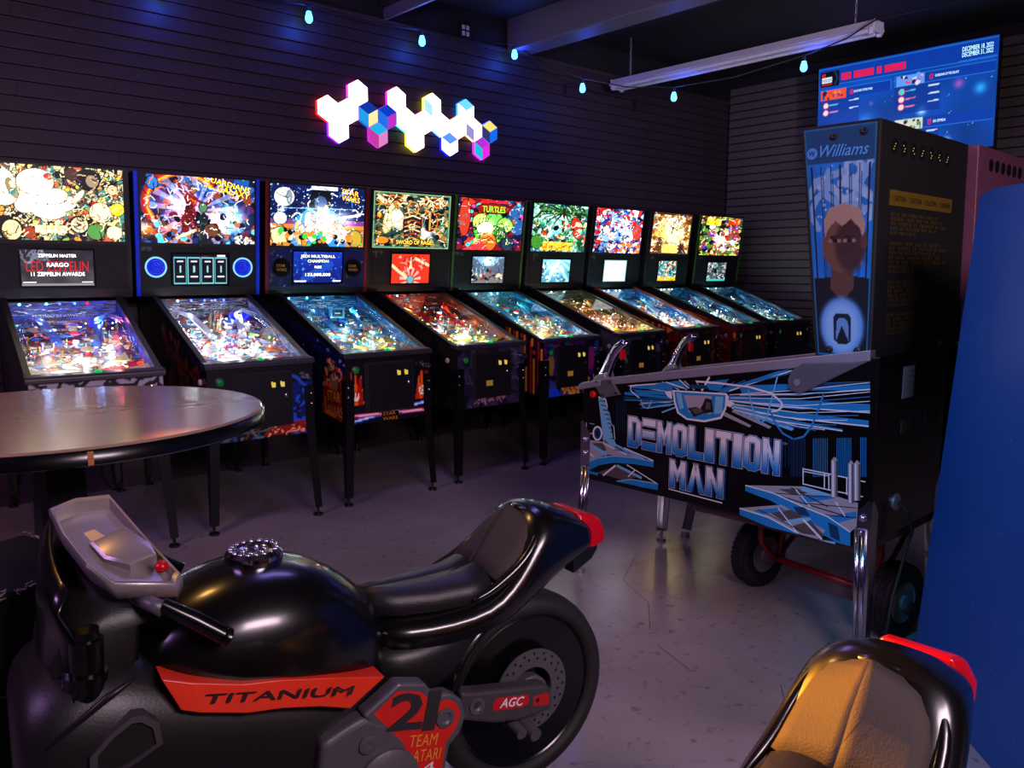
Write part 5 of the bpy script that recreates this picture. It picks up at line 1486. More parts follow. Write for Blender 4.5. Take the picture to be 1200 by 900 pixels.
 ('D',0.0018,[(0.945,0.765),(0.95,0.66)]),
 ('D',0.0018,[(0.959,0.767),(0.964,0.663)]),
 ('D',0.0018,[(0.972,0.769),(0.977,0.665)]),
 ('D',0.0018,[(0.985,0.771),(0.991,0.667)]),
 ('D',0.0018,[(0.196,0.82),(0.199,0.68)]),
 ('D',0.0018,[(0.207,0.821),(0.21,0.681)]),
 ('D',0.0018,[(0.218,0.822),(0.221,0.683)]),
 ('D',0.0018,[(0.228,0.823),(0.232,0.685)]),
 ('D',0.0018,[(0.239,0.825),(0.242,0.686)]),
 ('D',0.0018,[(0.25,0.826),(0.253,0.688)]),
 ('W',0.004,[(1.045,0.67),(1.139,0.669),(1.265,0.665)]),
 ('W',0.003,[(1.046,0.661),(1.139,0.662)]),
 ('W',0.004,[(1.048,0.616),(1.142,0.613),(1.26,0.613)]),
 ('W',0.004,[(1.045,0.673),(1.048,0.614)]),
 ('W',0.004,[(1.123,0.67),(1.126,0.611)]),
 ('W',0.004,[(1.139,0.669),(1.142,0.611)]),
 ('W',0.004,[(1.202,0.667),(1.205,0.608)]),
 ('G',0,[(0.822,0.567),(1.053,0.608),(1.149,0.599),(1.245,0.588),(1.245,0.506),(1.225,0.482),(1.144,0.518),(1.052,0.534),(0.936,0.56)]),
 ('N',0,[(0.954,0.578),(1.03,0.596),(1.068,0.587),(1.013,0.569)]),
 ('B',0,[(1.032,0.566),(1.14,0.595),(1.167,0.589),(1.056,0.548)]),
 ('B',0,[(1.144,0.518),(1.242,0.559),(1.243,0.536),(1.181,0.504)]),
 ('L',0,[(1.053,0.606),(1.149,0.599),(1.14,0.59),(1.04,0.59)]),
 ('K',0.004,[(0.855,0.564),(1.214,0.533)]),
 ('K',0.004,[(1.002,0.594),(1.142,0.553)]),
 ('W',0.0045,[(1.021,0.591),(1.08,0.539)]),
 ('W',0.0045,[(1.168,0.576),(1.205,0.531)]),
 ('K',0.003,[(0.936,0.56),(1.141,0.588)]),
 ('K',0.003,[(1.052,0.547),(1.241,0.57)]),
 ('K',0.003,[(1.108,0.519),(1.243,0.536)]),
 ('B',0,[(0.822,0.567),(0.936,0.56),(1.052,0.534),(1.144,0.518),(1.225,0.482),(1.228,0.433),(1.185,0.434),(1.112,0.456),(1.016,0.503),(0.927,0.53),(0.823,0.545)]),
 ('W',0.0045,[(0.822,0.567),(0.936,0.56),(1.052,0.534),(1.144,0.518),(1.225,0.482)]),
 ('D',0,[(1.015,0.526),(1.057,0.533),(1.082,0.504),(1.035,0.502)]),
 ('D',0,[(1.145,0.5),(1.181,0.491),(1.193,0.44),(1.157,0.449)]),
 ('G',0,[(0.802,0.475),(0.972,0.524),(1.138,0.467),(1.113,0.429),(1.039,0.431),(0.92,0.467)]),
 ('N',0,[(0.929,0.484),(1.006,0.513),(1.059,0.498),(0.98,0.464)]),
 ('N',0,[(1.009,0.45),(1.082,0.49),(1.14,0.445),(1.057,0.436)]),
 ('B',0,[(0.859,0.478),(0.967,0.513),(0.987,0.508),(0.9,0.472)]),
 ('L',0,[(0.998,0.474),(1.077,0.501),(1.087,0.494),(1.009,0.464)]),
 ('W',0.0045,[(0.958,0.509),(1.039,0.431)]),
 ('W',0.008,[(1.055,0.488),(1.127,0.433)]),
 ('K',0.003,[(0.879,0.487),(1.057,0.443)]),
 ('B',0,[(0.802,0.475),(0.92,0.467),(1.039,0.434),(1.029,0.429),(0.922,0.43),(0.803,0.449)]),
 ('W',0.005,[(0.802,0.474),(0.92,0.466),(1.039,0.433)]),
 ('L',0,[(1.113,0.429),(1.176,0.436),(1.176,0.427),(1.141,0.427)]),
 ('G',0,[(1.145,0.717),(1.153,0.73),(1.159,0.731),(1.168,0.721),(1.175,0.595),(1.152,0.59)]),
 ('W',0,[(1.149,0.717),(1.154,0.718),(1.162,0.592),(1.156,0.591)]),
 ('N',0,[(1.161,0.72),(1.168,0.721),(1.175,0.595),(1.168,0.594)]),
 ('G',0,[(1.204,0.716),(1.211,0.729),(1.216,0.73),(1.224,0.719),(1.232,0.585),(1.212,0.581)]),
 ('W',0,[(1.208,0.716),(1.213,0.717),(1.221,0.583),(1.216,0.582)]),
 ('N',0,[(1.217,0.718),(1.224,0.719),(1.232,0.585),(1.225,0.584)]),
 ('G',0,[(1.223,0.719),(1.231,0.732),(1.236,0.733),(1.246,0.723),(1.253,0.598),(1.231,0.594)]),
 ('W',0,[(1.227,0.72),(1.232,0.721),(1.24,0.596),(1.235,0.595)]),
 ('N',0,[(1.239,0.722),(1.246,0.723),(1.253,0.598),(1.247,0.597)]),
 ('W',0,[(0.476,0.487),(0.727,0.481),(0.727,0.476),(0.477,0.483)]),
]

SIDE_ART = [('l' if w else 'p', w, c, pts) for c, w, pts in SIDE_ART]
PALS = dict(B=(0.09, 0.47, 0.70), W=(0.84, 0.84, 0.85), L=(0.42, 0.68, 0.80), D=(0.04, 0.20, 0.34), G=(0.60, 0.57, 0.60), N=(0.30, 0.27, 0.26), K=(0.04, 0.04, 0.05))
# local frame: x towards the wall (width), y from the front corner back to the head, z up
bigm = empty('pinball_machine', (2.598, 2.45, 0), math.radians(-90) + math.radians(1.735), 'large black pinball machine with blue white side lettering, propped on a red hand truck', 'pinball machine')
# after the rotation, local +x points to the rear (r) and local +y to the far side (w)


def SD(r, z, h=0.0):
    return Vector((r, -h, z))


RL, WD = 1.285, 0.62
m = MB()
prof = [(0.0, 0.44), (0.0, 0.858), (0.06, 0.868), (RL, 1.085), (RL, 0.445)]
m.prism([(r, 0.0, z) for r, z in prof], (0, WD, 0))
m.build('cabinet', M['blackgloss'], bigm, bevel=0.004)
flat_art('side_art', SIDE_ART, SD, M['printmatte'], bigm, PALS, lift=0.0014)

# block lettering built from strokes: white at the top fading to blue
GLY = {
    'D': [[(0, 0), (0.3, 0), (0.3, 1), (0, 1)], [(0.3, 0.84), (0.8, 0.84), (0.66, 1), (0.3, 1)], [(0.3, 0), (0.66, 0), (0.8, 0.16), (0.3, 0.16)], [(0.66, 0.0), (1, 0.18), (1, 0.82), (0.66, 1.0)]],
    'E': [[(0, 0), (1, 0), (1, 0.22), (0, 0.22)], [(0, 0.39), (0.92, 0.39), (0.92, 0.61), (0, 0.61)], [(0, 0.78), (1, 0.78), (1, 1), (0, 1)]],
    'M': [[(0, 0), (0.27, 0), (0.27, 1), (0, 1)], [(0.73, 0), (1, 0), (1, 1), (0.73, 1)], [(0.22, 1), (0.27, 1), (0.5, 0.62), (0.5, 0.25), (0.22, 0.72)], [(0.78, 1), (0.73, 1), (0.5, 0.62), (0.5, 0.25), (0.78, 0.72)]],
    'O': [[(0, 0.1), (0.32, 0), (0.32, 1), (0, 0.9)], [(0.68, 0), (1, 0.1), (1, 0.9), (0.68, 1)], [(0.32, 0.82), (0.68, 0.82), (0.68, 1), (0.32, 1)], [(0.32, 0), (0.68, 0), (0.68, 0.18), (0.32, 0.18)]],
    'L': [[(0, 0), (0.34, 0), (0.34, 1), (0, 1)], [(0.34, 0), (1, 0), (1, 0.2), (0.34, 0.2)]],
    'I': [[(0.28, 0), (0.72, 0), (0.72, 1), (0.28, 1)]],
    'T': [[(0.33, 0), (0.67, 0), (0.67, 0.8), (0.33, 0.8)], [(0, 0.8), (1, 0.8), (1, 1), (0, 1)]],
    'N': [[(0, 0), (0.3, 0), (0.3, 1), (0, 1)], [(0.7, 0), (1, 0), (1, 1), (0.7, 1)], [(0.26, 1), (0.3, 1), (0.74, 0.3), (0.74, 0), (0.7, 0), (0.26, 0.68)]],
    'A': [[(0, 0), (0.3, 0), (0.62, 1), (0.36, 1)], [(1, 0), (0.7, 0), (0.38, 1), (0.64, 1)]],
}


def block_word(word, r0, r1, z0, z1, skip=0.16):
    n = len(word)
    wid = [0.55 if c == 'I' else 1.0 for c in word]
    unit = (r1 - r0) / (sum(wid) + skip * (n - 1))
    back, shad, face = MB(), MB(), MB()
    x = r0
    for ch, wd in zip(word, wid):
        big = 1.0 if not (word[0] == 'D' and ch == 'D') else 1.06
        for poly in GLY[ch]:
            if ch == 'I': poly = [((px - 0.28) / 0.44, py) for px, py in poly]
            q = [(x + px * unit * wd, z0 + (z1 - z0) * (1 - (1 - py)) * 1.0) for px, py in poly]
            cx, cz = sum(p[0] for p in q) / len(q), sum(p[1] for p in q) / len(q)

            def grow(k):
                return [(px + math.copysign(k, px - cx), pz + math.copysign(k, pz - cz)) for px, pz in q]
            shad.add([SD(px + 0.009, pz - 0.001, 0.0088) for px, pz in grow(0.004)], [tuple(range(len(q)))], (0.06, 0.20, 0.42))
            back.add([SD(px, pz, 0.0092) for px, pz in grow(0.0045)], [tuple(range(len(q)))], (0.72, 0.78, 0.84))
            back.add([SD(px, pz, 0.0094) for px, pz in grow(0.0026)], [tuple(range(len(q)))], (0.03, 0.08, 0.2))
            # split the stroke in slices so that the colour can fade
            nsl = 14
            for k in range(nsl):
                za, zb = z0 + (z1 - z0) * k / nsl, z0 + (z1 - z0) * (k + 1) / nsl
                sl = clip(q, za, zb)
                if len(sl) >= 3:
                    t = min(1.0, max(0.0, ((za + zb) / 2 - z0) / (z1 - z0) * 1.7 - 0.12))
                    c0, c1 = (0.06, 0.42, 0.70), (0.86, 0.84, 0.85)
                    face.add([SD(px, pz, 0.0098) for px, pz in sl], [tuple(range(len(sl)))], tuple(a + (b - a) * t for a, b in zip(c0, c1)))
        x += unit * (wd + skip)
    return shad, back, face


def clip(poly, za, zb):
    def half(p, z, keep_above):
        out = []
        for (xa, ya), (xb, yb) in zip(p, p[1:] + p[:1]):
            ia, ib = (ya >= z) == keep_above or ya == z, (yb >= z) == keep_above or yb == z
            if ia: out.append((xa, ya))
            if ia != ib:
                t = (z - ya) / (yb - ya)
                out.append((xa + (xb - xa) * t, z))
        return out
    return half(half(poly, za, True), zb, False) if poly else []


for wrd, r0, r1, z0, z1 in (('DEMOLITION', 0.264, 0.953, 0.630, 0.757), ('MAN', 0.481, 0.725, 0.496, 0.608)):
    for mb, nm in zip(block_word(wrd, r0, r1, z0, z1), ('lettering_shadow', 'lettering_outline', 'lettering')):
        me = mb.mesh(nm, M['printmatte'], recalc=False)
        link(nm, me, None, bigm)
text('trademark', 'TM', SD(0.965, 0.745, 0.009), (1, 0, 0), (0, 0, 1), 0.008, M['printmatte'], bigm, None, (0.6, 0.6, 0.6))
# top: rails, lockbar, glass, grips
MB().prism([(0.10, -0.008, 0.868), (0.10, -0.008, 0.900), (RL - 0.03, -0.008, 1.105), (RL - 0.03, -0.008, 1.068)], (0, 0.045, 0)).build('side_rail', M['steel'], bigm, bevel=0.003)
MB().prism([(0.10, WD - 0.035, 0.868), (0.10, WD - 0.035, 0.900), (RL - 0.03, WD - 0.035, 1.105), (RL - 0.03, WD - 0.035, 1.068)], (0, 0.043, 0)).build('side_rail', M['steel'], bigm, bevel=0.003)
MB().prism([(-0.02, -0.012, 0.838), (-0.02, -0.012, 0.862), (0.0, -0.012, 0.874), (0.11, -0.012, 0.896), (0.11, -0.012, 0.868)], (0, WD + 0.024, 0)).build('lockbar', M['steel'], bigm, bevel=0.005)
MB().prism([(0.11, 0.037, 0.886), (1.0, 0.037, 1.046), (1.0, 0.037, 1.050), (0.11, 0.037, 0.890)], (0, WD - 0.072, 0)).build('playfield_glass', M['glass'], bigm)
for w0 in (0.035, WD - 0.075):
    g = MB()
    pts = [(0.06, 0.868, 0.040), (0.075, 0.90, 0.036), (0.095, 0.945, 0.028), (0.118, 0.99, 0.026), (0.147, 1.03, 0.026), (0.180, 1.053, 0.022), (0.205, 1.058, 0.013)]
    rings = []
    for k, (r, z, hw) in enumerate(pts):
        a, b = pts[max(0, k - 1)], pts[min(len(pts) - 1, k + 1)]
        d = Vector((b[0] - a[0], 0, b[1] - a[1])).normalized()
        n = Vector((-d.z, 0, d.x))
        rings.append([Vector((r, w0 + 0.02, z)) + n * hw * 0.9 * math.cos(t) + Vector((0, 1, 0)) * 0.020 * math.sin(t) for t in np.linspace(0, 2 * math.pi, 14, endpoint=False)])
    gh = g.loft(rings).build('grip_handle', M['chrome'], bigm, smooth=True)
    MB().prism([(0.02, w0 - 0.012, 0.872), (0.11, w0 - 0.012, 0.900), (0.10, w0 - 0.012, 0.925), (0.05, w0 - 0.012, 0.905)], (0, 0.064, 0)).build('grip_base', M['steel'], gh, bevel=0.006)
    tr = MB().box((0.165, w0 + 0.006, 0.985), (0.182, w0 + 0.034, 1.025)).build('trigger', M['redplastic'], gh, bevel=0.004)
sp = MB().prism([SD(0.06, 0.885, -0.002), SD(0.165, 0.905, -0.002), SD(0.215, 0.842, -0.002), SD(0.115, 0.815, -0.002)], (0, -0.012, 0)).build('grip_plate', M['greymetal'], bigm, bevel=0.003)
for r, z in ((0.085, 0.885), (0.16, 0.892), (0.195, 0.848), (0.12, 0.83)):
    MB().cyl(SD(r, z, 0.009), SD(r, z, 0.013), 0.005, n=8).build('screw', M['black'], sp)
MB().lathe([(0.016, 0), (0.016, 0.008), (0.011, 0.013), (1e-5, 0.013)], SD(0.062, 0.827, 0.001), (Vector((1, 0, 0)), Vector((0, 0, 1)), Vector((0, -1, 0))), 16).build('flipper_button', M['redplastic'], bigm, smooth=True, angle=40)
# chrome legs
for (r, w, lean, wl, zt) in ((0.0, 0.0, -0.022, -0.014, 0.70), (0.0, WD, -0.022, 0.014, 0.70), (RL, 0.0, 0.012, -0.014, 0.60), (RL, WD, 0.012, 0.014, 0.60)):
    sr, sw = (1 if r == 0 else -1), (1 if w == 0 else -1)
    rings = []
    for (z, k, q) in ((zt, 0.25, 0), (zt - 0.05, 1.0, 0), (0.44, 0.95, 0.02), (0.05, 0.72, 1)):
        rr, ww = r - sr * 0.006 + lean * q, w - sw * 0.006 + wl * q
        a, e = 0.056 * k, 0.006
        rings.append([(rr, ww, z), (rr + sr * a, ww, z), (rr + sr * a, ww + sw * e, z), (rr + sr * 0.016, ww + sw * 0.008, z), (rr + sr * 0.008, ww + sw * 0.016, z), (rr + sr * e, ww + sw * a, z), (rr, ww + sw * a, z)])
    lg = MB().loft(rings).build('leg', M['chrome'], bigm)
    fx, fy = r + lean + sr * 0.014, w + wl + sw * 0.014
    MB().tube([(r - sr * 0.004 + sr * 0.020, w - sw * 0.010, 0.50), (r + lean + sr * 0.012, w + wl - sw * 0.006, 0.06)], 0.008, 8, radii=[0.010, 0.008]).build('leg_flute', M['chrome'], lg, smooth=True)
    MB().tube([(r - sr * 0.004 + sr * 0.040, w - sw * 0.010, 0.50), (r + lean + sr * 0.030, w + wl - sw * 0.006, 0.06)], 0.008, 8, radii=[0.010, 0.006]).build('leg_flute', M['chrome'], lg, smooth=True)
    MB().cyl((fx, fy, 0), (fx, fy, 0.014), 0.024, n=14).cyl((fx, fy, 0.014), (fx, fy, 0.055), 0.008, n=8).build('leveler', M['steel'], lg, smooth=True, angle=40)
    for z in ((0.54, 0.49) if r else (0.62, 0.56)):
        MB().lathe([(0.013, 0), (0.013, 0.006), (0.007, 0.013), (1e-5, 0.014)], (r + sr * 0.022, w - sw * 0.006, z), (Vector((1, 0, 0)), Vector((0, 0, 1)), Vector((0, -sw, 0))), 12).build('bolt', M['chrome'], lg, smooth=True)
# head
HW = 0.80
HB = [(1.063, 1.068), (0.972, 1.842), (1.243, 1.842), (1.255, 1.068)]
MB().prism([(r, 0.0, z) for r, z in HB], (0, HW, 0)).build('backbox', M['blackmatte'], bigm, bevel=0.005)
# head side print
a = Art(70, 200, 0.36, 400, (0.05, 0.06, 0.10))
a.grad((0.08, 0.44, 0.80), (0.08, 0.42, 0.76)); a.noise(7, 0.25, 4)
a.squig(12, [(0.55, 0.72, 0.88), (0.45, 0.65, 0.85)], 0.016, 0.30, (0.05, 0.66, 1, 0.82)); a.specks(26, [(0.6, 0.78, 0.92)], 0.007, (0.05, 0.6, 0.95, 0.84))
for k in range(7):
    x = 0.08 + k * 0.14
    a.line([(x, 0.34), (x, 0.835)], 0.004, (0.02, 0.06, 0.16)); a.line([(x + 0.03, 0.34), (x + 0.03, 0.80)], 0.002, (0.06, 0.25, 0.5))
a.band(0.0, 0.345, (0.05, 0.055, 0.085)); a.poly([(0.0, 0.30), (0.2, 0.345), (0.38, 0.355), (0.72, 0.355), (0.94, 0.345), (1, 0.3), (1, 0), (0, 0)], (0.05, 0.055, 0.085))
# plain bust: shoulders, neck, head, pale cap of hair
a.poly([(0.30, 0.30), (0.34, 0.40), (0.70, 0.40), (0.72, 0.30), (0.5, 0.24)], (0.34, 0.22, 0.18))
a.ell(0.52, 0.485, 0.118, 0.115, (0.40, 0.27, 0.22)); a.ell(0.66, 0.49, 0.075, 0.10, (0.22, 0.14, 0.13), soft=0.4)
a.poly([(0.24, 0.52), (0.24, 0.60), (0.32, 0.65), (0.55, 0.67), (0.80, 0.645), (0.88, 0.58), (0.86, 0.50), (0.80, 0.56), (0.66, 0.60), (0.52, 0.57), (0.42, 0.595), (0.30, 0.56)], (0.62, 0.53, 0.47))
a.ell(0.87, 0.50, 0.02, 0.03, (0.33, 0.2, 0.17))
for x in (0.40, 0.64):
    a.line([(x - 0.07, 0.525), (x + 0.07, 0.528)], 0.004, (0.12, 0.07, 0.06)); a.ell(x, 0.508, 0.040, 0.010, (0.50, 0.44, 0.42)); a.ell(x, 0.508, 0.016, 0.009, (0.08, 0.05, 0.05)); a.line([(x - 0.05, 0.518), (x + 0.05, 0.518)], 0.003, (0.16, 0.09, 0.08))
a.line([(0.52, 0.515), (0.50, 0.47), (0.55, 0.465)], 0.004, (0.25, 0.15, 0.12)); a.line([(0.43, 0.435), (0.60, 0.435)], 0.006, (0.28, 0.15, 0.14))
a.ell(0.50, 0.128, 0.135, 0.118, (0.30, 0.52, 0.78), soft=0.25); a.ell(0.50, 0.125, 0.10, 0.092, (0.52, 0.68, 0.85), soft=0.5)
a.poly([(0.34, 0.07), (0.34, 0.17), (0.40, 0.19), (0.62, 0.19), (0.68, 0.17), (0.68, 0.07), (0.60, 0.055), (0.42, 0.055)], (0.05, 0.08, 0.14)); a.poly([(0.38, 0.065), (0.50, 0.135), (0.64, 0.065), (0.62, 0.15), (0.55, 0.17), (0.45, 0.17), (0.40, 0.15)], (0.38, 0.54, 0.72)); a.poly([(0.42, 0.06), (0.51, 0.105), (0.60, 0.06)], (0.04, 0.06, 0.1))
a.band(0.845, 1, (0.05, 0.27, 0.46)); a.frame(0.008, (0.08, 0.42, 0.60))
hp = art_panel('head_side_print', a, SD(1.063 + 0.012, 1.078, 0.0015), SD(1.2545 - 0.012, 1.078, 0.0015), SD(0.972 + 0.012, 1.832, 0.0015), M['printmatte'], bigm, p11=SD(1.243 - 0.012, 1.832, 0.0015))
text('head_logo', 'Williams', SD(1.045, 1.738, 0.0035), (1, 0, -0.02), (0, 0, 1), 0.038, M['printmatte'], hp, 0.165, (0.30, 0.62, 0.92), 'L', 0.35, bold=0.01)
lg = MB().lathe([(0.019, 0), (0.019, 0.0006), (1e-5, 0.0006)], SD(1.018, 1.752, 0.003), (Vector((1, 0, 0)), Vector((0, 0, 1)), Vector((0, -1, 0))), 22, (0.30, 0.55, 0.88)).build('logo_disc', M['printmatte'], hp)
text('logo_letter', 'W', SD(1.018, 1.743, 0.0048), (1, 0, 0), (0, 0, 1), 0.018, M['printmatte'], hp, 0.022, (0.04, 0.16, 0.36), 'C')
for r, z in ((1.09, 1.80), (1.19, 1.806), (1.115, 1.098), (1.21, 1.10)):
    MB().lathe([(0.012, 0), (0.012, 0.004), (0.005, 0.006), (1e-5, 0.002)], SD(r, z, 0.001), (Vector((1, 0, 0)), Vector((0, 0, 1)), Vector((0, -1, 0))), 14).build('bolt', M['armor'], hp, smooth=True, angle=40)
# hinge arm from the head down to the cabinet side
MB().prism([SD(1.250, 1.066, 0.002), SD(1.03, 1.045, 0.002), SD(0.985, 1.015, 0.002), SD(0.972, 0.975, 0.002), SD(0.985, 0.942, 0.002), SD(1.02, 0.935, 0.002), SD(1.05, 0.95, 0.002)], (0, -0.012, 0)).build('hinge_arm', M['greymetal'], bigm, bevel=0.004)
MB().cyl(SD(1.01, 0.975, 0.013), SD(1.01, 0.975, 0.018), 0.012, n=14).build('hinge_bolt', M['steel'], bigm)


# back of the head: vents, caution strip, print, label  (plane at r ~ 1.245..1.255)
def BK(w, z, h=0.0):
    r = 1.255 + (1.243 - 1.255) * (z - 1.068) / (1.842 - 1.068) if z > 1.068 else RL
    return Vector((r + h, w, z))


AXB = (Vector((0, 1, 0)), Vector((0, 0, 1)), Vector((1, 0, 0)))
VDARK = pm('vent_hole_dark', (0.01, 0.01, 0.012), 0.9)
for k in range(7):
    w = 0.105 + k * 0.079
    v = MB().lathe([(0.026, 0), (0.026, 0.003), (0.021, 0.003), (0.021, 0.0)], BK(w, 1.765), AXB, 18).build('vent', M['armor'], bigm)
    MB().lathe([(0.021, 0.0012), (1e-5, 0.0012)], BK(w, 1.765), AXB, 18).build('vent_hole', VDARK, v)
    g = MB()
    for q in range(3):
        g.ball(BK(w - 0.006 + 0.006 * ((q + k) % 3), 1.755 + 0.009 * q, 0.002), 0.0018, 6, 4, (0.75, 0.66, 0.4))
    tag(g.build('vent_glint', M['litlow'], v), kind='stuff')  # glowing beads put in as glints of light from inside the head
cs = MB()
cs.box((-0.001, 0.085, 1.575), (0.0015, 0.645, 1.625)).build('caution_strip', pm('gold_foil', (0.50, 0.40, 0.12), 0.45, 0.3), bigm).location = (1.2485, 0, 0)
for k in range(4):
    text('caution_lettering', '! CAUTION', BK(0.10 + k * 0.138, 1.590, 0.004), (0, 1, 0), (0, 0, 1), 0.018, M['printmatte'], bigm, 0.11, (0.06, 0.05, 0.03))
CAUT = ['||| || |||| ||||||| |||| |||||| ||', '|||||||| ||||| |||| ||| |||||| |', '||| ||||||| || |||||||| || ||||', '||||| ||| |||||||||| |||| ||| ||', '|| |||| |||||| ||||| |||']
zz = 1.545
for blk, nl in ((0, 5), (1, 7), (2, 6), (3, 5)):
    for k in range(nl):
        s = CAUT[(blk + k) % 5]
        tag(text('fine_print', s, BK(0.10, zz, 0.003), (0, 1, 0), (0, 0, 1), 0.0085, M['printmatte'], bigm, (0.40 if k < nl - 1 else 0.16) + 0.05 * ((k * 7 + blk) % 3), (0.42, 0.33, 0.16)), kind='stuff')
        zz -= 0.0155
    zz -= 0.018
lb = MB().box((-0.001, 0.20, 0.925), (0.002, 0.295, 1.035)).build('service_label', pm('pale_blue_label', (0.42, 0.50, 0.58), 0.5), bigm); lb.location = (RL, 0, 0)
for k in range(5):
    tag(text('label_print', '- -- --- - ---'[: 14 - k], BK(0.21, 1.012 - k * 0.018, 0.0035), (0, 1, 0), (0, 0, 1), 0.007, M['printmatte'], bigm, 0.075 - 0.008 * (k % 2), (0.05, 0.07, 0.12)), kind='stuff')
st = Art(20, 40, 0.6, 3, (0.09, 0.085, 0.08)); st.squig(30, [(0.30, 0.29, 0.26), (0.05, 0.05, 0.05)], 0.03, 0.2)
art_panel('torn_sticker', st, BK(0.33, 0.97, 0.002), BK(0.39, 0.97, 0.002), BK(0.33, 1.06, 0.002), M['printmatte'], bigm)
for w in (0.20, 0.42):
    MB().box((-0.001, w, 0.80), (0.006, w + 0.12, 0.85)).build('hand_hold', pm('worn_wood_slot', (0.13, 0.10, 0.10), 0.7), bigm, bevel=0.004).location = (RL, 0, 0)
pc = MB().lathe([(0.03, 0), (0.03, 0.008), (0.012, 0.012), (1e-5, 0.012)], (RL, 0.20, 0.56), AXB, 16).build('cord_inlet', M['steel'], bigm, smooth=True, angle=40)
MB().tube([(RL + 0.012, 0.20, 0.56), (RL + 0.04, 0.21, 0.53), (RL + 0.05, 0.24, 0.46), (RL + 0.045, 0.20, 0.38), (RL + 0.05, 0.10, 0.25), (RL + 0.05, 0.06, 0.10), (RL + 0.02, 0.10, 0.02), (RL - 0.10, 0.12, 0.008), (RL - 0.16, 0.10, 0.008), (RL - 0.09, 0.02, 0.008), (RL + 0.03, -0.09, 0.008)], 0.006, 8).build('power_cord', M['blackmatte'], bigm, smooth=True)

# ------------------------------------------------------------------ second machine behind it
pk = empty('pinball_machine', (3.47, 2.42, 0), math.radians(-88.265), 'pinball machine with a pink lit head, half hidden behind the large black one', 'pinball machine')
PINK = pm('pink_lit_back_panel', (0.46, 0.27, 0.38), 0.45, bump=0.1)  # pink light falling on the panel is painted into its colour
MB().prism([(0.0, -0.02, 0.44), (0.0, -0.02, 0.858), (1.25, -0.02, 1.08), (1.25, -0.02, 0.445)], (0, 0.58, 0)).build('cabinet', M['blackgloss'], pk, bevel=0.004)
MB().prism([(1.02, -0.045, 1.085), (0.95, -0.045, 1.842), (1.215, -0.045, 1.842), (1.23, -0.045, 1.085)], (0, 0.74, 0)).build('backbox', PINK, pk, bevel=0.004)
for k in range(6):
    v = MB().lathe([(0.024, 0), (0.024, 0.003), (0.019, 0.003), (0.019, 0.0)], (1.2165, 0.10 + k * 0.075, 1.775), AXB, 18).build('vent', M['armor'], pk)
    MB().lathe([(0.019, 0.0012), (1e-5, 0.0012)], (1.2165, 0.10 + k * 0.075, 1.775), AXB, 18).build('vent_hole', VDARK, v)
for (r, w) in ((0.0, -0.02), (0.0, 0.56), (1.25, -0.02), (1.25, 0.56)):
    sr, sw = (1 if r == 0 else -1), (1 if w < 0.2 else -1)
    m = MB().loft([[(r - sr * 0.006 - sr * 0.02 * q, w - sw * 0.006 - sw * 0.10 * q * (1 if (r == 0 and sw == 1) else 0.1), z), (r + sr * 0.05 * k, w - sw * 0.006 - sw * 0.10 * q * (1 if (r == 0 and sw == 1) else 0.1), z), (r - sr * 0.006 - sr * 0.02 * q, w + sw * 0.05 * k - sw * 0.10 * q * (1 if (r == 0 and sw == 1) else 0.1), z)] for z, k, q in ((0.68, 1, 0), (0.44, 1, 0), (0.045, 0.6, 1))])
    lg = m.build('leg', M['chrome'], pk)
    MB().cyl((r - sr * 0.015, w - sw * 0.10 * (1 if (r == 0 and sw == 1) else 0.1) + sw * 0.008, 0), (r - sr * 0.015, w - sw * 0.10 * (1 if (r == 0 and sw == 1) else 0.1) + sw * 0.008, 0.03), 0.022, n=14).build('leveler', M['steel'], lg, smooth=True, angle=40)

# ------------------------------------------------------------------ red hand truck under the rear end
ht = empty('hand_truck', (3.04, 1.53, 0), 0, 'red tubular hand truck with two black pneumatic tyres, under the large black machine', 'hand truck')


def lw(x, y, z):
    return Vector((x - 3.04, y - 1.53, z))


axd = Vector((0.08, 0.63, 0)).normalized()
for c in (lw(3.075, 1.835, 0.143), lw(2.995, 1.215, 0.143)):
    ax = (Vector((axd.y, -axd.x, 0)), Vector((0, 0, 1)), axd)
    prof = [(0.080, -0.036), (0.105, -0.044), (0.128, -0.040), (0.138, -0.030), (0.143, -0.012), (0.143, 0.012), (0.138, 0.030), (0.128, 0.040), (0.105, 0.044), (0.080, 0.036)]
    w = MB().lathe(prof, c, ax, 40, closed=True).build('wheel', M['rubber'], ht, smooth=True, angle=50)
    tr = MB()
    for k in range(44):
        t = 2 * math.pi * k / 44
        d = ax[0] * math.cos(t) + ax[1] * math.sin(t)
        s = ax[1] * math.cos(t) - ax[0] * math.sin(t)
        for o0, o1 in ((-0.034, -0.014), (-0.009, 0.009), (0.014, 0.034)):
            rr0 = 0.1375 if abs(o0) > 0.02 or abs(o1) > 0.02 else 0.141
            p = [c + d * rr0 + axd * o0 - s * 0.007, c + d * rr0 + axd * o1 - s * 0.007, c + d * rr0 + axd * o1 + s * 0.007, c + d * rr0 + axd * o0 + s * 0.007]
            tr.prism(p, d * 0.006)
    tag(tr.build('tread_block', M['rubber'], w), kind='stuff')
    MB().lathe([(0.082, -0.034), (0.078, -0.036), (0.066, -0.018), (0.03, -0.012), (0.03, -0.046), (0.012, -0.05), (1e-5, -0.05)], c, ax, 28).lathe([(0.082, 0.034), (0.078, 0.036), (0.066, 0.018), (0.03, 0.012), (0.03, 0.046), (0.012, 0.05), (1e-5, 0.05)], c, ax, 28).build('hub', pm('grey_steel_hub', (0.62, 0.60, 0.58), 0.5, 0.3), w, smooth=True, angle=40)
MB().tube([lw(3.063, 1.77, 0.143), lw(3.005, 1.285, 0.143)], 0.014, 10).build('axle', M['redtube'], ht, smooth=True)
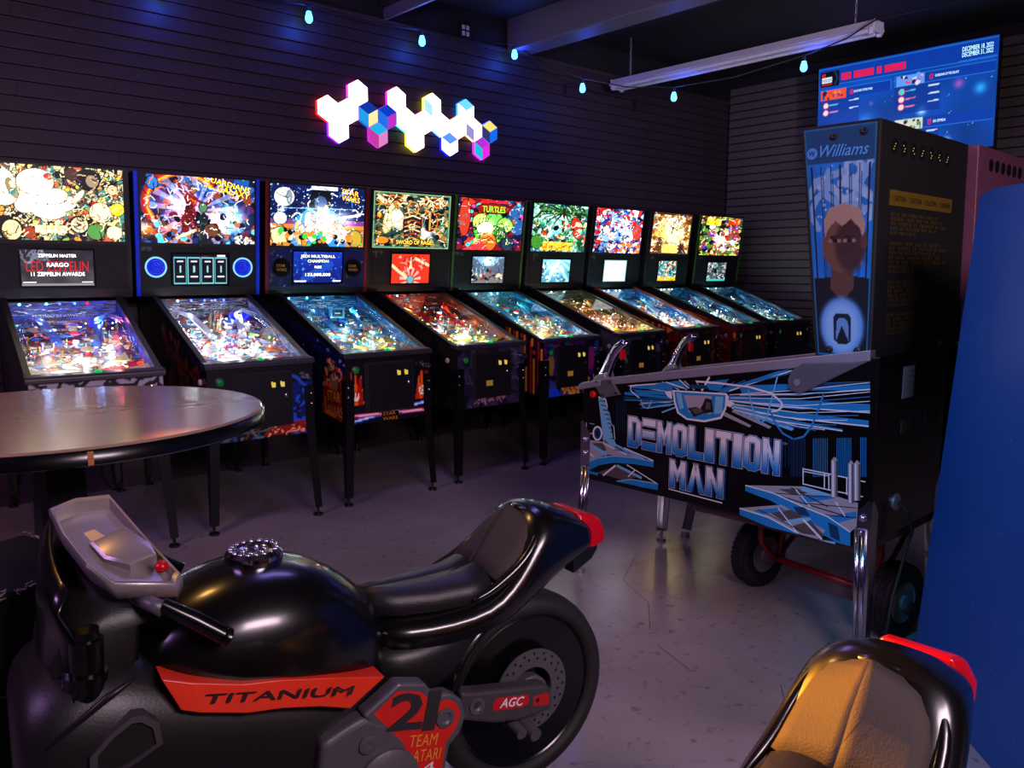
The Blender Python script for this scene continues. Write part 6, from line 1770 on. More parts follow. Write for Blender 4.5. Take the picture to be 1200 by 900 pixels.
for y, s in ((1.74, 1), (1.30, -1)):
    x = 3.06 if s > 0 else 3.0
    MB().tube([lw(x - 0.02, y + 0.03 * s, 0.40), lw(x - 0.10, y + 0.025 * s, 0.34), lw(x - 0.11, y + 0.01 * s, 0.24), lw(x - 0.03, y, 0.155), lw(x, y, 0.143)], 0.013, 8).build('frame_tube', M['redtube'], ht, smooth=True)
    MB().tube([lw(x, y, 0.143), lw(x + 0.06, y, 0.28), lw(x + 0.04, y, 0.40)], 0.012, 8).build('frame_tube', M['redtube'], ht, smooth=True)
    MB().tube([lw(x, y, 0.143), lw(x + 0.25, y + 0.02, 0.25), lw(x + 0.45, y + 0.02, 0.39)], 0.012, 8).build('frame_tube', M['redtube'], ht, smooth=True)
MB().box((2.65 - 3.04, 1.19 - 1.53, 0.405), (3.52 - 3.04, 1.235 - 1.53, 0.436)).box((2.65 - 3.04, 1.83 - 1.53, 0.405), (3.52 - 3.04, 1.875 - 1.53, 0.436)).box((2.645 - 3.04, 1.19 - 1.53, 0.41), (2.69 - 3.04, 1.875 - 1.53, 0.434)).build('carrying_frame', pm('worn_plum_frame', (0.26, 0.16, 0.16), 0.55), ht, bevel=0.004)

# ------------------------------------------------------------------ deep blue cabinet at the right edge
P1 = Vector((2.743, 1.043, 0))
dB = Vector((-0.7118, -0.7024, 0)).normalized()
nB = Vector((0.7024, -0.7118, 0)).normalized()


def blue_mat():
    m = pm('deep_blue_vinyl', (0.045, 0.30, 0.58), 0.42, var=0.08, scale=2, bump=0.06, bscale=40)
    nt = m.node_tree
    b = nt.nodes['Principled BSDF']
    src = b.inputs['Base Color'].links[0].from_socket
    tc = [n for n in nt.nodes if n.type == 'TEX_COORD'][0]
    vo = nt.nodes.new('ShaderNodeTexVoronoi'); vo.inputs['Scale'].default_value = 16
    nt.links.new(tc.outputs['Object'], vo.inputs['Vector'])
    lt = nt.nodes.new('ShaderNodeMath'); lt.operation = 'LESS_THAN'; lt.inputs[1].default_value = 0.035
    nt.links.new(vo.outputs['Distance'], lt.inputs[0])
    mx = nt.nodes.new('ShaderNodeMix'); mx.data_type = 'RGBA'
    mx.inputs[7].default_value = (0.45, 0.5, 0.6, 1)
    nt.links.new(lt.outputs[0], mx.inputs[0]); nt.links.new(src, mx.inputs[6])
    nt.links.new(mx.outputs[2], b.inputs['Base Color'])
    return m


bc = empty('arcade_cabinet', P1, 0, 'tall arcade cabinet with a deep blue flecked side panel, beside the large black pinball machine', 'arcade cabinet')
shape = [(0, 0.0), (0.219, 1.574), (0.30, 1.590), (0.447, 1.588), (0.62, 1.56), (1.15, 1.5), (1.15, 0.0)]
MB().prism([dB * u + Vector((0, 0, z)) for u, z in shape], nB * 0.02).build('side_panel', blue_mat(), bc, bevel=0.003)
MB().prism([dB * (u * 0.98 + 0.012) + Vector((0, 0, z * 0.992)) + nB * 0.02 for u, z in shape], nB * 0.58).build('body', M['black'], bc)
MB().prism([dB * u + Vector((0, 0, z)) + nB * 0.60 for u, z in shape], nB * 0.02).build('side_panel', blue_mat(), bc, bevel=0.003)

# ------------------------------------------------------------------ wall television
tv = empty('television', (7.5, 3.28, 2.815), 0, 'wall mounted television showing a blue leaderboard, high on the dark siding', 'television')
tilt = Matrix.Rotation(math.radians(-4), 4, 'Y')


def TV(u, v, h=0.0):
    """u 0..1 from the left, v 0..1 from the bottom, h out of the screen."""
    return Vector((-h, 0.77 - 1.54 * u, -0.435 + 0.87 * v))


ta = Art(220, 124, 1.77, 600, (0.03, 0.26, 0.62))
ta.noise(4, 0.22, 3)
for cx, cy, r, c, p in ((0.3, 0.38, 0.12, (0.25, 0.35, 0.4), 0.6), (0.16, 0.12, 0.08, (0.5, 0.3, 0.3), 0.7), (0.62, 0.42, 0.06, (0.8, 0.75, 0.6), 0.9), (0.81, 0.62, 0.06, (0.8, 0.1, 0.2), 0.7), (0.92, 0.55, 0.07, (0.2, 0.5, 0.5), 0.8), (0.76, 0.1, 0.05, (0.7, 0.6, 0.5), 0.9), (0.33, 0.56, 0.03, (0.6, 0.15, 0.2), 0.6), (0.47, 0.93, 0.05, (0.3, 0.3, 0.25), 0.6)):
    ta.glow(cx, cy, r, c, p)
ta.specks(60, [(0.6, 0.85, 1), (0.3, 0.6, 0.9)], 0.004, (0.3, 0, 1, 0.75))


def rect(x0, x1, y0, y1, c, a=1.0, line=None):
    if line is not None:
        ta.poly([(x0, y0), (x1, y0), (x1, y1), (x0, y1)], line); x0 += 0.003; x1 -= 0.003; y0 += 0.005; y1 -= 0.005
    ta.poly([(x0, y0), (x1, y0), (x1, y1), (x0, y1)], c, a)


LB, HB2 = (0.12, 0.42, 0.85), (0.02, 0.22, 0.62)
rect(0.0, 0.995, 0.81, 0.985, HB2, 1, LB); rect(0.80, 0.99, 0.82, 0.975, HB2, 1, LB)
rect(0.012, 0.128, 0.80, 0.955, (0.02, 0.02, 0.04)); ta.line([(0.10, 0.80), (0.118, 0.88), (0.10, 0.95)], 0.01, (0.10, 0.16, 0.26)); rect(0.02, 0.045, 0.905, 0.935, (0.85, 0.05, 0.15)); rect(0.02, 0.085, 0.845, 0.895, (0.85, 0.9, 0.95)); rect(0.02, 0.085, 0.815, 0.832, (0.7, 0.1, 0.08))
for x0, x1, y, th in ((0.01, 0.445, 0.66, ((0.95, 0.3, 0.12), (0.25, 0.25, 0.45), (0.9, 0.5, 0.4))), (0.465, 0.99, 0.68, ((0.35, 0.6, 0.95), (0.9, 0.2, 0.45), (0.85, 0.85, 0.95))), (0.01, 0.445, 0.22, ((0.95, 0.9, 0.85), (0.9, 0.4, 0.3), (0.9, 0.85, 0.75))), (0.465, 0.99, 0.25, ((0.8, 0.85, 0.75), (0.4, 0.5, 0.35), (0.9, 0.85, 0.8)))):
    rect(x0, x1, y, y + 0.105, HB2, 1, LB)
    rect(x0, x0 + 0.25, y - 0.27, y, (0.03, 0.2, 0.55), 0.8)
    rect(x0 + 0.006, x0 + 0.165, y, y + 0.10, th[0])
    ta.specks(26, list(th) + [(0.15, 0.12, 0.2)], 0.016, (x0 + 0.02, y + 0.012, x0 + 0.15, y + 0.088))
    ta.ell(x0 + 0.20, y + 0.05, 0.018, 0.026, (0.85, 0.1, 0.25)); ta.ell(x0 + 0.20, y + 0.045, 0.008, 0.012, HB2)
    for q in range(3 if x0 > 0.4 else 2):
        yy = y - 0.055 - q * 0.075
        ta.ell(x0 + 0.04, yy, 0.026, 0.026, (0.2, 0.85, 0.8) if (q == 0 and x0 > 0.4 and y > 0.5) else (0.95, 0.85, 0.85), line=(0.9, 0.2, 0.3), lw=0.006)
        ta.line([(x0 + 0.065, yy), (x0 + 0.115, yy + 0.004)], 0.007, (0.85, 0.45, 0.6) if q else (0.3, 0.7, 0.85)); ta.line([(x0 + 0.19, yy + 0.02), (x0 + 0.24, yy + 0.024)], 0.007, (0.75, 0.85, 1))
scr = art_panel('screen', ta, TV(0, 0, 0.0), TV(1, 0, 0.0), TV(0, 1, 0.0), M['litlow'], tv)
for k in range(25):
    if k not in (4, 13, 16):
        hb_ = MB().add([TV(0.145 + k * 0.0152, 0.845, 0.002), TV(0.145 + k * 0.0152 + 0.0125, 0.845, 0.002), TV(0.145 + k * 0.0152 + 0.0125, 0.915, 0.002), TV(0.145 + k * 0.0152, 0.915, 0.002)], [(0, 1, 2, 3)], (0.9, 0.08, 0.25))
        hb_.build('headline_block', M['litlow'], scr, recalc=False)
text('screen_lettering', 'INSIDER', TV(0.024, 0.853, 0.002), (0, -1, 0), (0, 0, 1), 0.026, M['litlow'], scr, 0.09, (0.05, 0.05, 0.1))
text('screen_lettering', 'DECEMBER 18, 2022', TV(0.82, 0.905, 0.002), (0, -1, 0), (0, 0, 1), 0.036, M['lit'], scr, 0.235, (0.75, 0.95, 1))
text('screen_lettering', 'DECEMBER 31, 2022', TV(0.82, 0.855, 0.002), (0, -1, 0), (0, 0, 1), 0.036, M['lit'], scr, 0.235, (0.75, 0.95, 1))
for u, v, s, w in ((0.225, 0.70, 'BLACK KNIGHT SWORD OF RAGE', 0.17), (0.685, 0.72, 'GUARDIANS OF THE GALAXY', 0.19), (0.685, 0.29, 'LED ZEPPELIN', 0.10)):
    text('screen_lettering', s, TV(u, v, 0.002), (0, -1, 0), (0, 0, 1), 0.020, M['lit'], scr, w, (0.8, 0.95, 1))
bz = MB()
for u0, u1, v0, v1 in ((-0.008, 1.008, 1.0, 1.014), (-0.008, 1.008, -0.03, 0.0), (-0.008, 0.0, 0.0, 1.0), (1.0, 1.008, 0.0, 1.0)):
    a, b = TV(u0, v0, 0.006), TV(u1, v1, -0.04)
    bz.box((min(a.x, b.x), min(a.y, b.y), min(a.z, b.z)), (max(a.x, b.x), max(a.y, b.y), max(a.z, b.z)))
bz.build('bezel', M['blackgloss'], tv)
MB().box((0.008, -0.76, -0.42), (0.05, 0.76, 0.42)).build('back_cover', M['black'], tv, bevel=0.01)
MB().box((0.05, -0.2, -0.15), (0.08, 0.2, 0.15)).cyl((0.07, 0, 0), (0.505, 0, 0.0), 0.03).build('wall_bracket', M['armor'], tv)
tv.rotation_euler = (0, math.radians(-3), 0)

# ------------------------------------------------------------------ unlit fluorescent fixture hung below the ceiling
fx = empty('strip_light', (5.93, 4.0, 3.06), 0, 'long white unlit strip light hung from the ceiling by chains', 'ceiling light')
WH = pm('white_enamel_dusty', (0.80, 0.78, 0.82), 0.35, var=0.06)
MB().prism([(-0.10, -1.22, -0.005), (-0.062, -1.22, 0.05), (0.062, -1.22, 0.05), (0.10, -1.22, -0.005), (0.092, -1.22, -0.008), (0.05, -1.22, 0.022), (0.03, -1.22, -0.02), (-0.03, -1.22, -0.02), (-0.05, -1.22, 0.022), (-0.092, -1.22, -0.008)], (0, 2.44, 0)).build('housing', WH, fx)
for sx in (-1, 1):
    MB().cyl((sx * 0.058, -1.18, -0.018), (sx * 0.058, 1.18, -0.018), 0.017, n=14).build('tube', pm('unlit_tube', (0.78, 0.76, 0.80), 0.2), fx, smooth=True, angle=40)
    for sy in (-1, 1):
        MB().box((sx * 0.058 - 0.014, sy * 1.20 - 0.015, -0.045), (sx * 0.058 + 0.014, sy * 1.20 + 0.015, 0.015)).build('tube_holder', M['white'], fx, bevel=0.003)
for sy in (-1, 1):
    MB().box((-0.075, sy * 1.22 - 0.004, -0.03), (0.075, sy * 1.22 + 0.004, 0.052)).build('end_cap', WH, fx, bevel=0.003)
    ch = MB()
    for k in range(11):
        c = Vector((0, sy * 1.05, 0.065 + k * 0.032))
        n = 10
        ring = [c + (Vector((0.008 * math.cos(t), 0, 0.018 * math.sin(t))) if k % 2 else Vector((0, 0.008 * math.cos(t), 0.018 * math.sin(t)))) for t in np.linspace(0, 2 * math.pi, n + 1)]
        ch.tube(ring, 0.002, 5)
    tag(ch.build('chain', M['steel'], fx), kind='stuff')

# ------------------------------------------------------------------ string of blue bulbs
st = empty('string_light', (3.79, 5.3, 3.17), 0, 'string of blue glowing bulbs on a dark wire along the top of the siding', 'string light')
bulbs = [(1.90, 5.31, 3.06), (2.85, 5.31, 3.09), (3.79, 5.30, 3.10), (4.735, 5.30, 3.16), (5.30, 5.05, 2.93), (5.9, 4.53, 2.86), (5.88, 3.31, 2.89)]
wire = [(0.6, 5.36, 3.17)]
for k, b in enumerate(bulbs):
    wire.append((b[0], b[1], b[2] + 0.078))
    if k < len(bulbs) - 1:
        c = bulbs[k + 1]
        wire.append(((b[0] + c[0]) / 2, (b[1] + c[1]) / 2, (b[2] + c[2]) / 2 + 0.078 - (0.02 if k < 3 else 0.035)))
wire += [(5.80, 2.95, 3.00), (5.79, 2.74, 3.08), (6.1, 2.0, 3.16), (6.6, 1.0, 3.3)]
sub = Vector((3.79, 5.3, 3.17))
MB().tube([Vector(p) - sub for p in wire], 0.0055, 6).build('wire', M['armor'], st, smooth=True)
for b in bulbs:
    c = Vector(b) - sub
    bo = MB().lathe([(1e-5, -0.040), (0.014, -0.037), (0.024, -0.024), (0.026, -0.008), (0.023, 0.010), (0.018, 0.026), (0.015, 0.038)], c, 'Z', 16).build('bulb', M['bulbblue'], st, smooth=True)
    MB().lathe([(0.015, 0.036), (0.017, 0.040), (0.017, 0.075), (0.009, 0.082), (1e-5, 0.083)], c, 'Z', 14).build('socket', M['blackmatte'], bo, smooth=True, angle=40)
    d = bpy.data.lights.new('bulb_light', 'POINT'); d.energy = 3.0; d.color = (0.02, 0.08, 1.0); d.shadow_soft_size = 0.03
    o = bpy.data.objects.new('bulb_light', d); COL.objects.link(o); o.parent = st; o.location = c + Vector((0, -0.045, -0.02))

# ------------------------------------------------------------------ hexagon lamps on the wall
WW = (1.0, 1.0, 0.999)
W2 = (0.9, 0.88, 0.98)
HEX = [  # lattice column, row, (top, left, right) face colours, glow of the rim, words
    (0, 0, (WW, (1, 0.85, 0.85), WW), (1, 0.1, 0.1), 'white hexagon lamp with a red rim glow, first of the cluster'),
    (2, 0, (WW, WW, W2), (1, 0.6, 0.7), 'white hexagon lamp touching the first three of the cluster'),
    (3, 1, (WW, (0.85, 1, 1), (1, 0.85, 0.95)), (0.9, 0.2, 0.8), 'topmost white hexagon lamp at the red end, teal on one edge'),
    (1, -1, (WW, (0.98, 0.88, 1), (0.88, 1, 1)), (0.5, 0.1, 0.9), 'white hexagon lamp with a violet and teal rim, lowest at the red end'),
    (4, 0, ((0.04, 0.2, 0.62), (0.12, 0.6, 0.9), (1, 0.92, 0.62)), (0.1, 0.2, 0.5), 'hexagon lamp with dark blue, sky blue and cream faces'),
    (5, -1, ((0.1, 0.68, 0.9), (0.75, 0.22, 0.62), (0.85, 0.5, 0.75)), (0.5, 0.1, 0.5), 'hexagon lamp with cyan top and two pink faces'),
    (6, 0, ((0.03, 0.22, 0.75), (0.12, 0.42, 0.88), (0.72, 0.18, 0.75)), (0.3, 0.1, 0.6), 'hexagon lamp with blue, sky blue and magenta faces'),
    (7, 1, (WW, WW, WW), (0.9, 0.1, 0.7), 'white hexagon lamp in the top row with a magenta rim'),
    (8, 0, (WW, (0.95, 1, 1), (0.92, 1, 1)), (0.3, 0.8, 0.8), 'white hexagon lamp with a pale teal rim, middle row'),
    (9, -1, (WW, WW, (1, 0.95, 0.9)), (0.9, 0.8, 0.2), 'white hexagon lamp with a yellow rim in the bottom row'),
    (10, 0, (WW, WW, WW), (0.8, 0.3, 0.5), 'plain white hexagon lamp above the yellow rimmed one'),
    (11, 1, (WW, (0.7, 0.9, 1), WW), (0.9, 0.85, 0.3), 'white hexagon lamp in the top row with a blue tinted left face'),
    (12, 0, (WW, WW, WW), (0.4, 0.6, 1), 'plain white hexagon lamp, beneath the blue tinted one of the top row'),
    (13, -1, ((0.35, 0.6, 0.95), WW, WW), (0.08, 0.1, 1), 'white hexagon lamp with a blue top face and a deep blue rim'),
    (14, 0, (WW, WW, WW), (1, 0.4, 0.4), 'plain white hexagon lamp up against the grey sided one'),
    (15, 1, ((0.45, 0.85, 1), WW, WW), (0.1, 0.5, 1), 'white hexagon lamp with a sky blue top face, last of the top row'),
    (16, 0, (WW, (0.6, 0.55, 0.8), (1, 0.98, 0.98)), (0.8, 0.7, 0.5), 'hexagon lamp with white and lilac grey faces'),
    (17, -1, ((0.68, 0.18, 0.78), (0.12, 0.72, 0.85), (0.88, 0.15, 0.85)), (0.7, 0.1, 0.8), 'hexagon lamp with violet, cyan and magenta faces'),
    (18, 0, ((1, 0.88, 0.45), (0.18, 0.2, 0.4), (0.06, 0.4, 0.9)), (0.1, 0.3, 0.9), 'hexagon lamp with a yellow top and a bright blue face, last of the cluster'),
]
HR = 0.0968
for col, row, cols, glow, words in HEX:
    cx, cz = 3.007 + 0.084 * col, 2.514 + 0.1415 * row
    h = empty('hexagon_lamp', (cx, Y1 - 0.022, cz), 0, words, 'wall lamp', 'hexagon lamps on the dark siding')
    ang = [math.radians(90 + 60 * k) for k in range(6)]

    def ring(k, y):
        return [Vector((math.cos(a) * HR * k, y, math.sin(a) * HR * k)) for a in ang]
    r0, r1 = ring(0.965, 0.0), ring(0.965, -0.030)
    m = MB()
    m.add(r0 + r1, [tuple(range(6))] + [(i, (i + 1) % 6, 6 + (i + 1) % 6, 6 + i) for i in range(6)], glow)
    m.build('rim', M['lit3'], h)
    f = ring(0.955, -0.0315)
    c = Vector((0, -0.0335, 0))
    # vertices: 0 top, 1 upper left, 2 lower left, 3 bottom, 4 lower right, 5 upper right
    for (i, j, k), cc in zip(((5, 0, 1), (1, 2, 3), (3, 4, 5)), cols):
        white = min(cc) >= 0.8
        g = 0.985
        ctr = (c + f[i] + f[j] + f[k]) / 4
        q = [ctr + (p - ctr) * g for p in (c, f[i], f[j], f[k])]
        b = [p + Vector((0, 0.004, 0)) for p in q]
        mm = MB().add(q + b, [(0, 1, 2, 3), (0, 4, 5, 1), (1, 5, 6, 2), (2, 6, 7, 3), (3, 7, 4, 0)], cc)
        mm.build('light_face', M['hex'] if white else M['litlow'], h)

# ------------------------------------------------------------------ round table
tb = empty('round_table', (0.53, 2.50, 0), 0, 'round brown topped table with black edge on a black pedestal', 'table')
TR_, TZ = 0.545, 0.97


def wood():
    m = pm('brown_laminate', (0.47, 0.38, 0.32), 0.34, var=0.08)
    nt = m.node_tree
    b = nt.nodes['Principled BSDF']
    tc = [n for n in nt.nodes if n.type == 'TEX_COORD'][0]
    mp = nt.nodes.new('ShaderNodeMapping'); mp.inputs['Scale'].default_value = (2, 9, 1); mp.inputs['Rotation'].default_value = (0, 0, 0.7)
    n = nt.nodes.new('ShaderNodeTexNoise'); n.inputs['Scale'].default_value = 2.0; n.inputs['Detail'].default_value = 6
    nt.links.new(tc.outputs['Object'], mp.inputs['Vector']); nt.links.new(mp.outputs[0], n.inputs['Vector'])
    r = nt.nodes.new('ShaderNodeValToRGB')
    r.color_ramp.elements[0].color = (*srgb((0.56, 0.46, 0.39)), 1); r.color_ramp.elements[1].color = (*srgb((0.62, 0.52, 0.44)), 1)
    nt.links.new(n.outputs['Fac'], r.inputs[0]); nt.links.new(r.outputs[0], b.inputs['Base Color'])
    rr = nt.nodes.new('ShaderNodeMapRange'); rr.inputs['To Min'].default_value = 0.17; rr.inputs['To Max'].default_value = 0.19
    nt.links.new(n.outputs['Fac'], rr.inputs['Value']); nt.links.new(rr.outputs[0], b.inputs['Roughness'])
    return m


MB().lathe([(1e-5, TZ), (TR_ - 0.004, TZ), (TR_, TZ - 0.004), (TR_, TZ - 0.03), (1e-5, TZ - 0.03)], (0, 0, 0), 'Z', 80).build('tabletop', wood(), tb, smooth=True, angle=40)
ed = MB().lathe([(TR_ - 0.002, TZ - 0.005), (TR_ + 0.006, TZ - 0.010), (TR_ + 0.006, TZ - 0.040), (TR_ - 0.004, TZ - 0.045)], (0, 0, 0), 'Z', 80, closed=True).build('edge_band', M['blackgloss'], tb, smooth=True, angle=60)
ta_ = math.radians(-96)
pm_ = [Vector((math.cos(ta_ + d) * (TR_ + 0.0075), math.sin(ta_ + d) * (TR_ + 0.0075), 0)) for d in (-0.010, 0.012)]
for za, zb in ((TZ - 0.024, TZ - 0.009), (TZ - 0.040, TZ - 0.025)):
    MB().prism([pm_[0] + Vector((0, 0, za)), pm_[1] + Vector((0, 0, za)), pm_[1] + Vector((0, 0, zb)), pm_[0] + Vector((0, 0, zb))], Vector((math.cos(ta_), math.sin(ta_), 0)) * -0.004).build('edge_chip', pm('bare_wood_chip', (0.72, 0.45, 0.22), 0.6), ed)
MB().box((-0.16, -0.16, TZ - 0.06), (0.16, 0.16, TZ - 0.03)).build('mounting_plate', M['blackmatte'], tb, bevel=0.004)
MB().box((-0.05, -0.05, 0.05), (0.05, 0.05, TZ - 0.055)).build('pedestal', M['blackmatte'], tb, bevel=0.006)
MB().box((-0.36, -0.045, 0.012), (0.36, 0.045, 0.055)).box((-0.045, -0.36, 0.012), (0.045, 0.36, 0.055)).build('foot', M['blackmatte'], tb, bevel=0.008)
for x, y in ((-0.33, 0), (0.33, 0), (0, -0.33), (0, 0.33)):
    MB().cyl((x, y, 0), (x, y, 0.014), 0.02, n=10).build('glide', M['armor'], tb)

# ------------------------------------------------------------------ scuffed black case at the left edge
cs_ = empty('flight_case', (0.30, 2.06, 0), math.radians(20), 'scuffed black case with worn pale edges on the floor below the round table', 'case')
MB().box((-0.22, -0.16, 0.015), (0.17, 0.20, 0.70)).build('case_body', M['blackmatte'], cs_, bevel=0.006)
wr_ = MB()
rnd = random.Random(3)
for (a, b) in (((-0.22, -0.162, 0.70), (0.17, -0.162, 0.70)), ((0.171, -0.161, 0.03), (0.171, -0.161, 0.70)), ((0.172, -0.16, 0.70), (0.172, 0.20, 0.70)), ((-0.22, -0.162, 0.49), (0.17, -0.162, 0.49)), ((0.13, -0.162, 0.50), (0.13, -0.162, 0.69)), ((0.06, -0.162, 0.50), (0.06, -0.162, 0.67)), ((-0.22, -0.15, 0.702), (0.17, -0.15, 0.702))):
    a, b = Vector(a), Vector(b)
    for k in range(46):
        p = a.lerp(b, rnd.random()) + Vector((rnd.gauss(0, 0.002), rnd.gauss(0, 0.001), rnd.gauss(0, 0.004)))
        q = p + (b - a).normalized() * rnd.uniform(0.003, 0.018) + Vector((0, 0, rnd.gauss(0, 0.003)))
        wr_.tube([p, q], 0.0017, 4)
tag(wr_.build('scuff', pm('worn_edge', (0.68, 0.65, 0.62), 0.7), cs_), kind='stuff')
for x in (-0.19, 0.14):
    for y in (-0.13, 0.17):
        MB().cyl((x, y, 0), (x, y, 0.02), 0.018, n=10).build('rubber_foot', M['rubber'], cs_)


# ------------------------------------------------------------------ ride-on motorcycles
def B(t, s, z):
    """t towards the tail, s towards the rider's left, z up."""
    return Vector((t, -s, z))


def sring(t, hw, zm, zt, zb, p=2.4, n=28, s0=0.0):
    out = []
    for k in range(n):
        a = 2 * math.pi * k / n
        c, s = math.cos(a), math.sin(a)
        x = math.copysign(abs(c) ** (2 / p), c) * hw
        h = (zt - zm) if s >= 0 else (zm - zb)
        z = zm + math.copysign(abs(s) ** (2 / p), s) * h
        out.append(B(t, s0 + x, z))
    return out


AXS = (Vector((1, 0, 0)), Vector((0, 0, 1)), Vector((0, -1, 0)))
VINYL = pm('black_seat_vinyl', (0.105, 0.10, 0.115), 0.42, var=0.15, scale=60, bump=0.25, bscale=300)
SUEDE = pm('brown_grey_suede', (0.195, 0.16, 0.14), 0.75, var=0.15, scale=80, bump=0.3, bscale=300)
BODY = pm('black_bodywork', (0.035, 0.034, 0.038), 0.24, var=0.05, coat=0.35)
BODY2 = pm('satin_black_bodywork', (0.07, 0.065, 0.07), 0.42, var=0.15, bump=0.1, bscale=200)
ORANGE = pm('orange_red_panel', (0.88, 0.20, 0.10), 0.4, var=0.05)
SWING = pm('grey_swingarm', (0.27, 0.25, 0.26), 0.45, 0.2, var=0.1)


def make_bike(label):
    b = empty('ride_on_motorcycle', (0, 0, 0), 0, label, 'motorcycle', 'ride-on arcade motorcycles')
    # tank
    tk = [(-0.975, 0.07, 0.62, 0.665, 0.56), (-0.955, 0.115, 0.615, 0.70, 0.52), (-0.91, 0.150, 0.61, 0.732, 0.49), (-0.84, 0.172, 0.60, 0.760, 0.47), (-0.75, 0.182, 0.595, 0.778, 0.46), (-0.66, 0.176, 0.585, 0.772, 0.45), (-0.58, 0.155, 0.57, 0.738, 0.44), (-0.525, 0.128, 0.555, 0.694, 0.43), (-0.49, 0.105, 0.545, 0.655, 0.43), (-0.47, 0.085, 0.54, 0.625, 0.44)]
    tank = MB().loft([sring(*q, p=2.5) for q in tk]).build('fuel_tank', BODY, b, smooth=True, sub=1)
    cap = MB().lathe([(0.055, -0.012), (0.058, 0.0), (0.058, 0.016), (0.050, 0.024), (0.040, 0.024), (0.036, 0.019), (1e-5, 0.017)], B(-0.722, 0, 0.770), 'Z', 30).build('filler_cap', M['chrome'], tank, smooth=True, angle=35)
    kn = MB()
    for k in range(18):
        a = 2 * math.pi * k / 18
        kn.ball(B(-0.722, 0, 0.793) + Vector((math.cos(a), math.sin(a), 0)) * 0.046, 0.0058, 8, 5)
    for k in range(6):
        a = 2 * math.pi * k / 6
        kn.ball(B(-0.722, 0, 0.789) + Vector((math.cos(a), math.sin(a), 0)) * 0.022, 0.006, 8, 5)
    kn.build('cap_bolt', M['chrome'], tank, smooth=True)
    # main fairing below the tank
    fr = [(-1.172, 0.10, 0.46, 0.58, 0.30), (-1.168, 0.155, 0.48, 0.62, 0.22), (-1.145, 0.182, 0.49, 0.665, 0.17), (-1.08, 0.195, 0.49, 0.690, 0.14), (-0.99, 0.192, 0.48, 0.690, 0.12), (-0.90, 0.182, 0.46, 0.64, 0.12), (-0.78, 0.178, 0.43, 0.60, 0.12), (-0.65, 0.172, 0.39, 0.555, 0.13), (-0.53, 0.155, 0.36, 0.52, 0.15), (-0.44, 0.12, 0.33, 0.47, 0.20)]
    body = MB().loft([sring(*q, p=3.0) for q in fr]).build('fairing', BODY2, b, smooth=True, sub=1)
    # crease ridge and air intake on the near side
    for sd in (1, -1):
        MB().tube([B(-1.12, sd * 0.190, 0.585), B(-1.03, sd * 0.199, 0.650), B(-0.985, sd * 0.198, 0.672)], 0.006, 8, radii=[0.002, 0.007, 0.003]).build('crease', BODY2, body, smooth=True)
        ik = [(-1.062, 0.553), (-1.029, 0.584), (-0.993, 0.605), (-0.974, 0.601), (-0.953, 0.580), (-0.948, 0.540), (-0.990, 0.520), (-1.03, 0.505), (-1.065, 0.510)]
        cxx = sum(p[0] for p in ik) / len(ik); czz = sum(p[1] for p in ik) / len(ik)
        i2 = [(cxx + (x - cxx) * 0.80, czz + (z - czz) * 0.78) for x, z in ik]
        mi = MB()
        n = len(ik)
        o = [B(x, sd * 0.200, z) for x, z in ik] + [B(x, sd * 0.202, z) for x, z in i2] + [B(x + 0.01, sd * 0.160, z) for x, z in i2] + [B(x, sd * 0.165, z) for x, z in ik]
        mi.add(o, [(i, (i + 1) % n, n + (i + 1) % n, n + i) for i in range(n)] + [(n + i, n + (i + 1) % n, 2 * n + (i + 1) % n, 2 * n + i) for i in range(n)] + [(3 * n + i, 3 * n + (i + 1) % n, (i + 1) % n, i) for i in range(n)])
        io = mi.build('air_intake', SWING, body, smooth=True, angle=50)
        MB().add([B(x, sd * 0.1965, z) for x, z in i2], [tuple(range(n))]).build('intake_mouth', VDARK, io)
    # orange stripe with lettering, one each side
    top = [(-0.942, 0.650), (-0.893, 0.631), (-0.805, 0.603), (-0.733, 0.590), (-0.632, 0.563), (-0.513, 0.526)]
    bot = [(-0.914, 0.587), (-0.882, 0.574), (-0.799, 0.547), (-0.735, 0.536), (-0.660, 0.514), (-0.595, 0.486)]
    for sd in (1, -1):
        m = MB()
        n = len(top)
        s_t = [0.183, 0.188, 0.189, 0.188, 0.184, 0.174]
        s_b = [0.192, 0.196, 0.196, 0.195, 0.191, 0.184]
        o = [B(x, sd * s, z) for (x, z), s in zip(top, s_t)] + [B(x, sd * s, z) for (x, z), s in zip(bot, s_b)]
        i_ = [B(x, sd * (s - 0.06), z) for (x, z), s in zip(top, s_t)] + [B(x, sd * (s - 0.05), z) for (x, z), s in zip(bot, s_b)]
        fs = [(k, k + 1, n + k + 1, n + k) for k in range(n - 1)] + [(2 * n + k, 2 * n + k + 1, k + 1, k) for k in range(n - 1)] + [(n + k, n + k + 1, 3 * n + k + 1, 3 * n + k) for k in range(n - 1)] + [(0, n, 3 * n, 2 * n), (n - 1, 2 * n - 1, 4 * n - 1, 3 * n - 1)]
        stp = m.add(o + i_, fs).build('side_stripe', ORANGE, b, bevel=0.002)
        d = (Vector((-0.585, 0, 0.522)) - Vector((-0.878, 0, 0.594))).normalized()
        u_ = Vector((-d.z, 0, d.x))
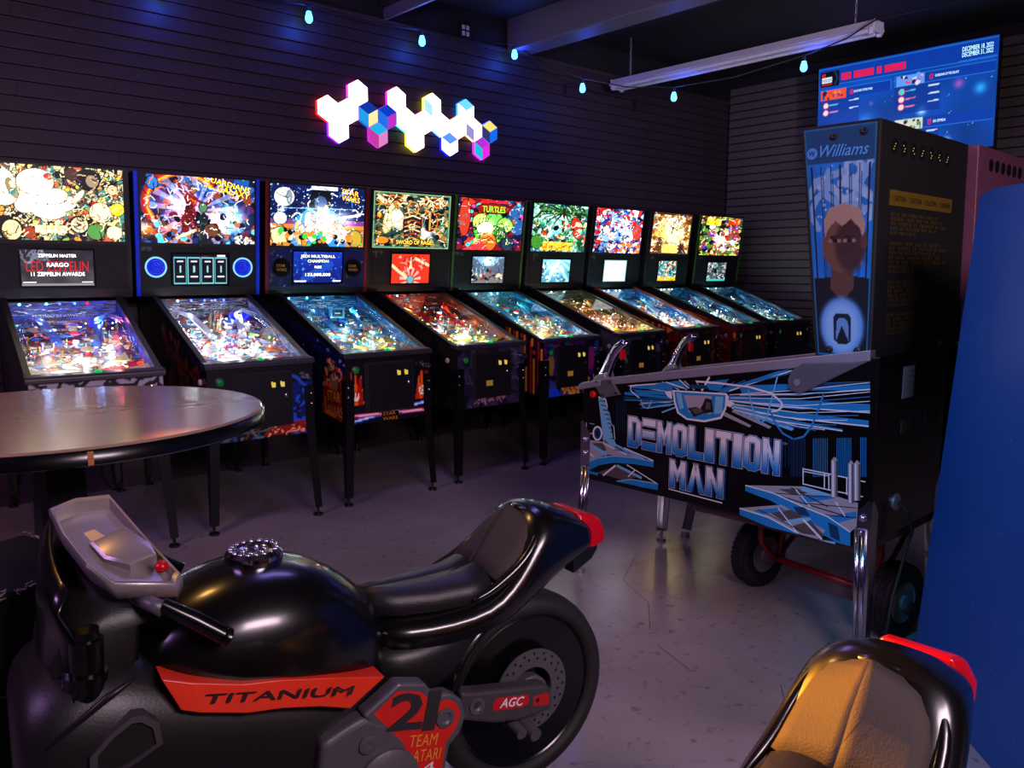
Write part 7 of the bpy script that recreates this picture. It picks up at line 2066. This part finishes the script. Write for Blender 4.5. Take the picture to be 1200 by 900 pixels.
        if sd > 0:
            text('stripe_lettering', 'TITANIUM', B(-0.876, 0.1985, 0.590), Vector((d.x, 0.012, d.z)).normalized(), u_, 0.0185, M['printmatte'], stp, 0.292, (0.16, 0.12, 0.13), 'L', 0.1)
            text('stripe_lettering', 'TITANIUM', B(-0.8745, 0.1986, 0.5905), Vector((d.x, 0.012, d.z)).normalized(), u_, 0.0175, M['printmatte'], stp, 0.291, (0.16, 0.12, 0.13), 'L', 0.1)
            text('stripe_lettering', 'TITANIUM', B(-0.8752, 0.19855, 0.591), Vector((d.x, 0.012, d.z)).normalized(), u_, 0.0175, M['printmatte'], stp, 0.2915, (0.16, 0.12, 0.13), 'L', 0.1)
        else:
            text('stripe_lettering', 'TITANIUM', B(-0.583, -0.1985, 0.518), Vector((-d.x, 0, -d.z)).normalized(), u_, 0.0185, M['printmatte'], stp, 0.292, (0.16, 0.12, 0.13), 'L', 0.1)
    # seat unit and tail
    tl = [(-0.50, 0.085, 0.55, 0.605, 0.47), (-0.42, 0.112, 0.55, 0.600, 0.48), (-0.32, 0.130, 0.555, 0.598, 0.50), (-0.22, 0.142, 0.565, 0.612, 0.515), (-0.165, 0.142, 0.59, 0.655, 0.525), (-0.115, 0.138, 0.63, 0.712, 0.54), (-0.078, 0.132, 0.655, 0.764, 0.555), (-0.05, 0.128, 0.67, 0.786, 0.57), (-0.02, 0.121, 0.68, 0.785, 0.585), (0.04, 0.105, 0.69, 0.768, 0.61), (0.095, 0.090, 0.685, 0.738, 0.63), (0.125, 0.080, 0.68, 0.718, 0.64)]
    MB().loft([sring(*q, p=2.6) for q in tl]).build('seat_cowl', BODY, b, smooth=True, sub=1)
    side_cover = [(-0.52, 0.10, 0.49, 0.56, 0.36), (-0.45, 0.125, 0.48, 0.55, 0.36), (-0.36, 0.130, 0.49, 0.56, 0.40), (-0.27, 0.115, 0.50, 0.56, 0.44), (-0.21, 0.09, 0.51, 0.55, 0.47)]
    MB().loft([sring(*q, p=3.0) for q in side_cover]).build('side_cover', BODY2, b, smooth=True, sub=1)
    # seat: a seat pad and a raised back pad, each with a centre seam
    prof = [(-0.488, 0.640, 0.052), (-0.43, 0.637, 0.072), (-0.34, 0.634, 0.092), (-0.26, 0.636, 0.104), (-0.205, 0.648, 0.110)]
    prof2 = [(-0.203, 0.650, 0.110), (-0.172, 0.676, 0.110), (-0.140, 0.712, 0.106), (-0.115, 0.740, 0.096), (-0.094, 0.760, 0.078), (-0.080, 0.771, 0.050)]

    edges = {}

    def pad(name, pr, mat, side):
        rows = []
        for q, (t, z, hw) in enumerate(pr):
            row = []
            for k in range(8):
                f = k / 7
                s = side * hw * f
                if pr is prof2:
                    off = (0.020 - 0.044 * f) * min(1.0, 0.25 + q * 0.4) - (0.020 if f > 0.95 else 0.0)
                    row.append(B(t - 0.75 * off, s, z + 0.66 * off + 0.004))
                else:
                    dz = 0.006 * (1 - (1 - min(f * 5, 1)) ** 2) - 0.030 * max(0, f - 0.35) ** 2 / 0.42 - (0.022 if f > 0.95 else 0)
                    row.append(B(t, s, z + 0.010 + dz - (0.0 if k else 0.004)))
            rows.append(row)
        if pr is prof2:
            edges[side] = [r[6].lerp(r[7], 0.8) + B(0.010, side * 0.006, 0.004) for r in rows]
        return MB().grid(rows).build(name, mat, b, smooth=True, solid=0.03)
    for sd in (1, -1):
        pad('seat_pad', prof, VINYL, sd)
        pad('back_pad', prof2, SUEDE, sd)
    lip = [B(-0.27, -0.116, 0.612), B(-0.225, -0.119, 0.622)] + edges[-1] + [B(-0.074, 0, 0.778)] + edges[1][::-1] + [B(-0.225, 0.119, 0.622), B(-0.27, 0.116, 0.612)]
    MB().tube(lip, 0.012, 10, radii=[0.005, 0.009] + [0.0125] * (len(lip) - 4) + [0.009, 0.005]).build('hood_lip', BODY, b, smooth=True, sub=1)
    # tail lamp
    tlm = MB().loft([[B(t, s, z) for s, z in ((-w, z0), (w, z0), (w, (z0 + z1) / 2), (w * 0.75, z1), (-w * 0.75, z1), (-w, (z0 + z1) / 2))] for t, w, z0, z1 in ((0.085, 0.075, 0.655, 0.748), (0.125, 0.080, 0.655, 0.738), (0.155, 0.076, 0.662, 0.722), (0.166, 0.066, 0.668, 0.708))]).build('tail_lamp', M['redlens'], b, bevel=0.006, smooth=True, angle=30)
    MB().loft([[B(t, s, z) for s, z in ((-w, z0), (w, z0), (w, z1), (-w, z1))] for t, w, z0, z1 in ((0.05, 0.085, 0.60, 0.66), (0.12, 0.072, 0.622, 0.662), (0.15, 0.058, 0.640, 0.664))]).build('tail_under_tray', BODY2, b, bevel=0.004)
    # rear wheel
    wc = B(-0.07, 0, 0.303)
    prof_t = [(0.196, -0.044), (0.206, -0.056), (0.224, -0.060), (0.240, -0.050), (0.250, -0.025), (0.252, 0.0), (0.250, 0.025), (0.240, 0.050), (0.224, 0.060), (0.206, 0.056), (0.196, 0.044)]
    wh = MB().lathe(prof_t, wc, AXS, 64, closed=True).build('rear_wheel', M['rubber'], b, smooth=True, angle=60)
    MB().lathe([(0.200, -0.044), (0.194, -0.047), (0.186, -0.040), (0.184, 0.0), (0.186, 0.040), (0.194, 0.047), (0.200, 0.044)], wc, AXS, 64).build('rim', M['blackgloss'], wh, smooth=True, angle=40)
    for k in range(3):
        a = math.radians(100 + 120 * k)
        d = Vector((math.cos(a), 0, math.sin(a)))
        e = Vector((-math.sin(a), 0, math.cos(a)))
        MB().prism([wc + d * 0.03 + e * 0.026, wc + d * 0.187 + e * 0.016, wc + d * 0.187 - e * 0.016, wc + d * 0.03 - e * 0.03], (0, -0.03, 0)).build('spoke', M['blackgloss'], wh, bevel=0.005)
    MB().lathe([(0.05, -0.06), (0.05, 0.07), (0.03, 0.08), (1e-5, 0.08)], wc, AXS, 24).build('hub', M['greymetal'], wh, smooth=True, angle=40)
    for sd in (1, -1):
        dk = MB().lathe([(0.106, 0.0), (0.106, 0.005), (0.06, 0.005), (0.06, 0.0)], wc + Vector((-0.005, -sd * 0.075, 0.018)), AXS, 44, closed=True).build('brake_disc', M['greymetal'], wh, smooth=True, angle=40)
        hh = MB()
        for k in range(20):
            a = 2 * math.pi * k / 20
            for rr in (0.096, 0.082):
                cc = wc + Vector((-0.005 + math.cos(a + rr * 9) * rr, -sd * 0.0805, 0.018 + math.sin(a + rr * 9) * rr))
                hh.lathe([(0.0042, 0.0), (1e-5, 0.0003)], cc, AXS, 6)
        hh.build('disc_hole', VDARK, dk)
        sw = [(-0.312, 0.414), (-0.266, 0.401), (-0.074, 0.362), (-0.055, 0.345), (-0.055, 0.293), (-0.156, 0.294), (-0.222, 0.309), (-0.312, 0.345)]
        s1 = MB().prism([B(x, sd * 0.140, z) for x, z in sw], (0, sd * 0.045, 0)).build('swing_arm', SWING, b, bevel=0.008)
        MB().lathe([(0.020, 0), (0.020, 0.004), (0.012, 0.004), (0.008, 0.0)], B(-0.272, sd * 0.140, 0.370), (AXS[0], AXS[1], Vector((0, -sd, 0))), 18).build('pivot_bolt', M['greymetal'], s1)
        ag = [(-0.219, 0.373), (-0.128, 0.354), (-0.124, 0.340), (-0.130, 0.330), (-0.147, 0.327), (-0.226, 0.343), (-0.230, 0.356)]
        MB().add([B(x, sd * 0.1408, z) for x, z in ag], [tuple(range(len(ag)))]).build('badge', pm('red_badge', (0.72, 0.08, 0.10), 0.4), s1)
        rd = [(-0.113, 0.345), (-0.070, 0.341), (-0.066, 0.332), (-0.068, 0.310), (-0.113, 0.319)]
        MB().add([B(x, sd * 0.1408, z) for x, z in rd], [tuple(range(len(rd)))]).build('red_patch', pm('red_patch_print', (0.72, 0.08, 0.10), 0.4), s1)
        MB().lathe([(0.006, 0), (1e-5, 0.001)], B(-0.10, sd * 0.1412, 0.331), (AXS[0], AXS[1], Vector((0, -sd, 0))), 10).build('patch_hole', VDARK, s1)
        dd = Vector((0.98, 0, -0.20)).normalized() * sd
        text('badge_lettering', 'AGC', B(-0.210 if sd > 0 else -0.140, sd * 0.1418, 0.346 if sd > 0 else 0.333), dd, Vector((dd.z * -sd, 0, abs(dd.x))), 0.022, M['printmatte'], s1, 0.068, (0.85, 0.85, 0.87), 'L', 0.2, bold=0.02)
        cy = MB().cyl(B(-0.155, sd * 0.10, 0.275), B(-0.155, sd * 0.155, 0.268), 0.014, n=14).cyl(B(-0.118, sd * 0.10, 0.262), B(-0.118, sd * 0.160, 0.255), 0.016, n=14)
        cy.build('axle_bolt', M['greymetal'], s1, smooth=True, angle=40)
        MB().tube([B(-0.33, sd * 0.10, 0.30), B(-0.325, sd * 0.105, 0.40), B(-0.285, sd * 0.10, 0.48), B(-0.22, sd * 0.095, 0.535), B(-0.15, sd * 0.09, 0.555)], 0.02, 10, radii=[0.016, 0.020, 0.022, 0.018, 0.010]).build('rear_guard', BODY, b, smooth=True)
        # number plate casting
        bz_ = [(-0.572, 0.468), (-0.492, 0.514), (-0.430, 0.496), (-0.408, 0.462), (-0.371, 0.456), (-0.342, 0.432), (-0.332, 0.391), (-0.346, 0.356), (-0.374, 0.334), (-0.389, 0.262), (-0.43, 0.235), (-0.475, 0.25), (-0.50, 0.34)]
        np_ = MB().prism([B(x, sd * 0.195, z) for x, z in bz_], (0, sd * 0.04, 0)).build('number_plate', M['greymetal'], b, bevel=0.006)
        rp = [(-0.497, 0.499), (-0.443, 0.482), (-0.425, 0.462), (-0.410, 0.441), (-0.380, 0.446), (-0.356, 0.429), (-0.346, 0.402), (-0.357, 0.373), (-0.384, 0.347), (-0.397, 0.270), (-0.43, 0.25), (-0.468, 0.262), (-0.485, 0.380), (-0.550, 0.465)]
        MB().add([B(x, sd * 0.1957, z) for x, z in rp], [tuple(range(len(rp)))]).build('plate_face', pm('red_plate_face', (0.80, 0.13, 0.09), 0.4), np_)
        MB().lathe([(0.022, 0), (0.022, 0.004), (0.014, 0.005), (0.010, 0.001), (1e-5, 0.001)], B(-0.385, sd * 0.196, 0.405), (AXS[0], AXS[1], Vector((0, -sd, 0))), 18).build('plate_bolt', M['greymetal'], np_, smooth=True, angle=40)
        for tt, hgt, wd, x0, z0, cc in (('2', 0.078, 0.085, -0.525, 0.421, (0.17, 0.16, 0.17)), ('1', 0.084, 0.032, -0.442, 0.396, (0.17, 0.16, 0.17)), ('TEAM', 0.026, 0.068, -0.474, 0.366, (0.85, 0.55, 0.2)), ('ATARI', 0.026, 0.068, -0.467, 0.330, (0.85, 0.55, 0.2)), ('4', 0.024, 0.03, -0.445, 0.296, (0.85, 0.8, 0.78))):
            dx = Vector((0.972, 0, -0.235)) * sd
            if sd < 0:
                x0, z0 = x0 + wd, z0 - 0.235 * wd
            text('plate_lettering', tt, B(x0, sd * 0.1967, z0), dx, Vector((0.235, 0, 0.972)) if sd > 0 else Vector((0.235, 0, 0.972)), hgt, M['printmatte'], np_, wd, cc, bold=0.03 if tt in '21' else 0.0)
        ec = [(-0.66, 0.435), (-0.600, 0.455), (-0.566, 0.463), (-0.525, 0.439), (-0.482, 0.396), (-0.463, 0.351), (-0.456, 0.27), (-0.50, 0.20), (-0.62, 0.19), (-0.68, 0.28)]
        e1 = MB().prism([B(x, sd * 0.196, z) for x, z in ec], (0, sd * 0.05, 0)).build('engine_cover', M['greymetal'], b, bevel=0.012, seg=3)
        MB().lathe([(0.020, 0), (0.020, 0.005), (0.010, 0.008), (1e-5, 0.004)], B(-0.565, sd * 0.196, 0.405), (AXS[0], AXS[1], Vector((0, -sd, 0))), 16).build('cover_bolt', M['greymetal'], e1, smooth=True, angle=40)
        MB().lathe([(0.070, 0.0), (0.070, 0.010), (0.055, 0.018), (1e-5, 0.022)], B(-0.525, sd * 0.196, 0.31), (AXS[0], AXS[1], Vector((0, -sd, 0))), 28).build('round_cover', M['greymetal'], e1, smooth=True, angle=40)
    # sub-frame filling and stand
    MB().prism([B(-0.42, 0.06, 0.30), B(-0.30, 0.06, 0.36), B(-0.24, 0.06, 0.50), B(-0.50, 0.06, 0.52)], (0, 0.12, 0)).build('subframe', M['blackmatte'], b)
    MB().box((-1.0, -0.16, 0.0), (-0.42, 0.16, 0.16)).build('stand', M['blackmatte'], b, bevel=0.01)
    # front: upper cowl, forks, dash, bars
    dash = [(-1.076, -0.130, 0.902), (-1.03, -0.142, 0.913), (-0.968, -0.130, 0.914), (-0.925, 0.0, 0.855), (-0.886, 0.122, 0.808), (-0.900, 0.140, 0.795), (-1.000, 0.142, 0.818), (-1.040, 0.118, 0.856), (-1.066, 0.0, 0.884)]
    nrm = (Vector(B(*dash[4])) - Vector(B(*dash[0]))).cross(Vector(B(*dash[2])) - Vector(B(*dash[0]))).normalized()
    if nrm.z < 0: nrm = -nrm
    D_ = [B(*p) for p in dash]
    n = len(D_)
    ctr = sum(D_, Vector()) / n

    def shrink(k, h):
        return [ctr + (p - ctr) * k + nrm * h for p in D_]
    dp = MB().loft([shrink(0.94, -0.035), shrink(1.0, -0.024), shrink(1.0, 0.0), shrink(0.96, 0.006), shrink(0.90, 0.004), shrink(0.84, -0.018)]).build('dash_panel', M['silver'], b, smooth=True, angle=50)
    e1, e2 = (D_[2] - D_[0]).normalized(), (D_[5] - D_[1]).normalized()
    blk = [ctr + e1 * x + e2 * y for x, y in ((-0.030, -0.010), (0.042, -0.030), (0.050, 0.035), (0.040, 0.072), (-0.010, 0.080), (-0.034, 0.045))]
    MB().loft([[p - nrm * 0.02 for p in blk], [p + nrm * 0.003 for p in blk], [ctr + (p - ctr) * 0.85 + nrm * 0.007 + e2 * 0.004 for p in blk]]).build('dash_block', M['silver'], dp, smooth=True, angle=35)
    blk2 = [ctr + e1 * x + e2 * y for x, y in ((-0.036, -0.055), (0.006, -0.064), (0.012, -0.028), (-0.030, -0.018))]
    MB().loft([[p - nrm * 0.02 for p in blk2], [p - nrm * 0.008 for p in blk2]]).build('dash_step', M['silver'], dp, bevel=0.004)
    MB().lathe([(0.012, 0), (0.012, 0.006), (0.008, 0.012), (1e-5, 0.014)], ctr + e1 * 0.026 + e2 * 0.112 + nrm * 0.003, (e1, nrm.cross(e1), nrm), 16).build('red_button', M['redlens'], dp, smooth=True)
    MB().loft([shrink(0.93, -0.060), [B(t, s, z) for t, s, z in ((-1.10, -0.14, 0.76), (-1.03, -0.15, 0.76), (-0.97, -0.14, 0.75), (-0.955, 0.0, 0.74), (-0.955, 0.10, 0.735), (-0.97, 0.12, 0.73), (-1.05, 0.125, 0.73), (-1.085, 0.11, 0.74), (-1.105, 0.0, 0.76))], [B(t, s, z) for t, s, z in ((-1.125, -0.14, 0.62), (-1.05, -0.15, 0.62), (-0.98, -0.14, 0.62), (-0.97, 0.0, 0.62), (-0.97, 0.10, 0.62), (-0.98, 0.11, 0.62), (-1.05, 0.115, 0.62), (-1.115, 0.11, 0.62), (-1.125, 0.0, 0.62))]]).build('front_cowl', BODY2, b, smooth=True, angle=50)
    wsr = []
    for t_, z_, k in ((-1.085, 0.893, 0.125), (-1.108, 0.85, 0.14), (-1.116, 0.77, 0.15), (-1.118, 0.68, 0.155), (-1.14, 0.62, 0.16)):
        wsr.append([B(t_ + (0.05 if z_ < 0.84 else 0.018) * (s / 0.15) ** 2, s, z_ - 0.30 * (s + 0.13) * max(0, (z_ - 0.66) / 0.25)) for s in [k * q / 4 for q in range(-4, 5)]])
    MB().grid(wsr).build('windscreen', BODY, b, smooth=True, solid=0.008)
    for sd in (1, -1):
        fk = MB().cyl(B(-1.055, sd * 0.135, 0.60), B(-1.050, sd * 0.135, 0.735), 0.028, n=18).cyl(B(-1.050, sd * 0.135, 0.735), B(-1.050, sd * 0.135, 0.752), 0.022, n=18).cyl(B(-1.056, sd * 0.135, 0.66), B(-1.0555, sd * 0.135, 0.676), 0.036, n=18)
        fk.build('fork_cap', M['blackgloss'], b, smooth=True, angle=40)
        hb = MB().tube([B(-0.972, sd * 0.06, 0.775), B(-0.945, sd * 0.150, 0.778), B(-0.928, sd * 0.168, 0.770)], 0.014, 10).build('handlebar', M['greymetal'], b, smooth=True)
        MB().tube([B(-0.930, sd * 0.167, 0.779), B(-0.882, sd * 0.186, 0.746), B(-0.838, sd * 0.200, 0.712)], 0.0155, 14, radii=[0.013, 0.0165, 0.0165]).build('grip', M['blackgloss'], hb, smooth=True, angle=50)
        MB().lathe([(0.014, 0), (0.017, 0.003), (0.017, 0.014), (0.010, 0.018), (1e-5, 0.018)], B(-0.840, sd * 0.199, 0.714), ((Vector((0.6, 0, 0.8))), Vector((0.1, 1, 0)).normalized(), Vector((0.76, -0.24 * sd, -0.60)).normalized()), 14).build('grip_end', M['blackgloss'], hb, smooth=True, angle=40)
    return b


bike = make_bike('black ride-on motorcycle with an orange side stripe, in front of the round table')
bike.location = (1.387, 1.46, 0)
bike.rotation_euler = (0, 0, math.radians(-8))
bike2 = copy_tree(bike)
bike2['label'] = 'black ride-on motorcycle in front of the blue cabinet, only its tail in view'
bike2.location = (1.25, 0.5, 0)
bike2.rotation_euler = (0, 0, math.radians(2))
